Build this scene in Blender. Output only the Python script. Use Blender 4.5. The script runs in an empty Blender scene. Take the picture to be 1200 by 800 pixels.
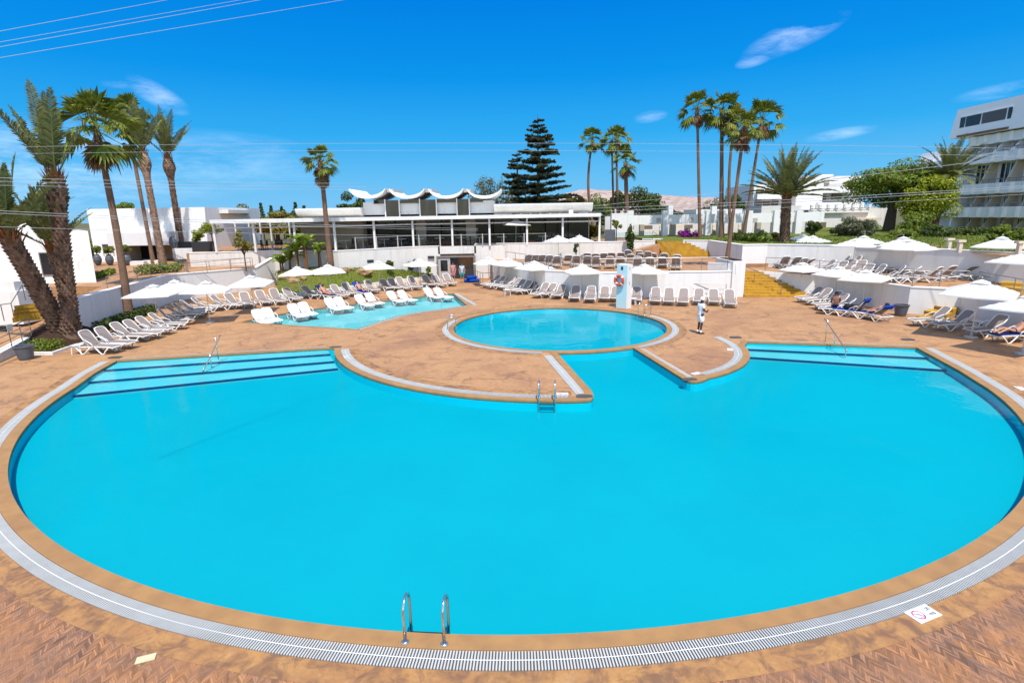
import bpy, bmesh, math, random
import numpy as np
from mathutils import Vector, Matrix, Euler
R_ = math.radians
random.seed(7)
scene = bpy.context.scene
COL = scene.collection

# ------------------------------------------------------------------ camera model
F, TH, H, RO = 640.0, R_(13.0), 5.7, R_(-1.0)
CR, SR = math.cos(RO), math.sin(RO)
def ray(px, py):
    x = (px-600)/F; v = (400-py)/F
    x, v = x*CR - v*SR, x*SR + v*CR
    return (x, math.cos(TH)+v*math.sin(TH), -math.sin(TH)+v*math.cos(TH))
def G(px, py, z=0.0):
    d = ray(px, py); t = (z-H)/d[2]
    return Vector((d[0]*t, d[1]*t, z))
def P(px, py, Y):
    d = ray(px, py); t = Y/d[1]
    return Vector((d[0]*t, Y, H+d[2]*t))

# ------------------------------------------------------------------ mesh builder
class MB:
    def __init__(s): s.v = []; s.f = []
    def add(s, vs, fs):
        n = len(s.v); s.v += [tuple(p) for p in vs]; s.f += [tuple(i+n for i in q) for q in fs]; return s
    def box(s, c, d, rz=0.0, M=None):
        x, y, z = d[0]/2, d[1]/2, d[2]/2
        vs = [Vector((a, b, e)) for e in (-z, z) for b in (-y, y) for a in (-x, x)]
        if M is not None: vs = [M @ p for p in vs]
        elif rz:
            m = Matrix.Rotation(rz, 3, 'Z'); vs = [m @ p for p in vs]
        c = Vector(c)
        return s.add([p+c for p in vs], [(0,2,3,1),(4,5,7,6),(0,1,5,4),(1,3,7,5),(3,2,6,7),(2,0,4,6)])
    def b2(s, x0, x1, y0, y1, z0, z1):
        return s.box(((x0+x1)/2, (y0+y1)/2, (z0+z1)/2), (abs(x1-x0), abs(y1-y0), abs(z1-z0)))
    def tube(s, pts, rad, n=8, cap=True, closed=False):
        pts = [Vector(p) for p in pts]; m = len(pts)
        if not hasattr(rad, '__len__'): rad = [rad]*m
        ref = None; rings = []
        for i, p in enumerate(pts):
            if closed: t = pts[(i+1) % m]-pts[i-1]
            else: t = pts[min(i+1, m-1)]-pts[max(i-1, 0)]
            t = t.normalized() if t.length > 1e-9 else Vector((0, 0, 1))
            if ref is None:
                ref = Vector((1, 0, 0)) if abs(t.x) < 0.8 else Vector((0, 1, 0))
            u = (ref - t*ref.dot(t)).normalized(); w = t.cross(u); ref = u
            rings.append([p + (u*math.cos(2*math.pi*k/n)+w*math.sin(2*math.pi*k/n))*rad[i] for k in range(n)])
        vs = [q for r in rings for q in r]; fs = []
        for i in range(m if closed else m-1):
            j = (i+1) % m
            for k in range(n):
                l = (k+1) % n
                fs.append((i*n+k, i*n+l, j*n+l, j*n+k))
        if cap and not closed:
            fs.append(tuple(range(n-1, -1, -1))); fs.append(tuple((m-1)*n+k for k in range(n)))
        return s.add(vs, fs)
    def lathe(s, prof, n=16, c=(0, 0, 0)):
        c = Vector(c); vs = []; fs = []; m = len(prof)
        for r, z in prof:
            for k in range(n):
                a = 2*math.pi*k/n; vs.append(c+Vector((r*math.cos(a), r*math.sin(a), z)))
        for i in range(m-1):
            for k in range(n):
                l = (k+1) % n; fs.append((i*n+k, i*n+l, (i+1)*n+l, (i+1)*n+k))
        fs.append(tuple(range(n-1, -1, -1))); fs.append(tuple((m-1)*n+k for k in range(n)))
        return s.add(vs, fs)
    def prism(s, poly, z0, z1):
        n = len(poly)
        ar = sum(poly[i][0]*poly[(i+1) % n][1]-poly[(i+1) % n][0]*poly[i][1] for i in range(n))
        if ar < 0: poly = poly[::-1]
        g0 = z0 if callable(z0) else (lambda p: z0); g1 = z1 if callable(z1) else (lambda p: z1)
        vs = [(p[0], p[1], g0(p)) for p in poly]+[(p[0], p[1], g1(p)) for p in poly]
        return s.add(vs, [tuple(range(n-1, -1, -1)), tuple(range(n, 2*n))]+[(i, (i+1) % n, n+(i+1) % n, n+i) for i in range(n)])
    def hexa(s, a, b):   # two quads (bottom ring, top ring) of four points
        return s.add(list(a)+list(b), [(3,2,1,0),(4,5,6,7),(0,1,5,4),(1,2,6,5),(2,3,7,6),(3,0,4,7)])
    def ball(s, c, r, n=10, m=6):
        if not hasattr(r, '__len__'): r = (r, r, r)
        prof = [(max(0.02, math.sin(math.pi*i/m)), -math.cos(math.pi*i/m)) for i in range(m+1)]
        k = len(s.v); s.lathe(prof, n)
        for i in range(k, len(s.v)):
            p = s.v[i]; s.v[i] = (c[0]+p[0]*r[0], c[1]+p[1]*r[1], c[2]+p[2]*r[2])
        return s
    def xf(s, M):
        s.v = [tuple(M @ Vector(p)) for p in s.v]; return s

def link(name, me, mat=None, parent=None, smooth=False):
    o = bpy.data.objects.new(name, me); COL.objects.link(o)
    if mat is not None and not me.materials: me.materials.append(mat)
    if smooth:
        me.polygons.foreach_set('use_smooth', [True]*len(me.polygons))
    if parent is not None: o.parent = parent
    return o
def obj(name, mb, mat, parent=None, smooth=False, loc=None):
    me = bpy.data.meshes.new(name)
    me.from_pydata(mb.v, [], mb.f); me.update()
    o = link(name, me, mat, parent, smooth)
    if loc is not None: o.location = loc
    return o
def tag(o, label=None, cat=None, group=None, kind=None):
    if label: o['label'] = label
    if cat: o['category'] = cat
    if group: o['group'] = group
    if kind: o['kind'] = kind
    return o
def struct(name, mb, mat, kind='structure', label=None, cat=None, smooth=False):
    o = obj(name, mb, mat, None, smooth); o['kind'] = kind
    return tag(o, label or 'setting: '+name.replace('_', ' ')+' of the pool garden', cat or name.replace('_', ' '))
def root(name, loc, label, cat, group=None, rz=0.0):
    o = bpy.data.objects.new(name, None); COL.objects.link(o)
    o.empty_display_size = 0.1
    o.location = loc; o.rotation_euler = (0, 0, rz)
    return tag(o, label, cat, group)
KIDS = {}
def kids(o):
    return [c for c in o.children]
def dup(o, loc=None, rz=None, label=None, group=None, parent=None, scale=None):
    c = o.copy(); COL.objects.link(c)
    if parent is not None: c.parent = parent
    if loc is not None: c.location = loc
    if rz is not None: c.rotation_euler = (0, 0, rz)
    if scale is not None: c.scale = (scale,)*3
    if label: c['label'] = label
    if group: c['group'] = group
    for ch in kids(o): dup(ch, parent=c)
    return c
ORD = ['first','second','third','fourth','fifth','sixth','seventh','eighth','ninth','tenth','eleventh','twelfth','thirteenth','fourteenth','fifteenth','sixteenth','seventeenth','eighteenth','nineteenth','twentieth','twenty-first','twenty-second','twenty-third','twenty-fourth','twenty-fifth']

# ------------------------------------------------------------------ materials
def mat(name, col, rough=0.6, spec=0.4, metal=0.0, noise=None, bump=None, island=0.0, transl=None, gen=None):
    """noise=(scale, amount, colour2): blotches of a second colour; bump=(scale, strength); island: per-leaf brightness spread."""
    m = bpy.data.materials.new(name); m.use_nodes = True
    nt = m.node_tree; b = nt.nodes['Principled BSDF']
    b.inputs['Roughness'].default_value = rough
    b.inputs['Specular IOR Level'].default_value = spec
    b.inputs['Metallic'].default_value = metal
    rgb = nt.nodes.new('ShaderNodeRGB'); rgb.outputs[0].default_value = (*col, 1)
    out = rgb.outputs[0]
    tc = nt.nodes.new('ShaderNodeTexCoord'); co = tc.outputs['Object']
    if noise:
        for (sc, amt, c2) in (noise if isinstance(noise, list) else [noise]):
            n = nt.nodes.new('ShaderNodeTexNoise'); n.inputs['Scale'].default_value = sc; n.inputs['Detail'].default_value = 5
            nt.links.new(co, n.inputs['Vector'])
            r = nt.nodes.new('ShaderNodeMapRange'); r.inputs[1].default_value = 0.38; r.inputs[2].default_value = 0.68
            r.inputs[4].default_value = amt
            nt.links.new(n.outputs[0], r.inputs[0])
            mx = nt.nodes.new('ShaderNodeMix'); mx.data_type = 'RGBA'
            nt.links.new(r.outputs[0], mx.inputs[0]); nt.links.new(out, mx.inputs[6]); mx.inputs[7].default_value = (*c2, 1)
            out = mx.outputs[2]
    if island:
        g = nt.nodes.new('ShaderNodeNewGeometry')
        r = nt.nodes.new('ShaderNodeMapRange'); r.inputs[3].default_value = 1-island; r.inputs[4].default_value = 1+island
        nt.links.new(g.outputs['Random Per Island'], r.inputs[0])
        h = nt.nodes.new('ShaderNodeHueSaturation'); nt.links.new(out, h.inputs['Color']); nt.links.new(r.outputs[0], h.inputs['Value'])
        r2 = nt.nodes.new('ShaderNodeMapRange'); r2.inputs[3].default_value = 0.485; r2.inputs[4].default_value = 0.515
        mm = nt.nodes.new('ShaderNodeMath'); mm.operation = 'FRACT'
        m3 = nt.nodes.new('ShaderNodeMath'); m3.operation = 'MULTIPLY'; m3.inputs[1].default_value = 17.3
        nt.links.new(g.outputs['Random Per Island'], m3.inputs[0]); nt.links.new(m3.outputs[0], mm.inputs[0])
        nt.links.new(mm.outputs[0], r2.inputs[0]); nt.links.new(r2.outputs[0], h.inputs['Hue'])
        out = h.outputs[0]
    nt.links.new(out, b.inputs['Base Color'])
    if bump:
        n = nt.nodes.new('ShaderNodeTexNoise'); n.inputs['Scale'].default_value = bump[0]; n.inputs['Detail'].default_value = 4
        nt.links.new(co, n.inputs['Vector'])
        bp = nt.nodes.new('ShaderNodeBump'); bp.inputs['Strength'].default_value = bump[1]; bp.inputs['Distance'].default_value = 0.02
        nt.links.new(n.outputs[0], bp.inputs['Height']); nt.links.new(bp.outputs[0], b.inputs['Normal'])
    if transl:
        t = nt.nodes.new('ShaderNodeBsdfTranslucent')
        nt.links.new(out, t.inputs['Color'])
        ms = nt.nodes.new('ShaderNodeMixShader'); ms.inputs[0].default_value = transl
        nt.links.new(b.outputs[0], ms.inputs[1]); nt.links.new(t.outputs[0], ms.inputs[2])
        nt.links.new(ms.outputs[0], nt.nodes['Material Output'].inputs[0])
    return m

M = {}
M['white_wall'] = mat('white_render', (0.70, 0.685, 0.66), 0.85, 0.2, noise=[(0.6, 0.35, (0.70, 0.68, 0.65)), (3.5, 0.16, (0.60, 0.57, 0.52))], bump=(18, 0.12))
M['white_wall2'] = mat('white_render_worn', (0.66, 0.635, 0.60), 0.85, 0.2, noise=[(0.35, 0.5, (0.66, 0.62, 0.57)), (5, 0.2, (0.5, 0.46, 0.4))], bump=(25, 0.2))
def streaks(m, amt, col):
    nt = m.node_tree; b = nt.nodes['Principled BSDF']; src = b.inputs['Base Color'].links[0].from_socket
    tc = nt.nodes.new('ShaderNodeTexCoord'); mp = nt.nodes.new('ShaderNodeMapping'); mp.inputs['Scale'].default_value = (2.6, 2.6, 0.22); nt.links.new(tc.outputs['Object'], mp.inputs[0])
    n = nt.nodes.new('ShaderNodeTexNoise'); n.inputs['Scale'].default_value = 1.0; n.inputs['Detail'].default_value = 6; n.inputs['Roughness'].default_value = 0.65; nt.links.new(mp.outputs[0], n.inputs['Vector'])
    r = nt.nodes.new('ShaderNodeMapRange'); r.inputs[1].default_value = 0.50; r.inputs[2].default_value = 0.72; r.inputs[4].default_value = amt; nt.links.new(n.outputs[0], r.inputs[0])
    x = nt.nodes.new('ShaderNodeMix'); x.data_type = 'RGBA'; nt.links.new(r.outputs[0], x.inputs[0]); nt.links.new(src, x.inputs[6]); x.inputs[7].default_value = (*col, 1); nt.links.new(x.outputs[2], b.inputs['Base Color'])
streaks(M['white_wall'], 0.45, (0.52, 0.50, 0.46)); streaks(M['white_wall2'], 0.6, (0.46, 0.42, 0.37))
M['cream'] = mat('cream_render', (0.62, 0.52, 0.40), 0.85, 0.2, noise=(0.7, 0.4, (0.5, 0.41, 0.31)))
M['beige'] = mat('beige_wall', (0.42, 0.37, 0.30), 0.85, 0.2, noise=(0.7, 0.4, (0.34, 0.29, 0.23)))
M['roof_white'] = mat('roof_white', (0.74, 0.72, 0.68), 0.7, 0.3, noise=[(0.8, 0.4, (0.52, 0.49, 0.44)), (6, 0.25, (0.4, 0.36, 0.3))])
M['hotel_white'] = mat('hotel_white', (0.84, 0.83, 0.83), 0.8, 0.2, noise=(1.0, 0.2, (0.72, 0.71, 0.70)))  # whiter than the house renders, lifting the shaded facade by colour
M['cap'] = mat('wall_cap', (0.82, 0.81, 0.79), 0.8, 0.2, noise=(2.0, 0.3, (0.62, 0.60, 0.56)))
M['white_plastic'] = mat('white_plastic', (0.68, 0.67, 0.64), 0.38, 0.5, noise=(3, 0.15, (0.66, 0.65, 0.62)))
M['taupe'] = mat('taupe_mesh', (0.255, 0.205, 0.185), 0.8, 0.2, noise=(9, 0.25, (0.20, 0.16, 0.145)))
M['taupe_dark'] = mat('taupe_mesh_dark', (0.15, 0.12, 0.112), 0.8, 0.2, noise=(9, 0.25, (0.11, 0.09, 0.085)))
M['white_sling'] = mat('white_sling', (0.58, 0.58, 0.58), 0.5, 0.4, noise=(5, 0.15, (0.68, 0.68, 0.68)))
M['canvas'] = mat('umbrella_canvas', (0.72, 0.71, 0.68), 0.85, 0.15, noise=(1.3, 0.25, (0.68, 0.67, 0.65)), transl=0.22)
M['pole'] = mat('pole_offwhite', (0.55, 0.52, 0.44), 0.45, 0.4)
M['concrete'] = mat('concrete', (0.42, 0.40, 0.37), 0.9, 0.2, noise=(6, 0.5, (0.28, 0.26, 0.24)))
M['steel'] = mat('steel', (0.62, 0.62, 0.60), 0.16, 0.5, 1.0)
M['rail'] = mat('rail_metal', (0.27, 0.24, 0.22), 0.4, 0.5, 0.7)
M['dark'] = mat('dark_metal', (0.03, 0.03, 0.033), 0.5, 0.4)
M['rubber'] = mat('black_rubber', (0.012, 0.012, 0.014), 0.7, 0.2)
M['grey_pot'] = mat('grey_glazed_pot', (0.09, 0.10, 0.115), 0.45, 0.4, noise=(6, 0.4, (0.06, 0.065, 0.075)))
M['yellow'] = mat('yellow_paint', (0.50, 0.28, 0.026), 0.75, 0.25, noise=[(1.6, 0.55, (0.28, 0.14, 0.02)), (9, 0.35, (0.17, 0.085, 0.025))])
M['coping'] = mat('coping_stone', (0.35, 0.19, 0.072), 0.7, 0.3, noise=[(0.7, 0.6, (0.28, 0.145, 0.06)), (3.0, 0.45, (0.20, 0.105, 0.05))], bump=(14, 0.15))
M['grate'] = mat('grate_plastic', (0.47, 0.47, 0.45), 0.6, 0.3, noise=[(0.8, 0.4, (0.38, 0.38, 0.36)), (3.0, 0.3, (0.34, 0.31, 0.27))])
M['grate_dark'] = mat('grate_channel', (0.085, 0.08, 0.075), 0.9, 0.1)
M['pool_blue'] = mat('pool_paint', (0.0, 0.315, 0.38), 0.8, 0.1, noise=[(0.22, 0.55, (0.0, 0.272, 0.348)), (1.3, 0.25, (0.0, 0.325, 0.385))])  # broad darker blotches paint cloud shade into the floor colour
M['pool_wall'] = mat('pool_wall_paint', (0.0, 0.55, 0.66), 0.8, 0.1, noise=(0.6, 0.3, (0.0, 0.48, 0.60)))
M['step_blue'] = mat('pool_step_paint', (0.14, 0.42, 0.45), 0.8, 0.1, noise=(0.7, 0.6, (0.26, 0.48, 0.48)))  # paler than the floor: light through shallow water put into the colour
M['line_blue'] = mat('navy_tile', (0.0, 0.018, 0.085), 0.6, 0.3, noise=(3, 0.4, (0.0, 0.035, 0.14)))
M['kid_blue'] = mat('kiddie_paint', (0.13, 0.43, 0.45), 0.8, 0.1, noise=(0.35, 0.5, (0.22, 0.5, 0.5)))
M['grass'] = mat('lawn', (0.115, 0.145, 0.022), 0.9, 0.1, noise=[(0.5, 0.6, (0.15, 0.125, 0.03)), (6, 0.5, (0.075, 0.10, 0.016))], bump=(40, 0.8))
M['earth'] = mat('dark_earth', (0.05, 0.027, 0.018), 0.95, 0.1, noise=(4, 0.6, (0.025, 0.015, 0.012)), bump=(12, 0.8))
M['terrain'] = mat('dry_ground', (0.13, 0.11, 0.055), 0.95, 0.1, noise=(0.05, 0.6, (0.06, 0.08, 0.03)))
M['hill'] = mat('hill_rock', (0.30, 0.205, 0.165), 0.95, 0.05, noise=[(0.006, 0.5, (0.2, 0.16, 0.13)), (0.05, 0.8, (0.48, 0.40, 0.36))])
M['rock'] = mat('sandstone', (0.36, 0.23, 0.12), 0.9, 0.2, noise=(3, 0.6, (0.25, 0.14, 0.07)), bump=(7, 0.7))
M['glass'] = mat('dark_glass', (0.016, 0.018, 0.02), 0.06, 0.5)
M['glass_brown'] = mat('curtain_glass', (0.10, 0.06, 0.05), 0.15, 0.5)
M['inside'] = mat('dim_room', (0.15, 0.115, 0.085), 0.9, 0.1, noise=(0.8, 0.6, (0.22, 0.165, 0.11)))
M['pad'] = mat('dark_stone_pad', (0.06, 0.058, 0.055), 0.8, 0.3, noise=(8, 0.5, (0.1, 0.09, 0.08)))

M['cable'] = mat('cable_sheath', (0.36, 0.37, 0.38), 0.5, 0.4)
M['blue_cloth'] = mat('blue_towel', (0.008, 0.05, 0.32), 0.9, 0.1, noise=(5, 0.3, (0.006, 0.03, 0.2)))
M['navy_cloth'] = mat('navy_towel', (0.012, 0.025, 0.12), 0.9, 0.1)
M['light_blue'] = mat('pillar_light_blue', (0.42, 0.63, 0.67), 0.8, 0.2, noise=(1.2, 0.4, (0.52, 0.68, 0.70)))
M['orange'] = mat('lifebuoy_orange', (0.60, 0.065, 0.02), 0.5, 0.4)
M['skin'] = mat('skin_tan', (0.42, 0.22, 0.14), 0.55, 0.3)
M['skin_brown'] = mat('skin_suntanned', (0.20, 0.085, 0.045), 0.5, 0.3)
M['skin_dark'] = mat('skin_dark', (0.055, 0.03, 0.022), 0.5, 0.35)
M['hair'] = mat('hair_dark', (0.012, 0.009, 0.008), 0.6, 0.3)
M['white_cloth'] = mat('white_cotton', (0.72, 0.75, 0.80), 0.9, 0.1, noise=(8, 0.3, (0.58, 0.62, 0.70)))
M['red_cloth'] = mat('red_fabric', (0.50, 0.01, 0.015), 0.8, 0.2)
M['pink_cloth'] = mat('pink_patterned', (0.42, 0.10, 0.11), 0.85, 0.15, noise=(14, 0.9, (0.55, 0.40, 0.38)))
M['teal_cloth'] = mat('teal_shorts', (0.02, 0.27, 0.30), 0.85, 0.15)
M['grey_cloth'] = mat('pale_grey_shirt', (0.38, 0.46, 0.50), 0.85, 0.15)
M['cream_tile'] = mat('cream_cover', (0.55, 0.48, 0.30), 0.6, 0.3, noise=(10, 0.4, (0.42, 0.36, 0.22)))
M['sign_red'] = mat('sign_magenta', (0.42, 0.01, 0.10), 0.5, 0.3)
M['sign_white'] = mat('sign_white', (0.74, 0.76, 0.80), 0.4, 0.4, noise=(20, 0.15, (0.6, 0.6, 0.6)))
M['black'] = mat('black_ink', (0.01, 0.01, 0.012), 0.6, 0.2)
M['terracotta'] = mat('terracotta', (0.34, 0.10, 0.04), 0.8, 0.2)
M['wood'] = mat('wood_beam', (0.20, 0.10, 0.05), 0.7, 0.3, noise=(4, 0.5, (0.12, 0.06, 0.03)))
# foliage
def leaf(name, c, isl=0.45, tr=0.3): return mat(name, c, 0.55, 0.25, island=isl, transl=tr)
M['fan_green'] = leaf('fan_palm_green', (0.135, 0.17, 0.02))
M['fan_yellow'] = leaf('fan_palm_yellow', (0.20, 0.20, 0.022))
M['date_green'] = leaf('date_palm_green', (0.155, 0.17, 0.055))
M['dead'] = leaf('dead_frond', (0.19, 0.11, 0.05))
M['leaf_grass'] = leaf('grass_blade', (0.125, 0.165, 0.022), 0.3)
M['leaf_dark'] = leaf('leaf_dark', (0.065, 0.095, 0.018))
M['leaf_mid'] = leaf('leaf_mid', (0.145, 0.19, 0.020))
M['leaf_lime'] = leaf('leaf_lime', (0.23, 0.26, 0.012))
M['leaf_olive'] = leaf('leaf_olive', (0.19, 0.16, 0.022))
M['leaf_grey'] = leaf('leaf_grey', (0.13, 0.135, 0.075))
M['leaf_pine'] = leaf('leaf_pine', (0.095, 0.11, 0.062))
M['banana'] = leaf('banana_leaf', (0.19, 0.27, 0.03))
M['flower'] = leaf('bougainvillea', (0.22, 0.012, 0.20))
M['bark_fan'] = mat('fan_palm_bark', (0.215, 0.125, 0.08), 0.95, 0.1, noise=[(1.2, 0.5, (0.11, 0.07, 0.05)), (10, 0.5, (0.07, 0.045, 0.035))], bump=(9, 0.8))
M['bark_date'] = mat('date_palm_bark', (0.19, 0.12, 0.08), 0.95, 0.1, noise=[(5, 0.6, (0.085, 0.052, 0.04))], island=0.6)
M['bark'] = mat('tree_bark', (0.10, 0.075, 0.055), 0.95, 0.1, noise=(5, 0.6, (0.05, 0.04, 0.03)), bump=(9, 0.7))
M['boot'] = mat('palm_boot_fibre', (0.21, 0.085, 0.035), 0.95, 0.1, island=0.5)
# ------------------------------------------------------------------ special materials
class NT:
    def __init__(s, name):
        s.m = bpy.data.materials.new(name); s.m.use_nodes = True; s.t = s.m.node_tree
        s.b = s.t.nodes['Principled BSDF']; s.out = s.t.nodes['Material Output']
    def n(s, ty, **kw):
        x = s.t.nodes.new(ty)
        for k, v in kw.items(): setattr(x, k, v)
        return x
    def l(s, a, b): s.t.links.new(a, b)
    def put(s, sock, v):
        if hasattr(v, 'is_output'): s.l(v, sock)
        else: sock.default_value = v
    def math(s, op, a, b=0.0, c=None):
        x = s.n('ShaderNodeMath', operation=op); s.put(x.inputs[0], a); s.put(x.inputs[1], b)
        if c is not None: s.put(x.inputs[2], c)
        return x.outputs[0]
    def noise(s, co, scale, detail=5, rough=0.55, dist=0.0):
        x = s.n('ShaderNodeTexNoise'); s.l(co, x.inputs['Vector'])
        x.inputs['Scale'].default_value = scale; x.inputs['Detail'].default_value = detail
        x.inputs['Roughness'].default_value = rough; x.inputs['Distortion'].default_value = dist
        return x.outputs[0]
    def ramp(s, f, a, b, lo=0.0, hi=1.0):
        x = s.n('ShaderNodeMapRange'); s.put(x.inputs[0], f)
        x.inputs[1].default_value = a; x.inputs[2].default_value = b; x.inputs[3].default_value = lo; x.inputs[4].default_value = hi
        return x.outputs[0]
    def mix(s, f, a, b, mode='MIX'):
        x = s.n('ShaderNodeMix', data_type='RGBA', blend_type=mode)
        s.put(x.inputs[0], f); s.put(x.inputs[6], a if hasattr(a, 'is_output') else (*a, 1)); s.put(x.inputs[7], b if hasattr(b, 'is_output') else (*b, 1))
        return x.outputs[2]

def deck_material(name, near=True):
    k = NT(name); co = k.n('ShaderNodeTexCoord').outputs['Object']
    sep = k.n('ShaderNodeSeparateXYZ')
    mp = k.n('ShaderNodeMapping'); mp.inputs['Rotation'].default_value = (0, 0, R_(-7)); k.l(co, mp.inputs[0]); k.l(mp.outputs[0], sep.inputs[0])
    wob = k.noise(co, 1.7, 3)
    x = k.math('ADD', sep.outputs[0], k.math('MULTIPLY', wob, 0.10)); y = k.math('ADD', sep.outputs[1], k.math('MULTIPLY', wob, 0.14))
    p = 0.18
    xs = k.math('DIVIDE', x, p)
    tri = k.math('ABSOLUTE', k.math('SUBTRACT', k.math('FRACT', xs), 0.5))
    v = k.math('DIVIDE', k.math('ADD', y, k.math('MULTIPLY', tri, p*1.5)), 0.052)
    fv = k.math('FRACT', v)
    jv = k.math('LESS_THAN', fv, 0.16)
    half = k.math('FRACT', k.math('MULTIPLY', xs, 2.0))
    jx = k.math('LESS_THAN', half, 0.06)
    joint = k.math('MAXIMUM', jv, jx)
    cell = k.n('ShaderNodeCombineXYZ'); k.l(k.math('FLOOR', k.math('MULTIPLY', xs, 2.0)), cell.inputs[0]); k.l(k.math('FLOOR', v), cell.inputs[1])
    wn = k.n('ShaderNodeTexWhiteNoise', noise_dimensions='2D'); k.l(cell.outputs[0], wn.inputs['Vector'])
    big = k.noise(co, 0.16, 5, 0.6, 0.6); mid = k.noise(co, 0.8, 6, 0.62, 1.0); fine = k.noise(co, 7.0, 5, 0.6); mott = k.noise(co, 2.6, 6, 0.7, 1.2)
    # paving laid as stamped concrete round the pools' far side, worn brick nearest the building
    pos = k.n('ShaderNodeSeparateXYZ'); k.l(co, pos.inputs[0])
    brick = k.ramp(k.math('ADD', pos.outputs[1], k.math('MULTIPLY', mid, 4.0)), 11.0, 15.0, 1.0, 0.0)
    c = k.mix(k.ramp(mid, 0.35, 0.7), (0.46, 0.250, 0.112), (0.385, 0.204, 0.092))
    c = k.mix(k.ramp(big, 0.50, 0.62, 0, 0.70), c, (0.29, 0.145, 0.078))
    c = k.mix(k.ramp(k.noise(co, 0.33, 4, 0.6, 0.8), 0.55, 0.68, 0, 0.5), c, (0.50, 0.295, 0.135))
    c = k.mix(k.ramp(mid, 0.54, 0.70, 0, 0.70), c, (0.19, 0.105, 0.068))
    vo = k.n('ShaderNodeTexVoronoi', feature='DISTANCE_TO_EDGE'); vo.inputs['Scale'].default_value = 0.55
    wv = k.n('ShaderNodeVectorMath', operation='ADD'); nz = k.n('ShaderNodeTexNoise'); nz.inputs['Scale'].default_value = 1.3; nz.inputs['Detail'].default_value = 6; k.l(co, nz.inputs['Vector']); k.l(co, wv.inputs[0]); k.l(nz.outputs[1], wv.inputs[1]); k.l(wv.outputs[0], vo.inputs['Vector'])
    crack = k.math('MULTIPLY', k.ramp(vo.outputs['Distance'], 0.0, 0.035, 1.0, 0.0), k.ramp(k.noise(co, 0.5, 3), 0.48, 0.60))
    c = k.mix(k.math('MULTIPLY', crack, 0.65), c, (0.12, 0.068, 0.045))
    c = k.mix(k.ramp(k.noise(co, 5.0, 6, 0.75, 0.8), 0.52, 0.70, 0, 0.45), c, (0.235, 0.125, 0.07))
    c = k.mix(k.ramp(mott, 0.66, 0.76, 0, 0.5), c, (0.52, 0.40, 0.28))
    cb = k.mix(k.ramp(mott, 0.36, 0.64), (0.315, 0.150, 0.072), (0.205, 0.112, 0.070))
    cb = k.mix(k.ramp(k.noise(co, 1.1, 5, 0.65, 1.0), 0.48, 0.62, 0, 0.75), cb, (0.38, 0.170, 0.066))
    cb = k.mix(k.ramp(k.noise(co, 1.7, 6, 0.7, 1.6), 0.56, 0.68, 0, 0.7), cb, (0.145, 0.096, 0.080))
    cb = k.mix(k.ramp(k.noise(co, 3.1, 6, 0.7, 1.0), 0.62, 0.74, 0, 0.5), cb, (0.40, 0.24, 0.13))
    c = k.mix(brick, c, cb)
    c = k.mix(k.ramp(fine, 0.35, 0.75, 0.0, 0.35), c, (0.20, 0.092, 0.042))
    br = k.n('ShaderNodeHueSaturation'); k.l(c, br.inputs['Color'])
    k.l(k.ramp(wn.outputs[0], 0, 1, 0.55, 1.45), br.inputs['Value'])
    wear = k.math('MULTIPLY', k.ramp(k.noise(co, 0.9, 5, 0.65), 0.34, 0.60, 0.10, 1.0), k.math('ADD', 0.30, k.math('MULTIPLY', brick, 0.70)))
    c2 = k.mix(wear, c, br.outputs[0])
    c2 = k.mix(k.math('MULTIPLY', joint, k.math('MULTIPLY', wear, 0.6)), c2, (0.075, 0.042, 0.030))
    k.l(c2, k.b.inputs['Base Color'])
    k.l(k.ramp(mid, 0.3, 0.7, 0.5, 0.8), k.b.inputs['Roughness']); k.b.inputs['Specular IOR Level'].default_value = 0.3
    h = k.math('SUBTRACT', k.math('MULTIPLY', fine, 0.7), k.math('MULTIPLY', joint, wear))
    bp = k.n('ShaderNodeBump'); bp.inputs['Strength'].default_value = 0.5; bp.inputs['Distance'].default_value = 0.012
    k.l(h, bp.inputs['Height']); k.l(bp.outputs[0], k.b.inputs['Normal'])
    return k.m
M['deck'] = deck_material('deck_paving')

def border_material():
    k = NT('deck_border'); co = k.n('ShaderNodeTexCoord').outputs['Object']
    a = k.noise(co, 1.1, 6, 0.6, 1.2); b = k.noise(co, 2.6, 6, 0.65, 0.9); f = k.noise(co, 16, 4)
    c = k.mix(k.ramp(a, 0.35, 0.65), (0.41, 0.215, 0.075), (0.32, 0.155, 0.062))
    c = k.mix(k.ramp(b, 0.46, 0.62, 0, 0.85), c, (0.155, 0.082, 0.052))
    c = k.mix(k.ramp(k.noise(co, 5.5, 5, 0.6, 0.6), 0.55, 0.72, 0, 0.7), c, (0.22, 0.105, 0.04))
    c = k.mix(k.ramp(b, 0.26, 0.40, 0.6, 0), c, (0.48, 0.30, 0.15))
    c = k.mix(k.ramp(f, 0.4, 0.8, 0, 0.35), c, (0.20, 0.095, 0.035))
    k.l(c, k.b.inputs['Base Color']); k.b.inputs['Roughness'].default_value = 0.6; k.b.inputs['Specular IOR Level'].default_value = 0.3
    bp = k.n('ShaderNodeBump'); bp.inputs['Strength'].default_value = 0.4; bp.inputs['Distance'].default_value = 0.015
    k.l(b, bp.inputs['Height']); k.l(bp.outputs[0], k.b.inputs['Normal'])
    return k.m
M['border'] = border_material()

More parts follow.
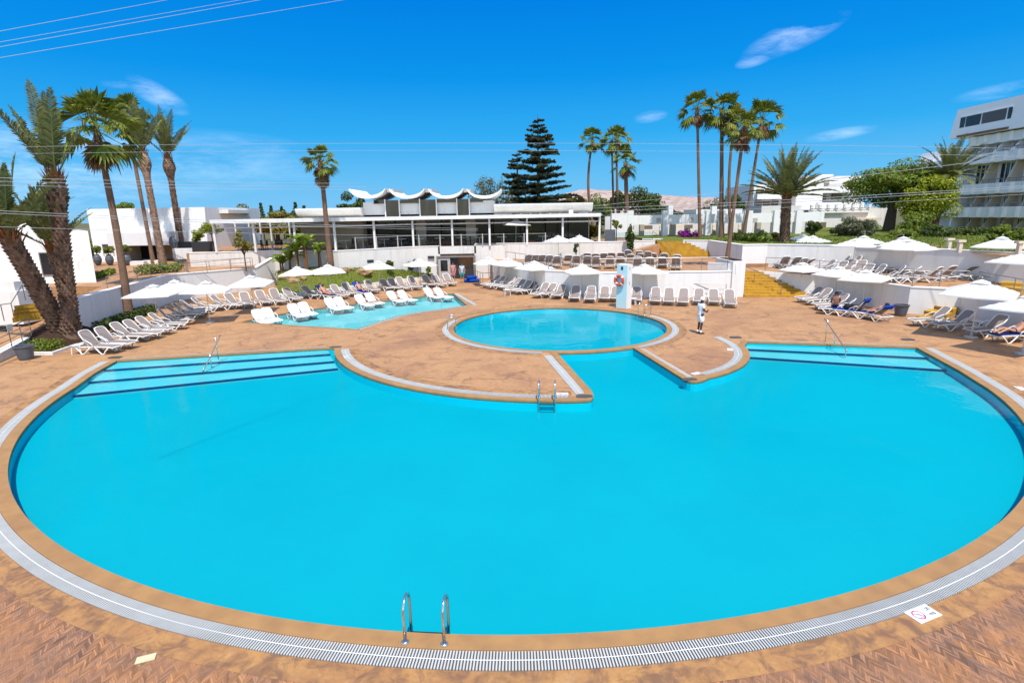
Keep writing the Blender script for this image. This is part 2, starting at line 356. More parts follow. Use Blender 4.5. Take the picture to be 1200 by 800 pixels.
def water_material(name, tint, gl=0.35):
    k = NT(name); co = k.n('ShaderNodeTexCoord').outputs['Object']
    n1 = k.noise(co, 0.9, 3, 0.5, 0.4); n2 = k.noise(co, 4.5, 2)
    h = k.math('ADD', n1, k.math('MULTIPLY', n2, 0.25))
    bp = k.n('ShaderNodeBump'); bp.inputs['Strength'].default_value = 0.12; bp.inputs['Distance'].default_value = 0.1
    k.l(h, bp.inputs['Height'])
    tr = k.n('ShaderNodeBsdfTransparent'); tr.inputs['Color'].default_value = (*tint, 1)
    gs = k.n('ShaderNodeBsdfGlossy'); gs.inputs['Roughness'].default_value = 0.02; k.l(bp.outputs[0], gs.inputs['Normal'])
    fr = k.n('ShaderNodeFresnel'); fr.inputs['IOR'].default_value = 1.33; k.l(bp.outputs[0], fr.inputs['Normal'])
    ms = k.n('ShaderNodeMixShader'); k.l(k.math('MULTIPLY', fr.outputs[0], gl), ms.inputs[0])
    k.l(tr.outputs[0], ms.inputs[1]); k.l(gs.outputs[0], ms.inputs[2]); k.l(ms.outputs[0], k.out.inputs[0])
    return k.m
M['water'] = water_material('pool_water', (0.62, 0.97, 1.0), 0.40)
M['water_kid'] = water_material('kiddie_water', (0.82, 0.98, 1.0), 0.5)

# clear glass for balustrades
k = NT('clear_glass'); tr = k.n('ShaderNodeBsdfTransparent'); tr.inputs[0].default_value = (0.78, 0.88, 0.88, 1)
gs = k.n('ShaderNodeBsdfGlossy'); gs.inputs['Roughness'].default_value = 0.03
fr = k.n('ShaderNodeFresnel'); fr.inputs[0].default_value = 1.5
ms = k.n('ShaderNodeMixShader'); k.l(fr.outputs[0], ms.inputs[0]); k.l(tr.outputs[0], ms.inputs[1]); k.l(gs.outputs[0], ms.inputs[2]); k.l(ms.outputs[0], k.out.inputs[0])
M['clear'] = k.m

# ------------------------------------------------------------------ world, sun, camera, render
SKYG = 0.80
SUN_EL, SUN_AZ = R_(63), R_(168)          # azimuth from +Y towards +X: behind the camera, a little right
w = bpy.data.worlds.new('World'); scene.world = w; w.use_nodes = True
t = w.node_tree; bg = t.nodes['Background']
sky = t.nodes.new('ShaderNodeTexSky'); sky.sky_type = 'NISHITA'; sky.sun_disc = False
sky.sun_elevation = SUN_EL; sky.sun_rotation = SUN_AZ; sky.altitude = 0; sky.air_density = 1.0; sky.dust_density = 0.4; sky.ozone_density = 2.0
tc = t.nodes.new('ShaderNodeTexCoord')
def wmath(op, a, b=0.0):
    x = t.nodes.new('ShaderNodeMath'); x.operation = op
    for i, v in enumerate((a, b)):
        if hasattr(v, 'is_output'): t.links.new(v, x.inputs[i])
        else: x.inputs[i].default_value = v
    return x.outputs[0]
def wrange(f, a, b, lo=0, hi=1):
    x = t.nodes.new('ShaderNodeMapRange'); t.links.new(f, x.inputs[0])
    for i, v in zip((1, 2, 3, 4), (a, b, lo, hi)): x.inputs[i].default_value = v
    return x.outputs[0]
# deep blue low in front; brighter Nishita above, and behind as added unseen fill
sz = t.nodes.new('ShaderNodeSeparateXYZ'); t.links.new(tc.outputs['Generated'], sz.inputs[0])
cr = t.nodes.new('ShaderNodeValToRGB'); el_ = cr.color_ramp.elements
STOPS = ((0.0, (1.15, 2.85, 4.5)), (0.06, (0.68, 2.6, 4.5)), (0.13, (0.16, 2.05, 4.4)), (0.22, (0.02, 1.48, 4.15)), (0.34, (0.0, 1.05, 3.8)))
while len(el_) < len(STOPS): el_.new(0.5)
for e_, (p_, c_) in zip(el_, STOPS): e_.position = p_; e_.color = (c_[0]/5, c_[1]/5, c_[2]/5, 1)
t.links.new(sz.outputs[2], cr.inputs[0])
gain = t.nodes.new('ShaderNodeMix'); gain.data_type = 'RGBA'; gain.blend_type = 'MULTIPLY'; gain.inputs[0].default_value = 1.0
t.links.new(cr.outputs[0], gain.inputs[6]); gain.inputs[7].default_value = (5*SKYG, 5*SKYG, 5*SKYG, 1)
hs = t.nodes.new('ShaderNodeMix'); hs.data_type = 'RGBA'
t.links.new(wmath('MAXIMUM', wrange(sz.outputs[2], 0.37, 0.60), wrange(sz.outputs[1], 0.30, -0.05)), hs.inputs[0]); t.links.new(gain.outputs[2], hs.inputs[6]); t.links.new(sky.outputs[0], hs.inputs[7])
# thin cirrus: stretched noise kept inside a few patches of the sky
mpn = t.nodes.new('ShaderNodeMapping'); mpn.inputs['Scale'].default_value = (3.2, 3.2, 14.0); mpn.inputs['Rotation'].default_value = (R_(8), R_(-14), 0); mpn.inputs['Location'].default_value = (3.7, 1.2, 2.4)
t.links.new(tc.outputs['Generated'], mpn.inputs[0])
cn = t.nodes.new('ShaderNodeTexNoise'); cn.inputs['Scale'].default_value = 2.3; cn.inputs['Detail'].default_value = 8; cn.inputs['Roughness'].default_value = 0.70; cn.inputs['Distortion'].default_value = 0.2
t.links.new(mpn.outputs[0], cn.inputs['Vector'])
def patch(px, py, ax, ay, rot, amt, soft=1.0):
    d = Vector(ray(px, py)).normalized()
    right = Vector((d.y, -d.x, 0)).normalized(); up = right.cross(d)
    a = right*math.cos(rot)+up*math.sin(rot); b = -right*math.sin(rot)+up*math.cos(rot)
    def dot(vec):
        x = t.nodes.new('ShaderNodeVectorMath'); x.operation = 'DOT_PRODUCT'
        t.links.new(tc.outputs['Generated'], x.inputs[0]); x.inputs[1].default_value = vec
        return x.outputs['Value']
    u = wmath('DIVIDE', dot(a), ax); v = wmath('DIVIDE', dot(b), ay)
    r2 = wmath('ADD', wmath('MULTIPLY', u, u), wmath('MULTIPLY', v, v))
    front = wmath('GREATER_THAN', dot(d), 0.3)
    return wmath('MULTIPLY', wmath('MULTIPLY', wrange(r2, 0.0, 1.0, amt, 0.0), front), 1.0)
acc = None
for q in ((930, 42, 0.075, 0.022, 0.30, 1.1), (885, 70, 0.03, 0.010, 0.2, 0.8), (60, 195, 0.26, 0.075, 0.02, 0.9), (185, 112, 0.045, 0.017, -0.5, 1.0), (150, 98, 0.035, 0.008, 0.1, 0.6),
          (985, 157, 0.05, 0.009, 0.10, 0.9), (762, 137, 0.03, 0.010, 0.1, 0.7), (1170, 107, 0.05, 0.010, 0.1, 0.7), (240, 190, 0.2, 0.05, 0.0, 0.5)):
    p = patch(*q); acc = p if acc is None else wmath('MAXIMUM', acc, p)
cl = wmath('MULTIPLY', acc, wrange(cn.outputs[0], 0.42, 0.72))
cl = wmath('MINIMUM', wmath('MULTIPLY', cl, 0.33), 0.27)
mx = t.nodes.new('ShaderNodeMix'); mx.data_type = 'RGBA'
t.links.new(cl, mx.inputs[0]); t.links.new(hs.outputs[2], mx.inputs[6]); mx.inputs[7].default_value = (6.0, 6.5, 7.2, 1)
t.links.new(mx.outputs[2], bg.inputs['Color']); bg.inputs['Strength'].default_value = 0.165

sl = bpy.data.lights.new('sun', 'SUN'); sl.energy = 3.7; sl.angle = R_(0.55); sl.color = (1.0, 0.955, 0.88)
so = bpy.data.objects.new('sun', sl); COL.objects.link(so)
sd = Vector((math.sin(SUN_AZ)*math.cos(SUN_EL), math.cos(SUN_AZ)*math.cos(SUN_EL), math.sin(SUN_EL)))
so.rotation_euler = sd.to_track_quat('Z', 'Y').to_euler(); so.location = (0, -20, 60)

cam = bpy.data.cameras.new('camera'); cam.sensor_width = 36.0; cam.lens = F/1200*36.0; cam.clip_end = 6000; cam.clip_start = 0.1
co_ = bpy.data.objects.new('camera', cam); COL.objects.link(co_); scene.camera = co_
co_.matrix_world = Matrix.Translation((0, 0, H)) @ Matrix.Rotation(R_(90)-TH, 4, 'X') @ Matrix.Rotation(RO, 4, 'Z')
scene.view_settings.view_transform = 'Standard'; scene.view_settings.look = 'None'
scene.view_settings.exposure = 0.64; scene.view_settings.gamma = 1.0
scene.render.engine = 'CYCLES'
cy = scene.cycles; cy.use_denoising = True; cy.max_bounces = 6; cy.diffuse_bounces = 3; cy.glossy_bounces = 3; cy.transmission_bounces = 4; cy.transparent_max_bounces = 12
cy.caustics_reflective = False; cy.caustics_refractive = False; cy.sample_clamp_indirect = 6
# ------------------------------------------------------------------ plan of the pools (world metres, unprojected on the deck plane)
def circle_fit(pts):
    p = np.array([(q[0], q[1]) for q in pts]); A = np.c_[2*p, np.ones(len(p))]; b = (p**2).sum(1)
    s = np.linalg.lstsq(A, b, rcond=None)[0]
    return Vector((s[0], s[1])), math.sqrt(s[2]+s[0]**2+s[1]**2)
def arc(c, r, a0, a1, n):
    return [Vector((c[0]+r*math.cos(a0+(a1-a0)*i/n), c[1]+r*math.sin(a0+(a1-a0)*i/n))) for i in range(n+1)]
def ang(c, p): return math.atan2(p[1]-c[1], p[0]-c[0])
def g2(px, py, z=0.0):
    q = G(px, py, z); return Vector((q.x, q.y))
def offset(poly, d, closed=True):
    """shift a polyline to its right-hand side by d (outward for a counter-clockwise loop)."""
    n = len(poly); out = []
    for i in range(n):
        p = poly[i]
        a = poly[(i-1) % n] if (closed or i > 0) else None; b = poly[(i+1) % n] if (closed or i < n-1) else None
        ns = []
        for u, v in ((a, p), (p, b)):
            if u is None or v is None: continue
            e = (v-u)
            if e.length < 1e-6: continue
            e.normalize(); ns.append(Vector((e.y, -e.x)))
        if len(ns) == 2:
            s = ns[0]+ns[1]
            k = s.length_squared
            m = s*(2/k) if k > 0.35 else s.normalized()*1.7
        else: m = ns[0]
        out.append(p + m*d)
    return out
def smooth_corner(pts, k=2):
    return pts
MC, MR = Vector((0.18, 22.73)), 16.25
RC, RR = Vector((2.464, 28.22)), 5.50
a_r = ang(MC, g2(1150, 455)); a_l = ang(MC, g2(88, 454)) - 2*math.pi if ang(MC, g2(88, 454)) > 0 else ang(MC, g2(88, 454))
a_l = ang(MC, g2(88, 454));
while a_l > a_r: a_l -= 2*math.pi
near = arc(MC, MR, a_l, a_r, 120)                                    # counter-clockwise: left -> near -> right
pen_pts = [g2(*q) for q in ((390,419),(407,429),(430,439),(465,452),(500,460),(546.7,466),(593,469),(640,470),(680,469.8))]
PC, PR = circle_fit(pen_pts)
penL = arc(PC, PR, ang(PC, g2(381, 409)), ang(PC, g2(682, 469.8)), 40)
penR_pts = [g2(*q) for q in ((840,440.5),(858,436),(873,427),(877.5,419),(877,410))]
QC, QR = circle_fit(penR_pts)
penR = arc(QC, QR, ang(QC, g2(832, 443)), ang(QC, g2(877, 406)), 16)
chL, chR = g2(653, 414.5), g2(741, 407.5)
wa0, wa1 = ang(RC, chL), ang(RC, chR)
weir = arc(RC, RR+0.42, wa0, wa1, 10)
def bez(a, b, c, n=6): return [a*(1-t)**2+b*2*t*(1-t)+c*t*t for t in [i/n for i in range(n+1)]]
tipL = bez(g2(684, 469.8), g2(701, 470.5), g2(693, 458))
tipR = bez(g2(801, 444.5), g2(813, 451.5), g2(829, 444))
cornL, cornR = g2(137, 423), g2(1074, 407.5)
main = list(near) + [g2(1123, 434), cornR, g2(876, 401)] + penR[::-1] + tipR[::-1] + weir[::-1] + tipL[::-1] + penL[::-1][1:] + [g2(381, 408.5), cornL, g2(112, 437)]
# drop duplicate points
def clean(pl, eps=0.03):
    out = []
    for p in pl:
        if not out or (p-out[-1]).length > eps: out.append(p)
    if (out[0]-out[-1]).length < eps: out.pop()
    return out
main = clean(main)
rnd = arc(RC, RR, 0, 2*math.pi, 96)[:-1]
kidN = [g2(*q) for q in ((418,386),(443,377.5),(467,370.5),(490,366),(513,363),(547,358))]
kid = clean([g2(282, 377.5)] + kidN + [g2(531, 344), g2(495, 347.5), g2(380, 360.5), g2(329, 368)])
WZ = -0.03

def fill(name, loops, z, m, kind='structure', **kw):
    """a flat sheet with holes"""
    cu = bpy.data.curves.new(name, 'CURVE'); cu.dimensions = '2D'; cu.fill_mode = 'BOTH'
    for lp in loops:
        sp = cu.splines.new('POLY'); sp.points.add(len(lp)-1); sp.use_cyclic_u = True
        for i, p in enumerate(lp): sp.points[i].co = (p[0], p[1], 0, 1)
    tmp = bpy.data.objects.new(name+'_tmp', cu); COL.objects.link(tmp)
    bpy.context.view_layer.update()
    me = bpy.data.meshes.new_from_object(tmp.evaluated_get(bpy.context.evaluated_depsgraph_get()))
    bpy.data.objects.remove(tmp)
    me.name = name; me.materials.clear()
    for v in me.vertices: v.co.z = z
    bm = bmesh.new(); bm.from_mesh(me)
    for f in bm.faces:
        if f.normal.z < 0: f.normal_flip()
    bm.to_mesh(me); bm.free()
    o = link(name, me, m)
    tag(o, kw.get('label', 'setting: '+name.replace('_', ' ')+' of the hotel pool garden'), kw.get('cat', name.replace('_', ' ')), None, kind)
    return o
def strip(mb, a, b, za, zb=None, closed=True):
    zb = za if zb is None else zb
    n = len(a); vs = [(p[0], p[1], za) for p in a]+[(p[0], p[1], zb) for p in b]
    mb.add(vs, [(i, (i+1) % n, n+(i+1) % n, n+i) for i in range(n if closed else n-1)])
CW = 0.28
mainO = offset(main, CW*0.5); rndO = arc(RC, RR+0.14, 0, 2*math.pi, 96)[:-1]; kidO = offset(kid, 0.12)
big = [Vector(q) for q in ((-70, -25), (70, -25), (70, 62), (-70, 62))]
# the weir gap between the two holes stays as deck; join the loops as separate holes
fill('pool_deck', [big, mainO, rndO, kidO], 0.0, M['deck'], label='orange brown stamped paving of the pool deck', cat='pool deck')
def coping(name, poly, w, z, m):
    mb = MB(); o = offset(poly, w)
    strip(mb, poly, o, z); strip(mb, poly, poly, z, z-0.10); strip(mb, o, o, z-0.03, z)
    return struct(name, mb, m)
coping('pool_coping', main, CW, 0.024, M['coping'])
coping('pool_coping', rnd, 0.24, 0.018, M['coping'])
coping('pool_coping', kid, 0.16, 0.020, M['coping'])
def basin(poly, depth, mw, mf):
    mb = MB(); strip(mb, poly, poly, -depth, -0.035)
    struct('pool_wall', mb, mw)
    fill('pool_floor', [offset(poly, 0.05)], -depth, mf)
basin(main, .33, M['pool_wall'], M['pool_blue']); basin(rnd, .33, M['pool_wall'], M['pool_blue']); basin(kid, 0.38, M['kid_blue'], M['kid_blue'])
fill('pool_water', [main], WZ, M['water']); fill('pool_water', [rnd], WZ, M['water']); fill('pool_water', [kid], WZ-0.01, M['water_kid'])
# entry steps at both far ends, each tread edged with navy tile
def steps(lines, far, zs):
    prev = far
    for ln, z in zip(lines, zs):
        a, b = g2(*ln[0], z), g2(*ln[1], z)
        mb = MB(); mb.prism([prev[0], prev[1], b, a], -0.34, z)
        struct('pool_step', mb, M['step_blue'])
        e = (b-a).normalized(); nn = Vector((e.y, -e.x))
        mb = MB(); mb.prism([a-nn*0.16, b-nn*0.16, b+nn*0.012, a+nn*0.012], z-0.03, z+0.006)
        struct('pool_step_edge', mb, M['line_blue'])
        prev = (a, b)
farL = (g2(110, 424), g2(384, 408)); farR = (g2(872, 400.5), g2(1085, 407))
steps([((106, 435.5), (387, 415.5)), ((80, 450.5), (392, 424)), ((55, 467.5), (396, 432.5))], farL, [-0.09, -0.16, -0.235])
steps([((873, 402.5), (1090, 408.4)), ((872, 409.5), (1110, 421)), ((868, 418.5), (1135, 436))], farR, [-0.08, -0.155, -0.235])

# drain gratings round the pools: dark channel, slats and a middle rib
def resample(path, step):
    out = []; acc = 0.0; nxt = 0.0
    for i in range(len(path)-1):
        a, b = path[i], path[i+1]; L = (b-a).length
        while nxt <= acc+L and L > 0:
            f = (nxt-acc)/L; out.append((a.lerp(b, f), (b-a).normalized())); nxt += step
        acc += L
    return out
def grating(path, w, label, pitch=0.042, rib=True, z=0.006):
    mb = MB()
    for p, e in resample(path, pitch):
        mb.box((p.x, p.y, z+0.008), (pitch*0.50, w, 0.016), math.atan2(e.y, e.x))
    o = obj('drain_grate', mb, M['grate']); tag(o, label, 'drain grate', 'white drain gratings round the pools')
    mb = MB(); strip(mb, offset(path, -w/2, False), offset(path, w/2, False), z-0.002, closed=False)
    obj('channel', mb, M['grate_dark'], o)
    mb = MB(); strip(mb, offset(path, -0.007, False), offset(path, 0.007, False), z+0.019, closed=False)
    obj('rib', mb, M['white_plastic'], o)
    return o
GW = 0.31
def outl(pl, d): return offset(pl, d, False)
near_ext = [cornL, g2(112, 437)]+near+[g2(1123, 434), cornR]
grating(outl(near_ext, CW+GW/2+0.01), GW, 'long white slatted grate curving round the near edge of the large pool')
grating(outl([cornR, g2(876, 401)], CW+0.07), 0.12, 'thin white grate along the far right steps of the large pool', rib=False)
grating(outl([g2(381, 408.5), cornL], CW+0.07), 0.12, 'thin white grate along the far left steps of the large pool', rib=False)
pg = arc(PC, PR-(CW+0.18), ang(PC, g2(383, 411)), ang(PC, g2(668, 469)), 50)
grating(pg, 0.34, 'white grate curving along the left deck tongue, left of the middle ladder')
grating([g2(642, 417), g2(681, 462)], 0.34, 'straight white grate left of the channel between the pools')
grating([g2(750, 409), g2(806, 442)], 0.34, 'straight white grate right of the channel between the pools')
qg = arc(QC, QR-(CW+0.16), ang(QC, g2(835, 442)), ang(QC, g2(869, 393)), 22)
grating(qg, 0.34, 'short curved white grate round the right deck tongue')
grating(arc(RC, RR+0.42, R_(160), R_(258), 60), 0.32, 'white grate round the left side of the small round pool', rib=False)
grating(arc(RC, RR+0.42, R_(-62), R_(24), 50), 0.32, 'white grate round the right side of the small round pool', rib=False)
grating([g2(534, 344), g2(557, 357.5)], 0.30, 'straight white grate at the right end of the children pool')
grating(outl([kidN[0], *kidN[1:]], 0.24), 0.14, 'narrow white grate along the near edge of the children pool', rib=False)
# smooth stained concrete border outside the big grate
mb = MB(); pa = outl(near_ext[1:-1], CW+GW+0.012); pb = outl(near_ext[1:-1], CW+GW+0.38)
strip(mb, pa, pb, 0.004, closed=False); struct('deck_border', mb, M['border'])
mb = MB(); strip(mb, arc(PC, PR-(CW+0.36), ang(PC, g2(383, 411)), ang(PC, g2(672, 469)), 50), arc(PC, PR-(CW+0.78), ang(PC, g2(383, 411)), ang(PC, g2(672, 469)), 50), 0.004, closed=False)
struct('deck_border', mb, M['border'])
mb = MB(); strip(mb, arc(RC, RR+0.6, 0, 2*math.pi, 90)[:-1], arc(RC, RR+0.9, 0, 2*math.pi, 90)[:-1], 0.0045)
# skip the stretch over the channel
mb2 = MB(); strip(mb2, arc(RC, RR+0.6, wa1+0.1, wa0+2*math.pi-0.1, 90), arc(RC, RR+0.95, wa1+0.1, wa0+2*math.pi-0.1, 90), 0.0045, closed=False)
struct('deck_border', mb2, M['border'])
# dark stone end pads of the gratings
for i, (q, lab) in enumerate((((685, 465), 'dark grey stone pad at the tip of the left deck tongue'), ((808, 445), 'dark grey stone pad at the tip of the right deck tongue'),
              ((393, 407), 'dark grey stone pad at the start of the left tongue grate'), ((862, 395.5), 'dark grey stone pad at the start of the right tongue grate'), ((135, 419), 'dark grey stone pad at the far left pool corner'), ((1064, 398), 'dark grey stone pad at the far right pool corner'))):
    c = g2(*q); mb = MB(); mb.prism([Vector((c.x+0.26*x, c.y+0.17*y)) for x, y in ((-1,-.6),(-.6,-1),(.6,-1),(1,-.6),(1,.6),(.6,1),(-.6,1),(-1,.6))], 0.0, 0.029)
    o = obj('stone_pad', mb, M['pad']); tag(o, lab, 'stone pad', 'dark stone pads at the grate ends')
# ------------------------------------------------------------------ terraces, lawns, ground beyond
ZL, ZC, ZR, ZU = 1.85, 1.72, 1.45, 3.08
def slab(name, poly, z, m, **kw):
    mb = MB(); mb.prism([Vector(p) for p in poly], -0.15, z); return struct(name, mb, m)
LW = [Vector((-21.9, 26.6)), Vector((-23.1, 32.1)), Vector((-24.6, 39.6)), Vector((-21.35, 46.1)), Vector((-20.6, 48.6))]
slab('terrace_paving', [(p.x-0.1, p.y) for p in LW]+[(-20.4, 60), (-75, 60), (-75, 34.5), (-27.6, 34.0), (-25.3, 33.8)], ZL, M['deck'])
CWL = [Vector((-1.6, 48.2)), Vector((2.5, 39.85)), Vector((6.0, 37.6)), Vector((14.2, 37.1)), Vector((15.75, 37.15))]
slab('terrace_paving', [(p.x, p.y+0.1) for p in CWL]+[(15.75, 42.5), (20.0, 42.6), (20.0, 52.5), (-2.0, 52.5)], ZC, M['deck'])
RWL = [Vector((18.15, 39.85)), Vector((20.35, 36.5)), Vector((22.0, 29.9)), Vector((23.9, 28.7)), Vector((22.5, 21.5)), Vector((21.3, 15))]
slab('terrace_paving', [(p.x+0.1, p.y+0.05) for p in RWL]+[(40, 15), (30.5, 26), (24.9, 39.6), (20.1, 42.9), (15.9, 42.45), (15.9, 40.05)], ZR, M['deck'])
# restaurant floor and upper lawn plateaus
slab('restaurant_floor', [(-27.5, 47.5), (-20.6, 48.8), (-14.5, 46.6), (-9.2, 51.1), (-6.6, 51.8), (-2.0, 51.9), (9.5, 50.8), (13.4, 51.7), (13.4, 61), (-32, 61), (-27.9, 47.6)], 2.98, M['deck'])
slab('lawn', [(16.15, 51.6), (18.2, 50.7), (18.05, 42.9), (20.0, 42.9), (25.0, 39.8), (30.6, 26.2), (40, 14), (90, 14), (90, 85), (14.0, 85), (14.0, 52.7)], ZU, M['grass'])
mb = MB(); mb.prism([Vector(p) for p in ((-400, 60.5), (13.8, 60.5), (13.8, 84.5), (89.5, 84.5), (89.5, 13), (1500, 13), (1500, 2600), (-1500, 2600), (-1500, 60.5))], -1, 2.9)
struct('ground', mb, M['terrain'])
mb = MB()
for q in ((-1500, -70, -900, 60.4), (-70, 1500, -900, -25), (70, 1500, -25, 13)): mb.b2(q[0], q[1], q[2], q[3], -3, -0.15)
struct('ground', mb, M['terrain'])
# lawn path
mb = MB(); pth = [G(1066, 284.5, ZU), G(1110, 291, ZU), G(1160, 297, ZU), G(1240, 303, ZU)]; pth = [Vector((p.x, p.y)) for p in pth]
strip(mb, offset(pth, 0.45, False), offset(pth, -0.45, False), ZU+0.006, closed=False); struct('path', mb, M['border'])

def wall(name, pl, z0, z1, label, th=0.28, m='white_wall', cap=True, group='white retaining walls', side=1):
    """retaining wall along a polyline: visible face on the line, thickness behind it (left of travel when side=1)"""
    pl = [Vector(p) for p in pl]
    mb = MB(); b = offset(pl, -th*side, False)
    f1 = z1 if callable(z1) else (lambda i: z1)
    n = len(pl)
    for i in range(n-1):
        q = [pl[i], pl[i+1], b[i+1], b[i]]
        if side < 0: q = [pl[i], b[i], b[i+1], pl[i+1]]; hs_ = [f1(i), f1(i), f1(i+1), f1(i+1)]
        else: hs_ = [f1(i), f1(i+1), f1(i+1), f1(i)]
        mb.hexa([(p.x, p.y, z0) for p in q], [(p.x, p.y, h) for p, h in zip(q, hs_)])
    o = obj(name, mb, M[m]); tag(o, label, 'wall', group)
    if cap:
        mb = MB(); a = offset(pl, 0.035*side, False); b = offset(pl, -(th+0.035)*side, False)
        for i in range(n-1):
            q = [a[i], a[i+1], b[i+1], b[i]] if side > 0 else [a[i], b[i], b[i+1], a[i+1]]
            h = [f1(i), f1(i+1), f1(i+1), f1(i)] if side > 0 else [f1(i), f1(i), f1(i+1), f1(i+1)]
            mb.hexa([(p.x, p.y, t_+0.002) for p, t_ in zip(q, h)], [(p.x, p.y, t_+0.06) for p, t_ in zip(q, h)])
        obj('cap', mb, M['cap'], o)
    return o
wall('retaining_wall', LW[:3], -0.1, ZL+0.06, 'bluish shaded white wall behind the loungers at far left, beside the palm trunks', side=1)
wall('retaining_wall', LW[2:], -0.1, lambda i: (ZL+0.06, ZL-0.1, 2.55)[i], 'sunlit white wall behind umbrellas left of the grass mound, rising at its right end', side=1)
wall('retaining_wall', CWL, -0.1, ZC, 'long white wall behind the row of loungers by the round pool', side=1)
wall('retaining_wall', RWL[1:3], -0.1, ZR, 'shaded white wall behind the couple sunbathing on the right', side=1)
wall('retaining_wall', RWL[2:4], -0.1, ZR, 'short sunlit white wall with three yellow steps in front', side=1)
wall('retaining_wall', RWL[3:], -0.1, ZR-0.02, 'shaded white wall behind the loungers at the right edge', side=1)
wall('retaining_wall', [(-14.5, 46.4), (-9.2, 50.7), (-6.6, 51.35)], -0.1, 3.0, 'tall white wall under the restaurant, behind the grass mound', m='white_wall2')
wall('retaining_wall', [(-3.3, 51.4), (-1.9, 51.4), (9.6, 50.6), (13.5, 51.6)], -0.1, 3.15, 'white wall under the right half of the restaurant, behind the terrace loungers', m='white_wall2')
wall('retaining_wall', [(-27.5, 47.3), (-20.7, 48.6)], ZL, 2.99, 'low white wall with handrail ramp below the left end of the restaurant', m='white_wall2')
wall('retaining_wall', [(-20.7, 48.4), (-14.5, 46.4)], 0, 2.99, 'white wall behind the banana plants left of the palm', m='white_wall2')
# centre terrace back: white wedge beside the ramp, stairs, planter
wall('retaining_wall', [G(752, 297, ZC).xy, G(776, 297, ZC).xy], ZC, 3.1, 'small white wall left of the upper yellow stairs', th=0.5)
wall('retaining_wall', [(16.05, 51.5), (18.1, 50.6), (17.95, 42.75)], ZC-0.3, 3.12, 'white wall between the upper yellow stairs and the palm planter')
wall('retaining_wall', [(17.95, 42.7), (19.9, 42.75), (24.75, 39.55), (30.4, 26.2), (39, 15.2)], ZR-0.2, 3.14, 'long white wall behind the loungers on the right terrace, under the lawn')
wall('low_wall', [G(829, 316, ZC).xy, G(862, 318.5, ZC).xy], ZC-.1, ZC+.52, 'low white wall on the centre terrace left of the planter pier', th=.2, cap=False)
# block with planter left of the lower stairs
mb = MB(); mb.b2(15.0, 15.85, 37.0, 40.2, -0.1, 2.42); o = obj('planter_block', mb, M['white_wall']); tag(o, 'square white pier holding a palm, left of the lower yellow stairs', 'pier')
mb = MB(); mb.b2(15.15, 15.75, 37.3, 39.9, 2.42, 2.47); obj('soil', mb, M['earth'], o)

def stairs(label, L0, R0, L1, R1, z0, z1, n):
    """solid flight: front edge L0-R0 at z0, last riser at L1-R1 at z1"""
    L0, R0, L1, R1 = (Vector((p[0], p[1])) for p in (L0, R0, L1, R1))
    mb = MB()
    for i in range(n):
        a, b = i/n, 1.0
        h0 = z0-0.05 if i == 0 else z0+(z1-z0)*i/n - 0.001
        q = [L0.lerp(L1, a), R0.lerp(R1, a), R1, L1]
        if i == n-1: q = [L0.lerp(L1, a), R0.lerp(R1, a), R1, L1]
        mb.prism(q, z0-0.05 if i == 0 else h0, z0+(z1-z0)*(i+1)/n)
    o = obj('stairs', mb, M['yellow']); tag(o, label, 'stairs', 'yellow painted stairs')
    return o
stairs('wide yellow stairs right of the round pool, up to the right terrace', (15.9, 36.9), (20.2, 36.2), (15.95, 40.0), (17.9, 39.6), 0, ZR, 9)
# white stepped cheek on the right of the stairs
mb = MB()
mb.hexa([(17.95, 39.7, 0), (20.25, 36.3, 0), (20.45, 36.5, 0), (18.15, 39.9, 0)], [(17.95, 39.7, ZR), (20.25, 36.3, 0.12), (20.45, 36.5, ZR), (18.15, 39.9, ZR)])
o = obj('retaining_wall', mb, M['white_wall']); tag(o, 'sloping white cheek wall on the right of the wide yellow stairs', 'wall', 'white retaining walls')
stairs('yellow stairs climbing from the centre terrace to the lawn, left of the tall palms', G(777, 301, ZC).xy, G(842, 301, ZC).xy, (13.9, 52.8), (16.0, 51.6), ZC, 3.08, 8)
stairs('three yellow steps at the foot of the short sunlit wall on the right', G(1073, 374, 0).xy, G(1100, 380, 0).xy, G(1098, 366, 0).xy, G(1122, 371, 0).xy, 0, 0.52, 3)
stairs('yellow steps at the right edge on the right terrace', G(1170, 345.5, ZR).xy, G(1190, 348, ZR).xy, G(1172, 339, ZR).xy, G(1210, 341, ZR).xy, ZR, ZR+0.45, 3)

# ramp rising to the right behind the centre terrace loungers
mb = MB(); mb.hexa([(8.6, 49.0, ZC-.1), (13.5, 50.0, ZC-.1), (13.5, 51.4, ZC-.1), (8.6, 50.4, ZC-.1)], [(8.6, 49.0, ZC+.05), (13.5, 50.0, 2.9), (13.5, 51.4, 2.9), (8.6, 50.4, ZC+.05)]); struct('ramp', mb, M['deck'])
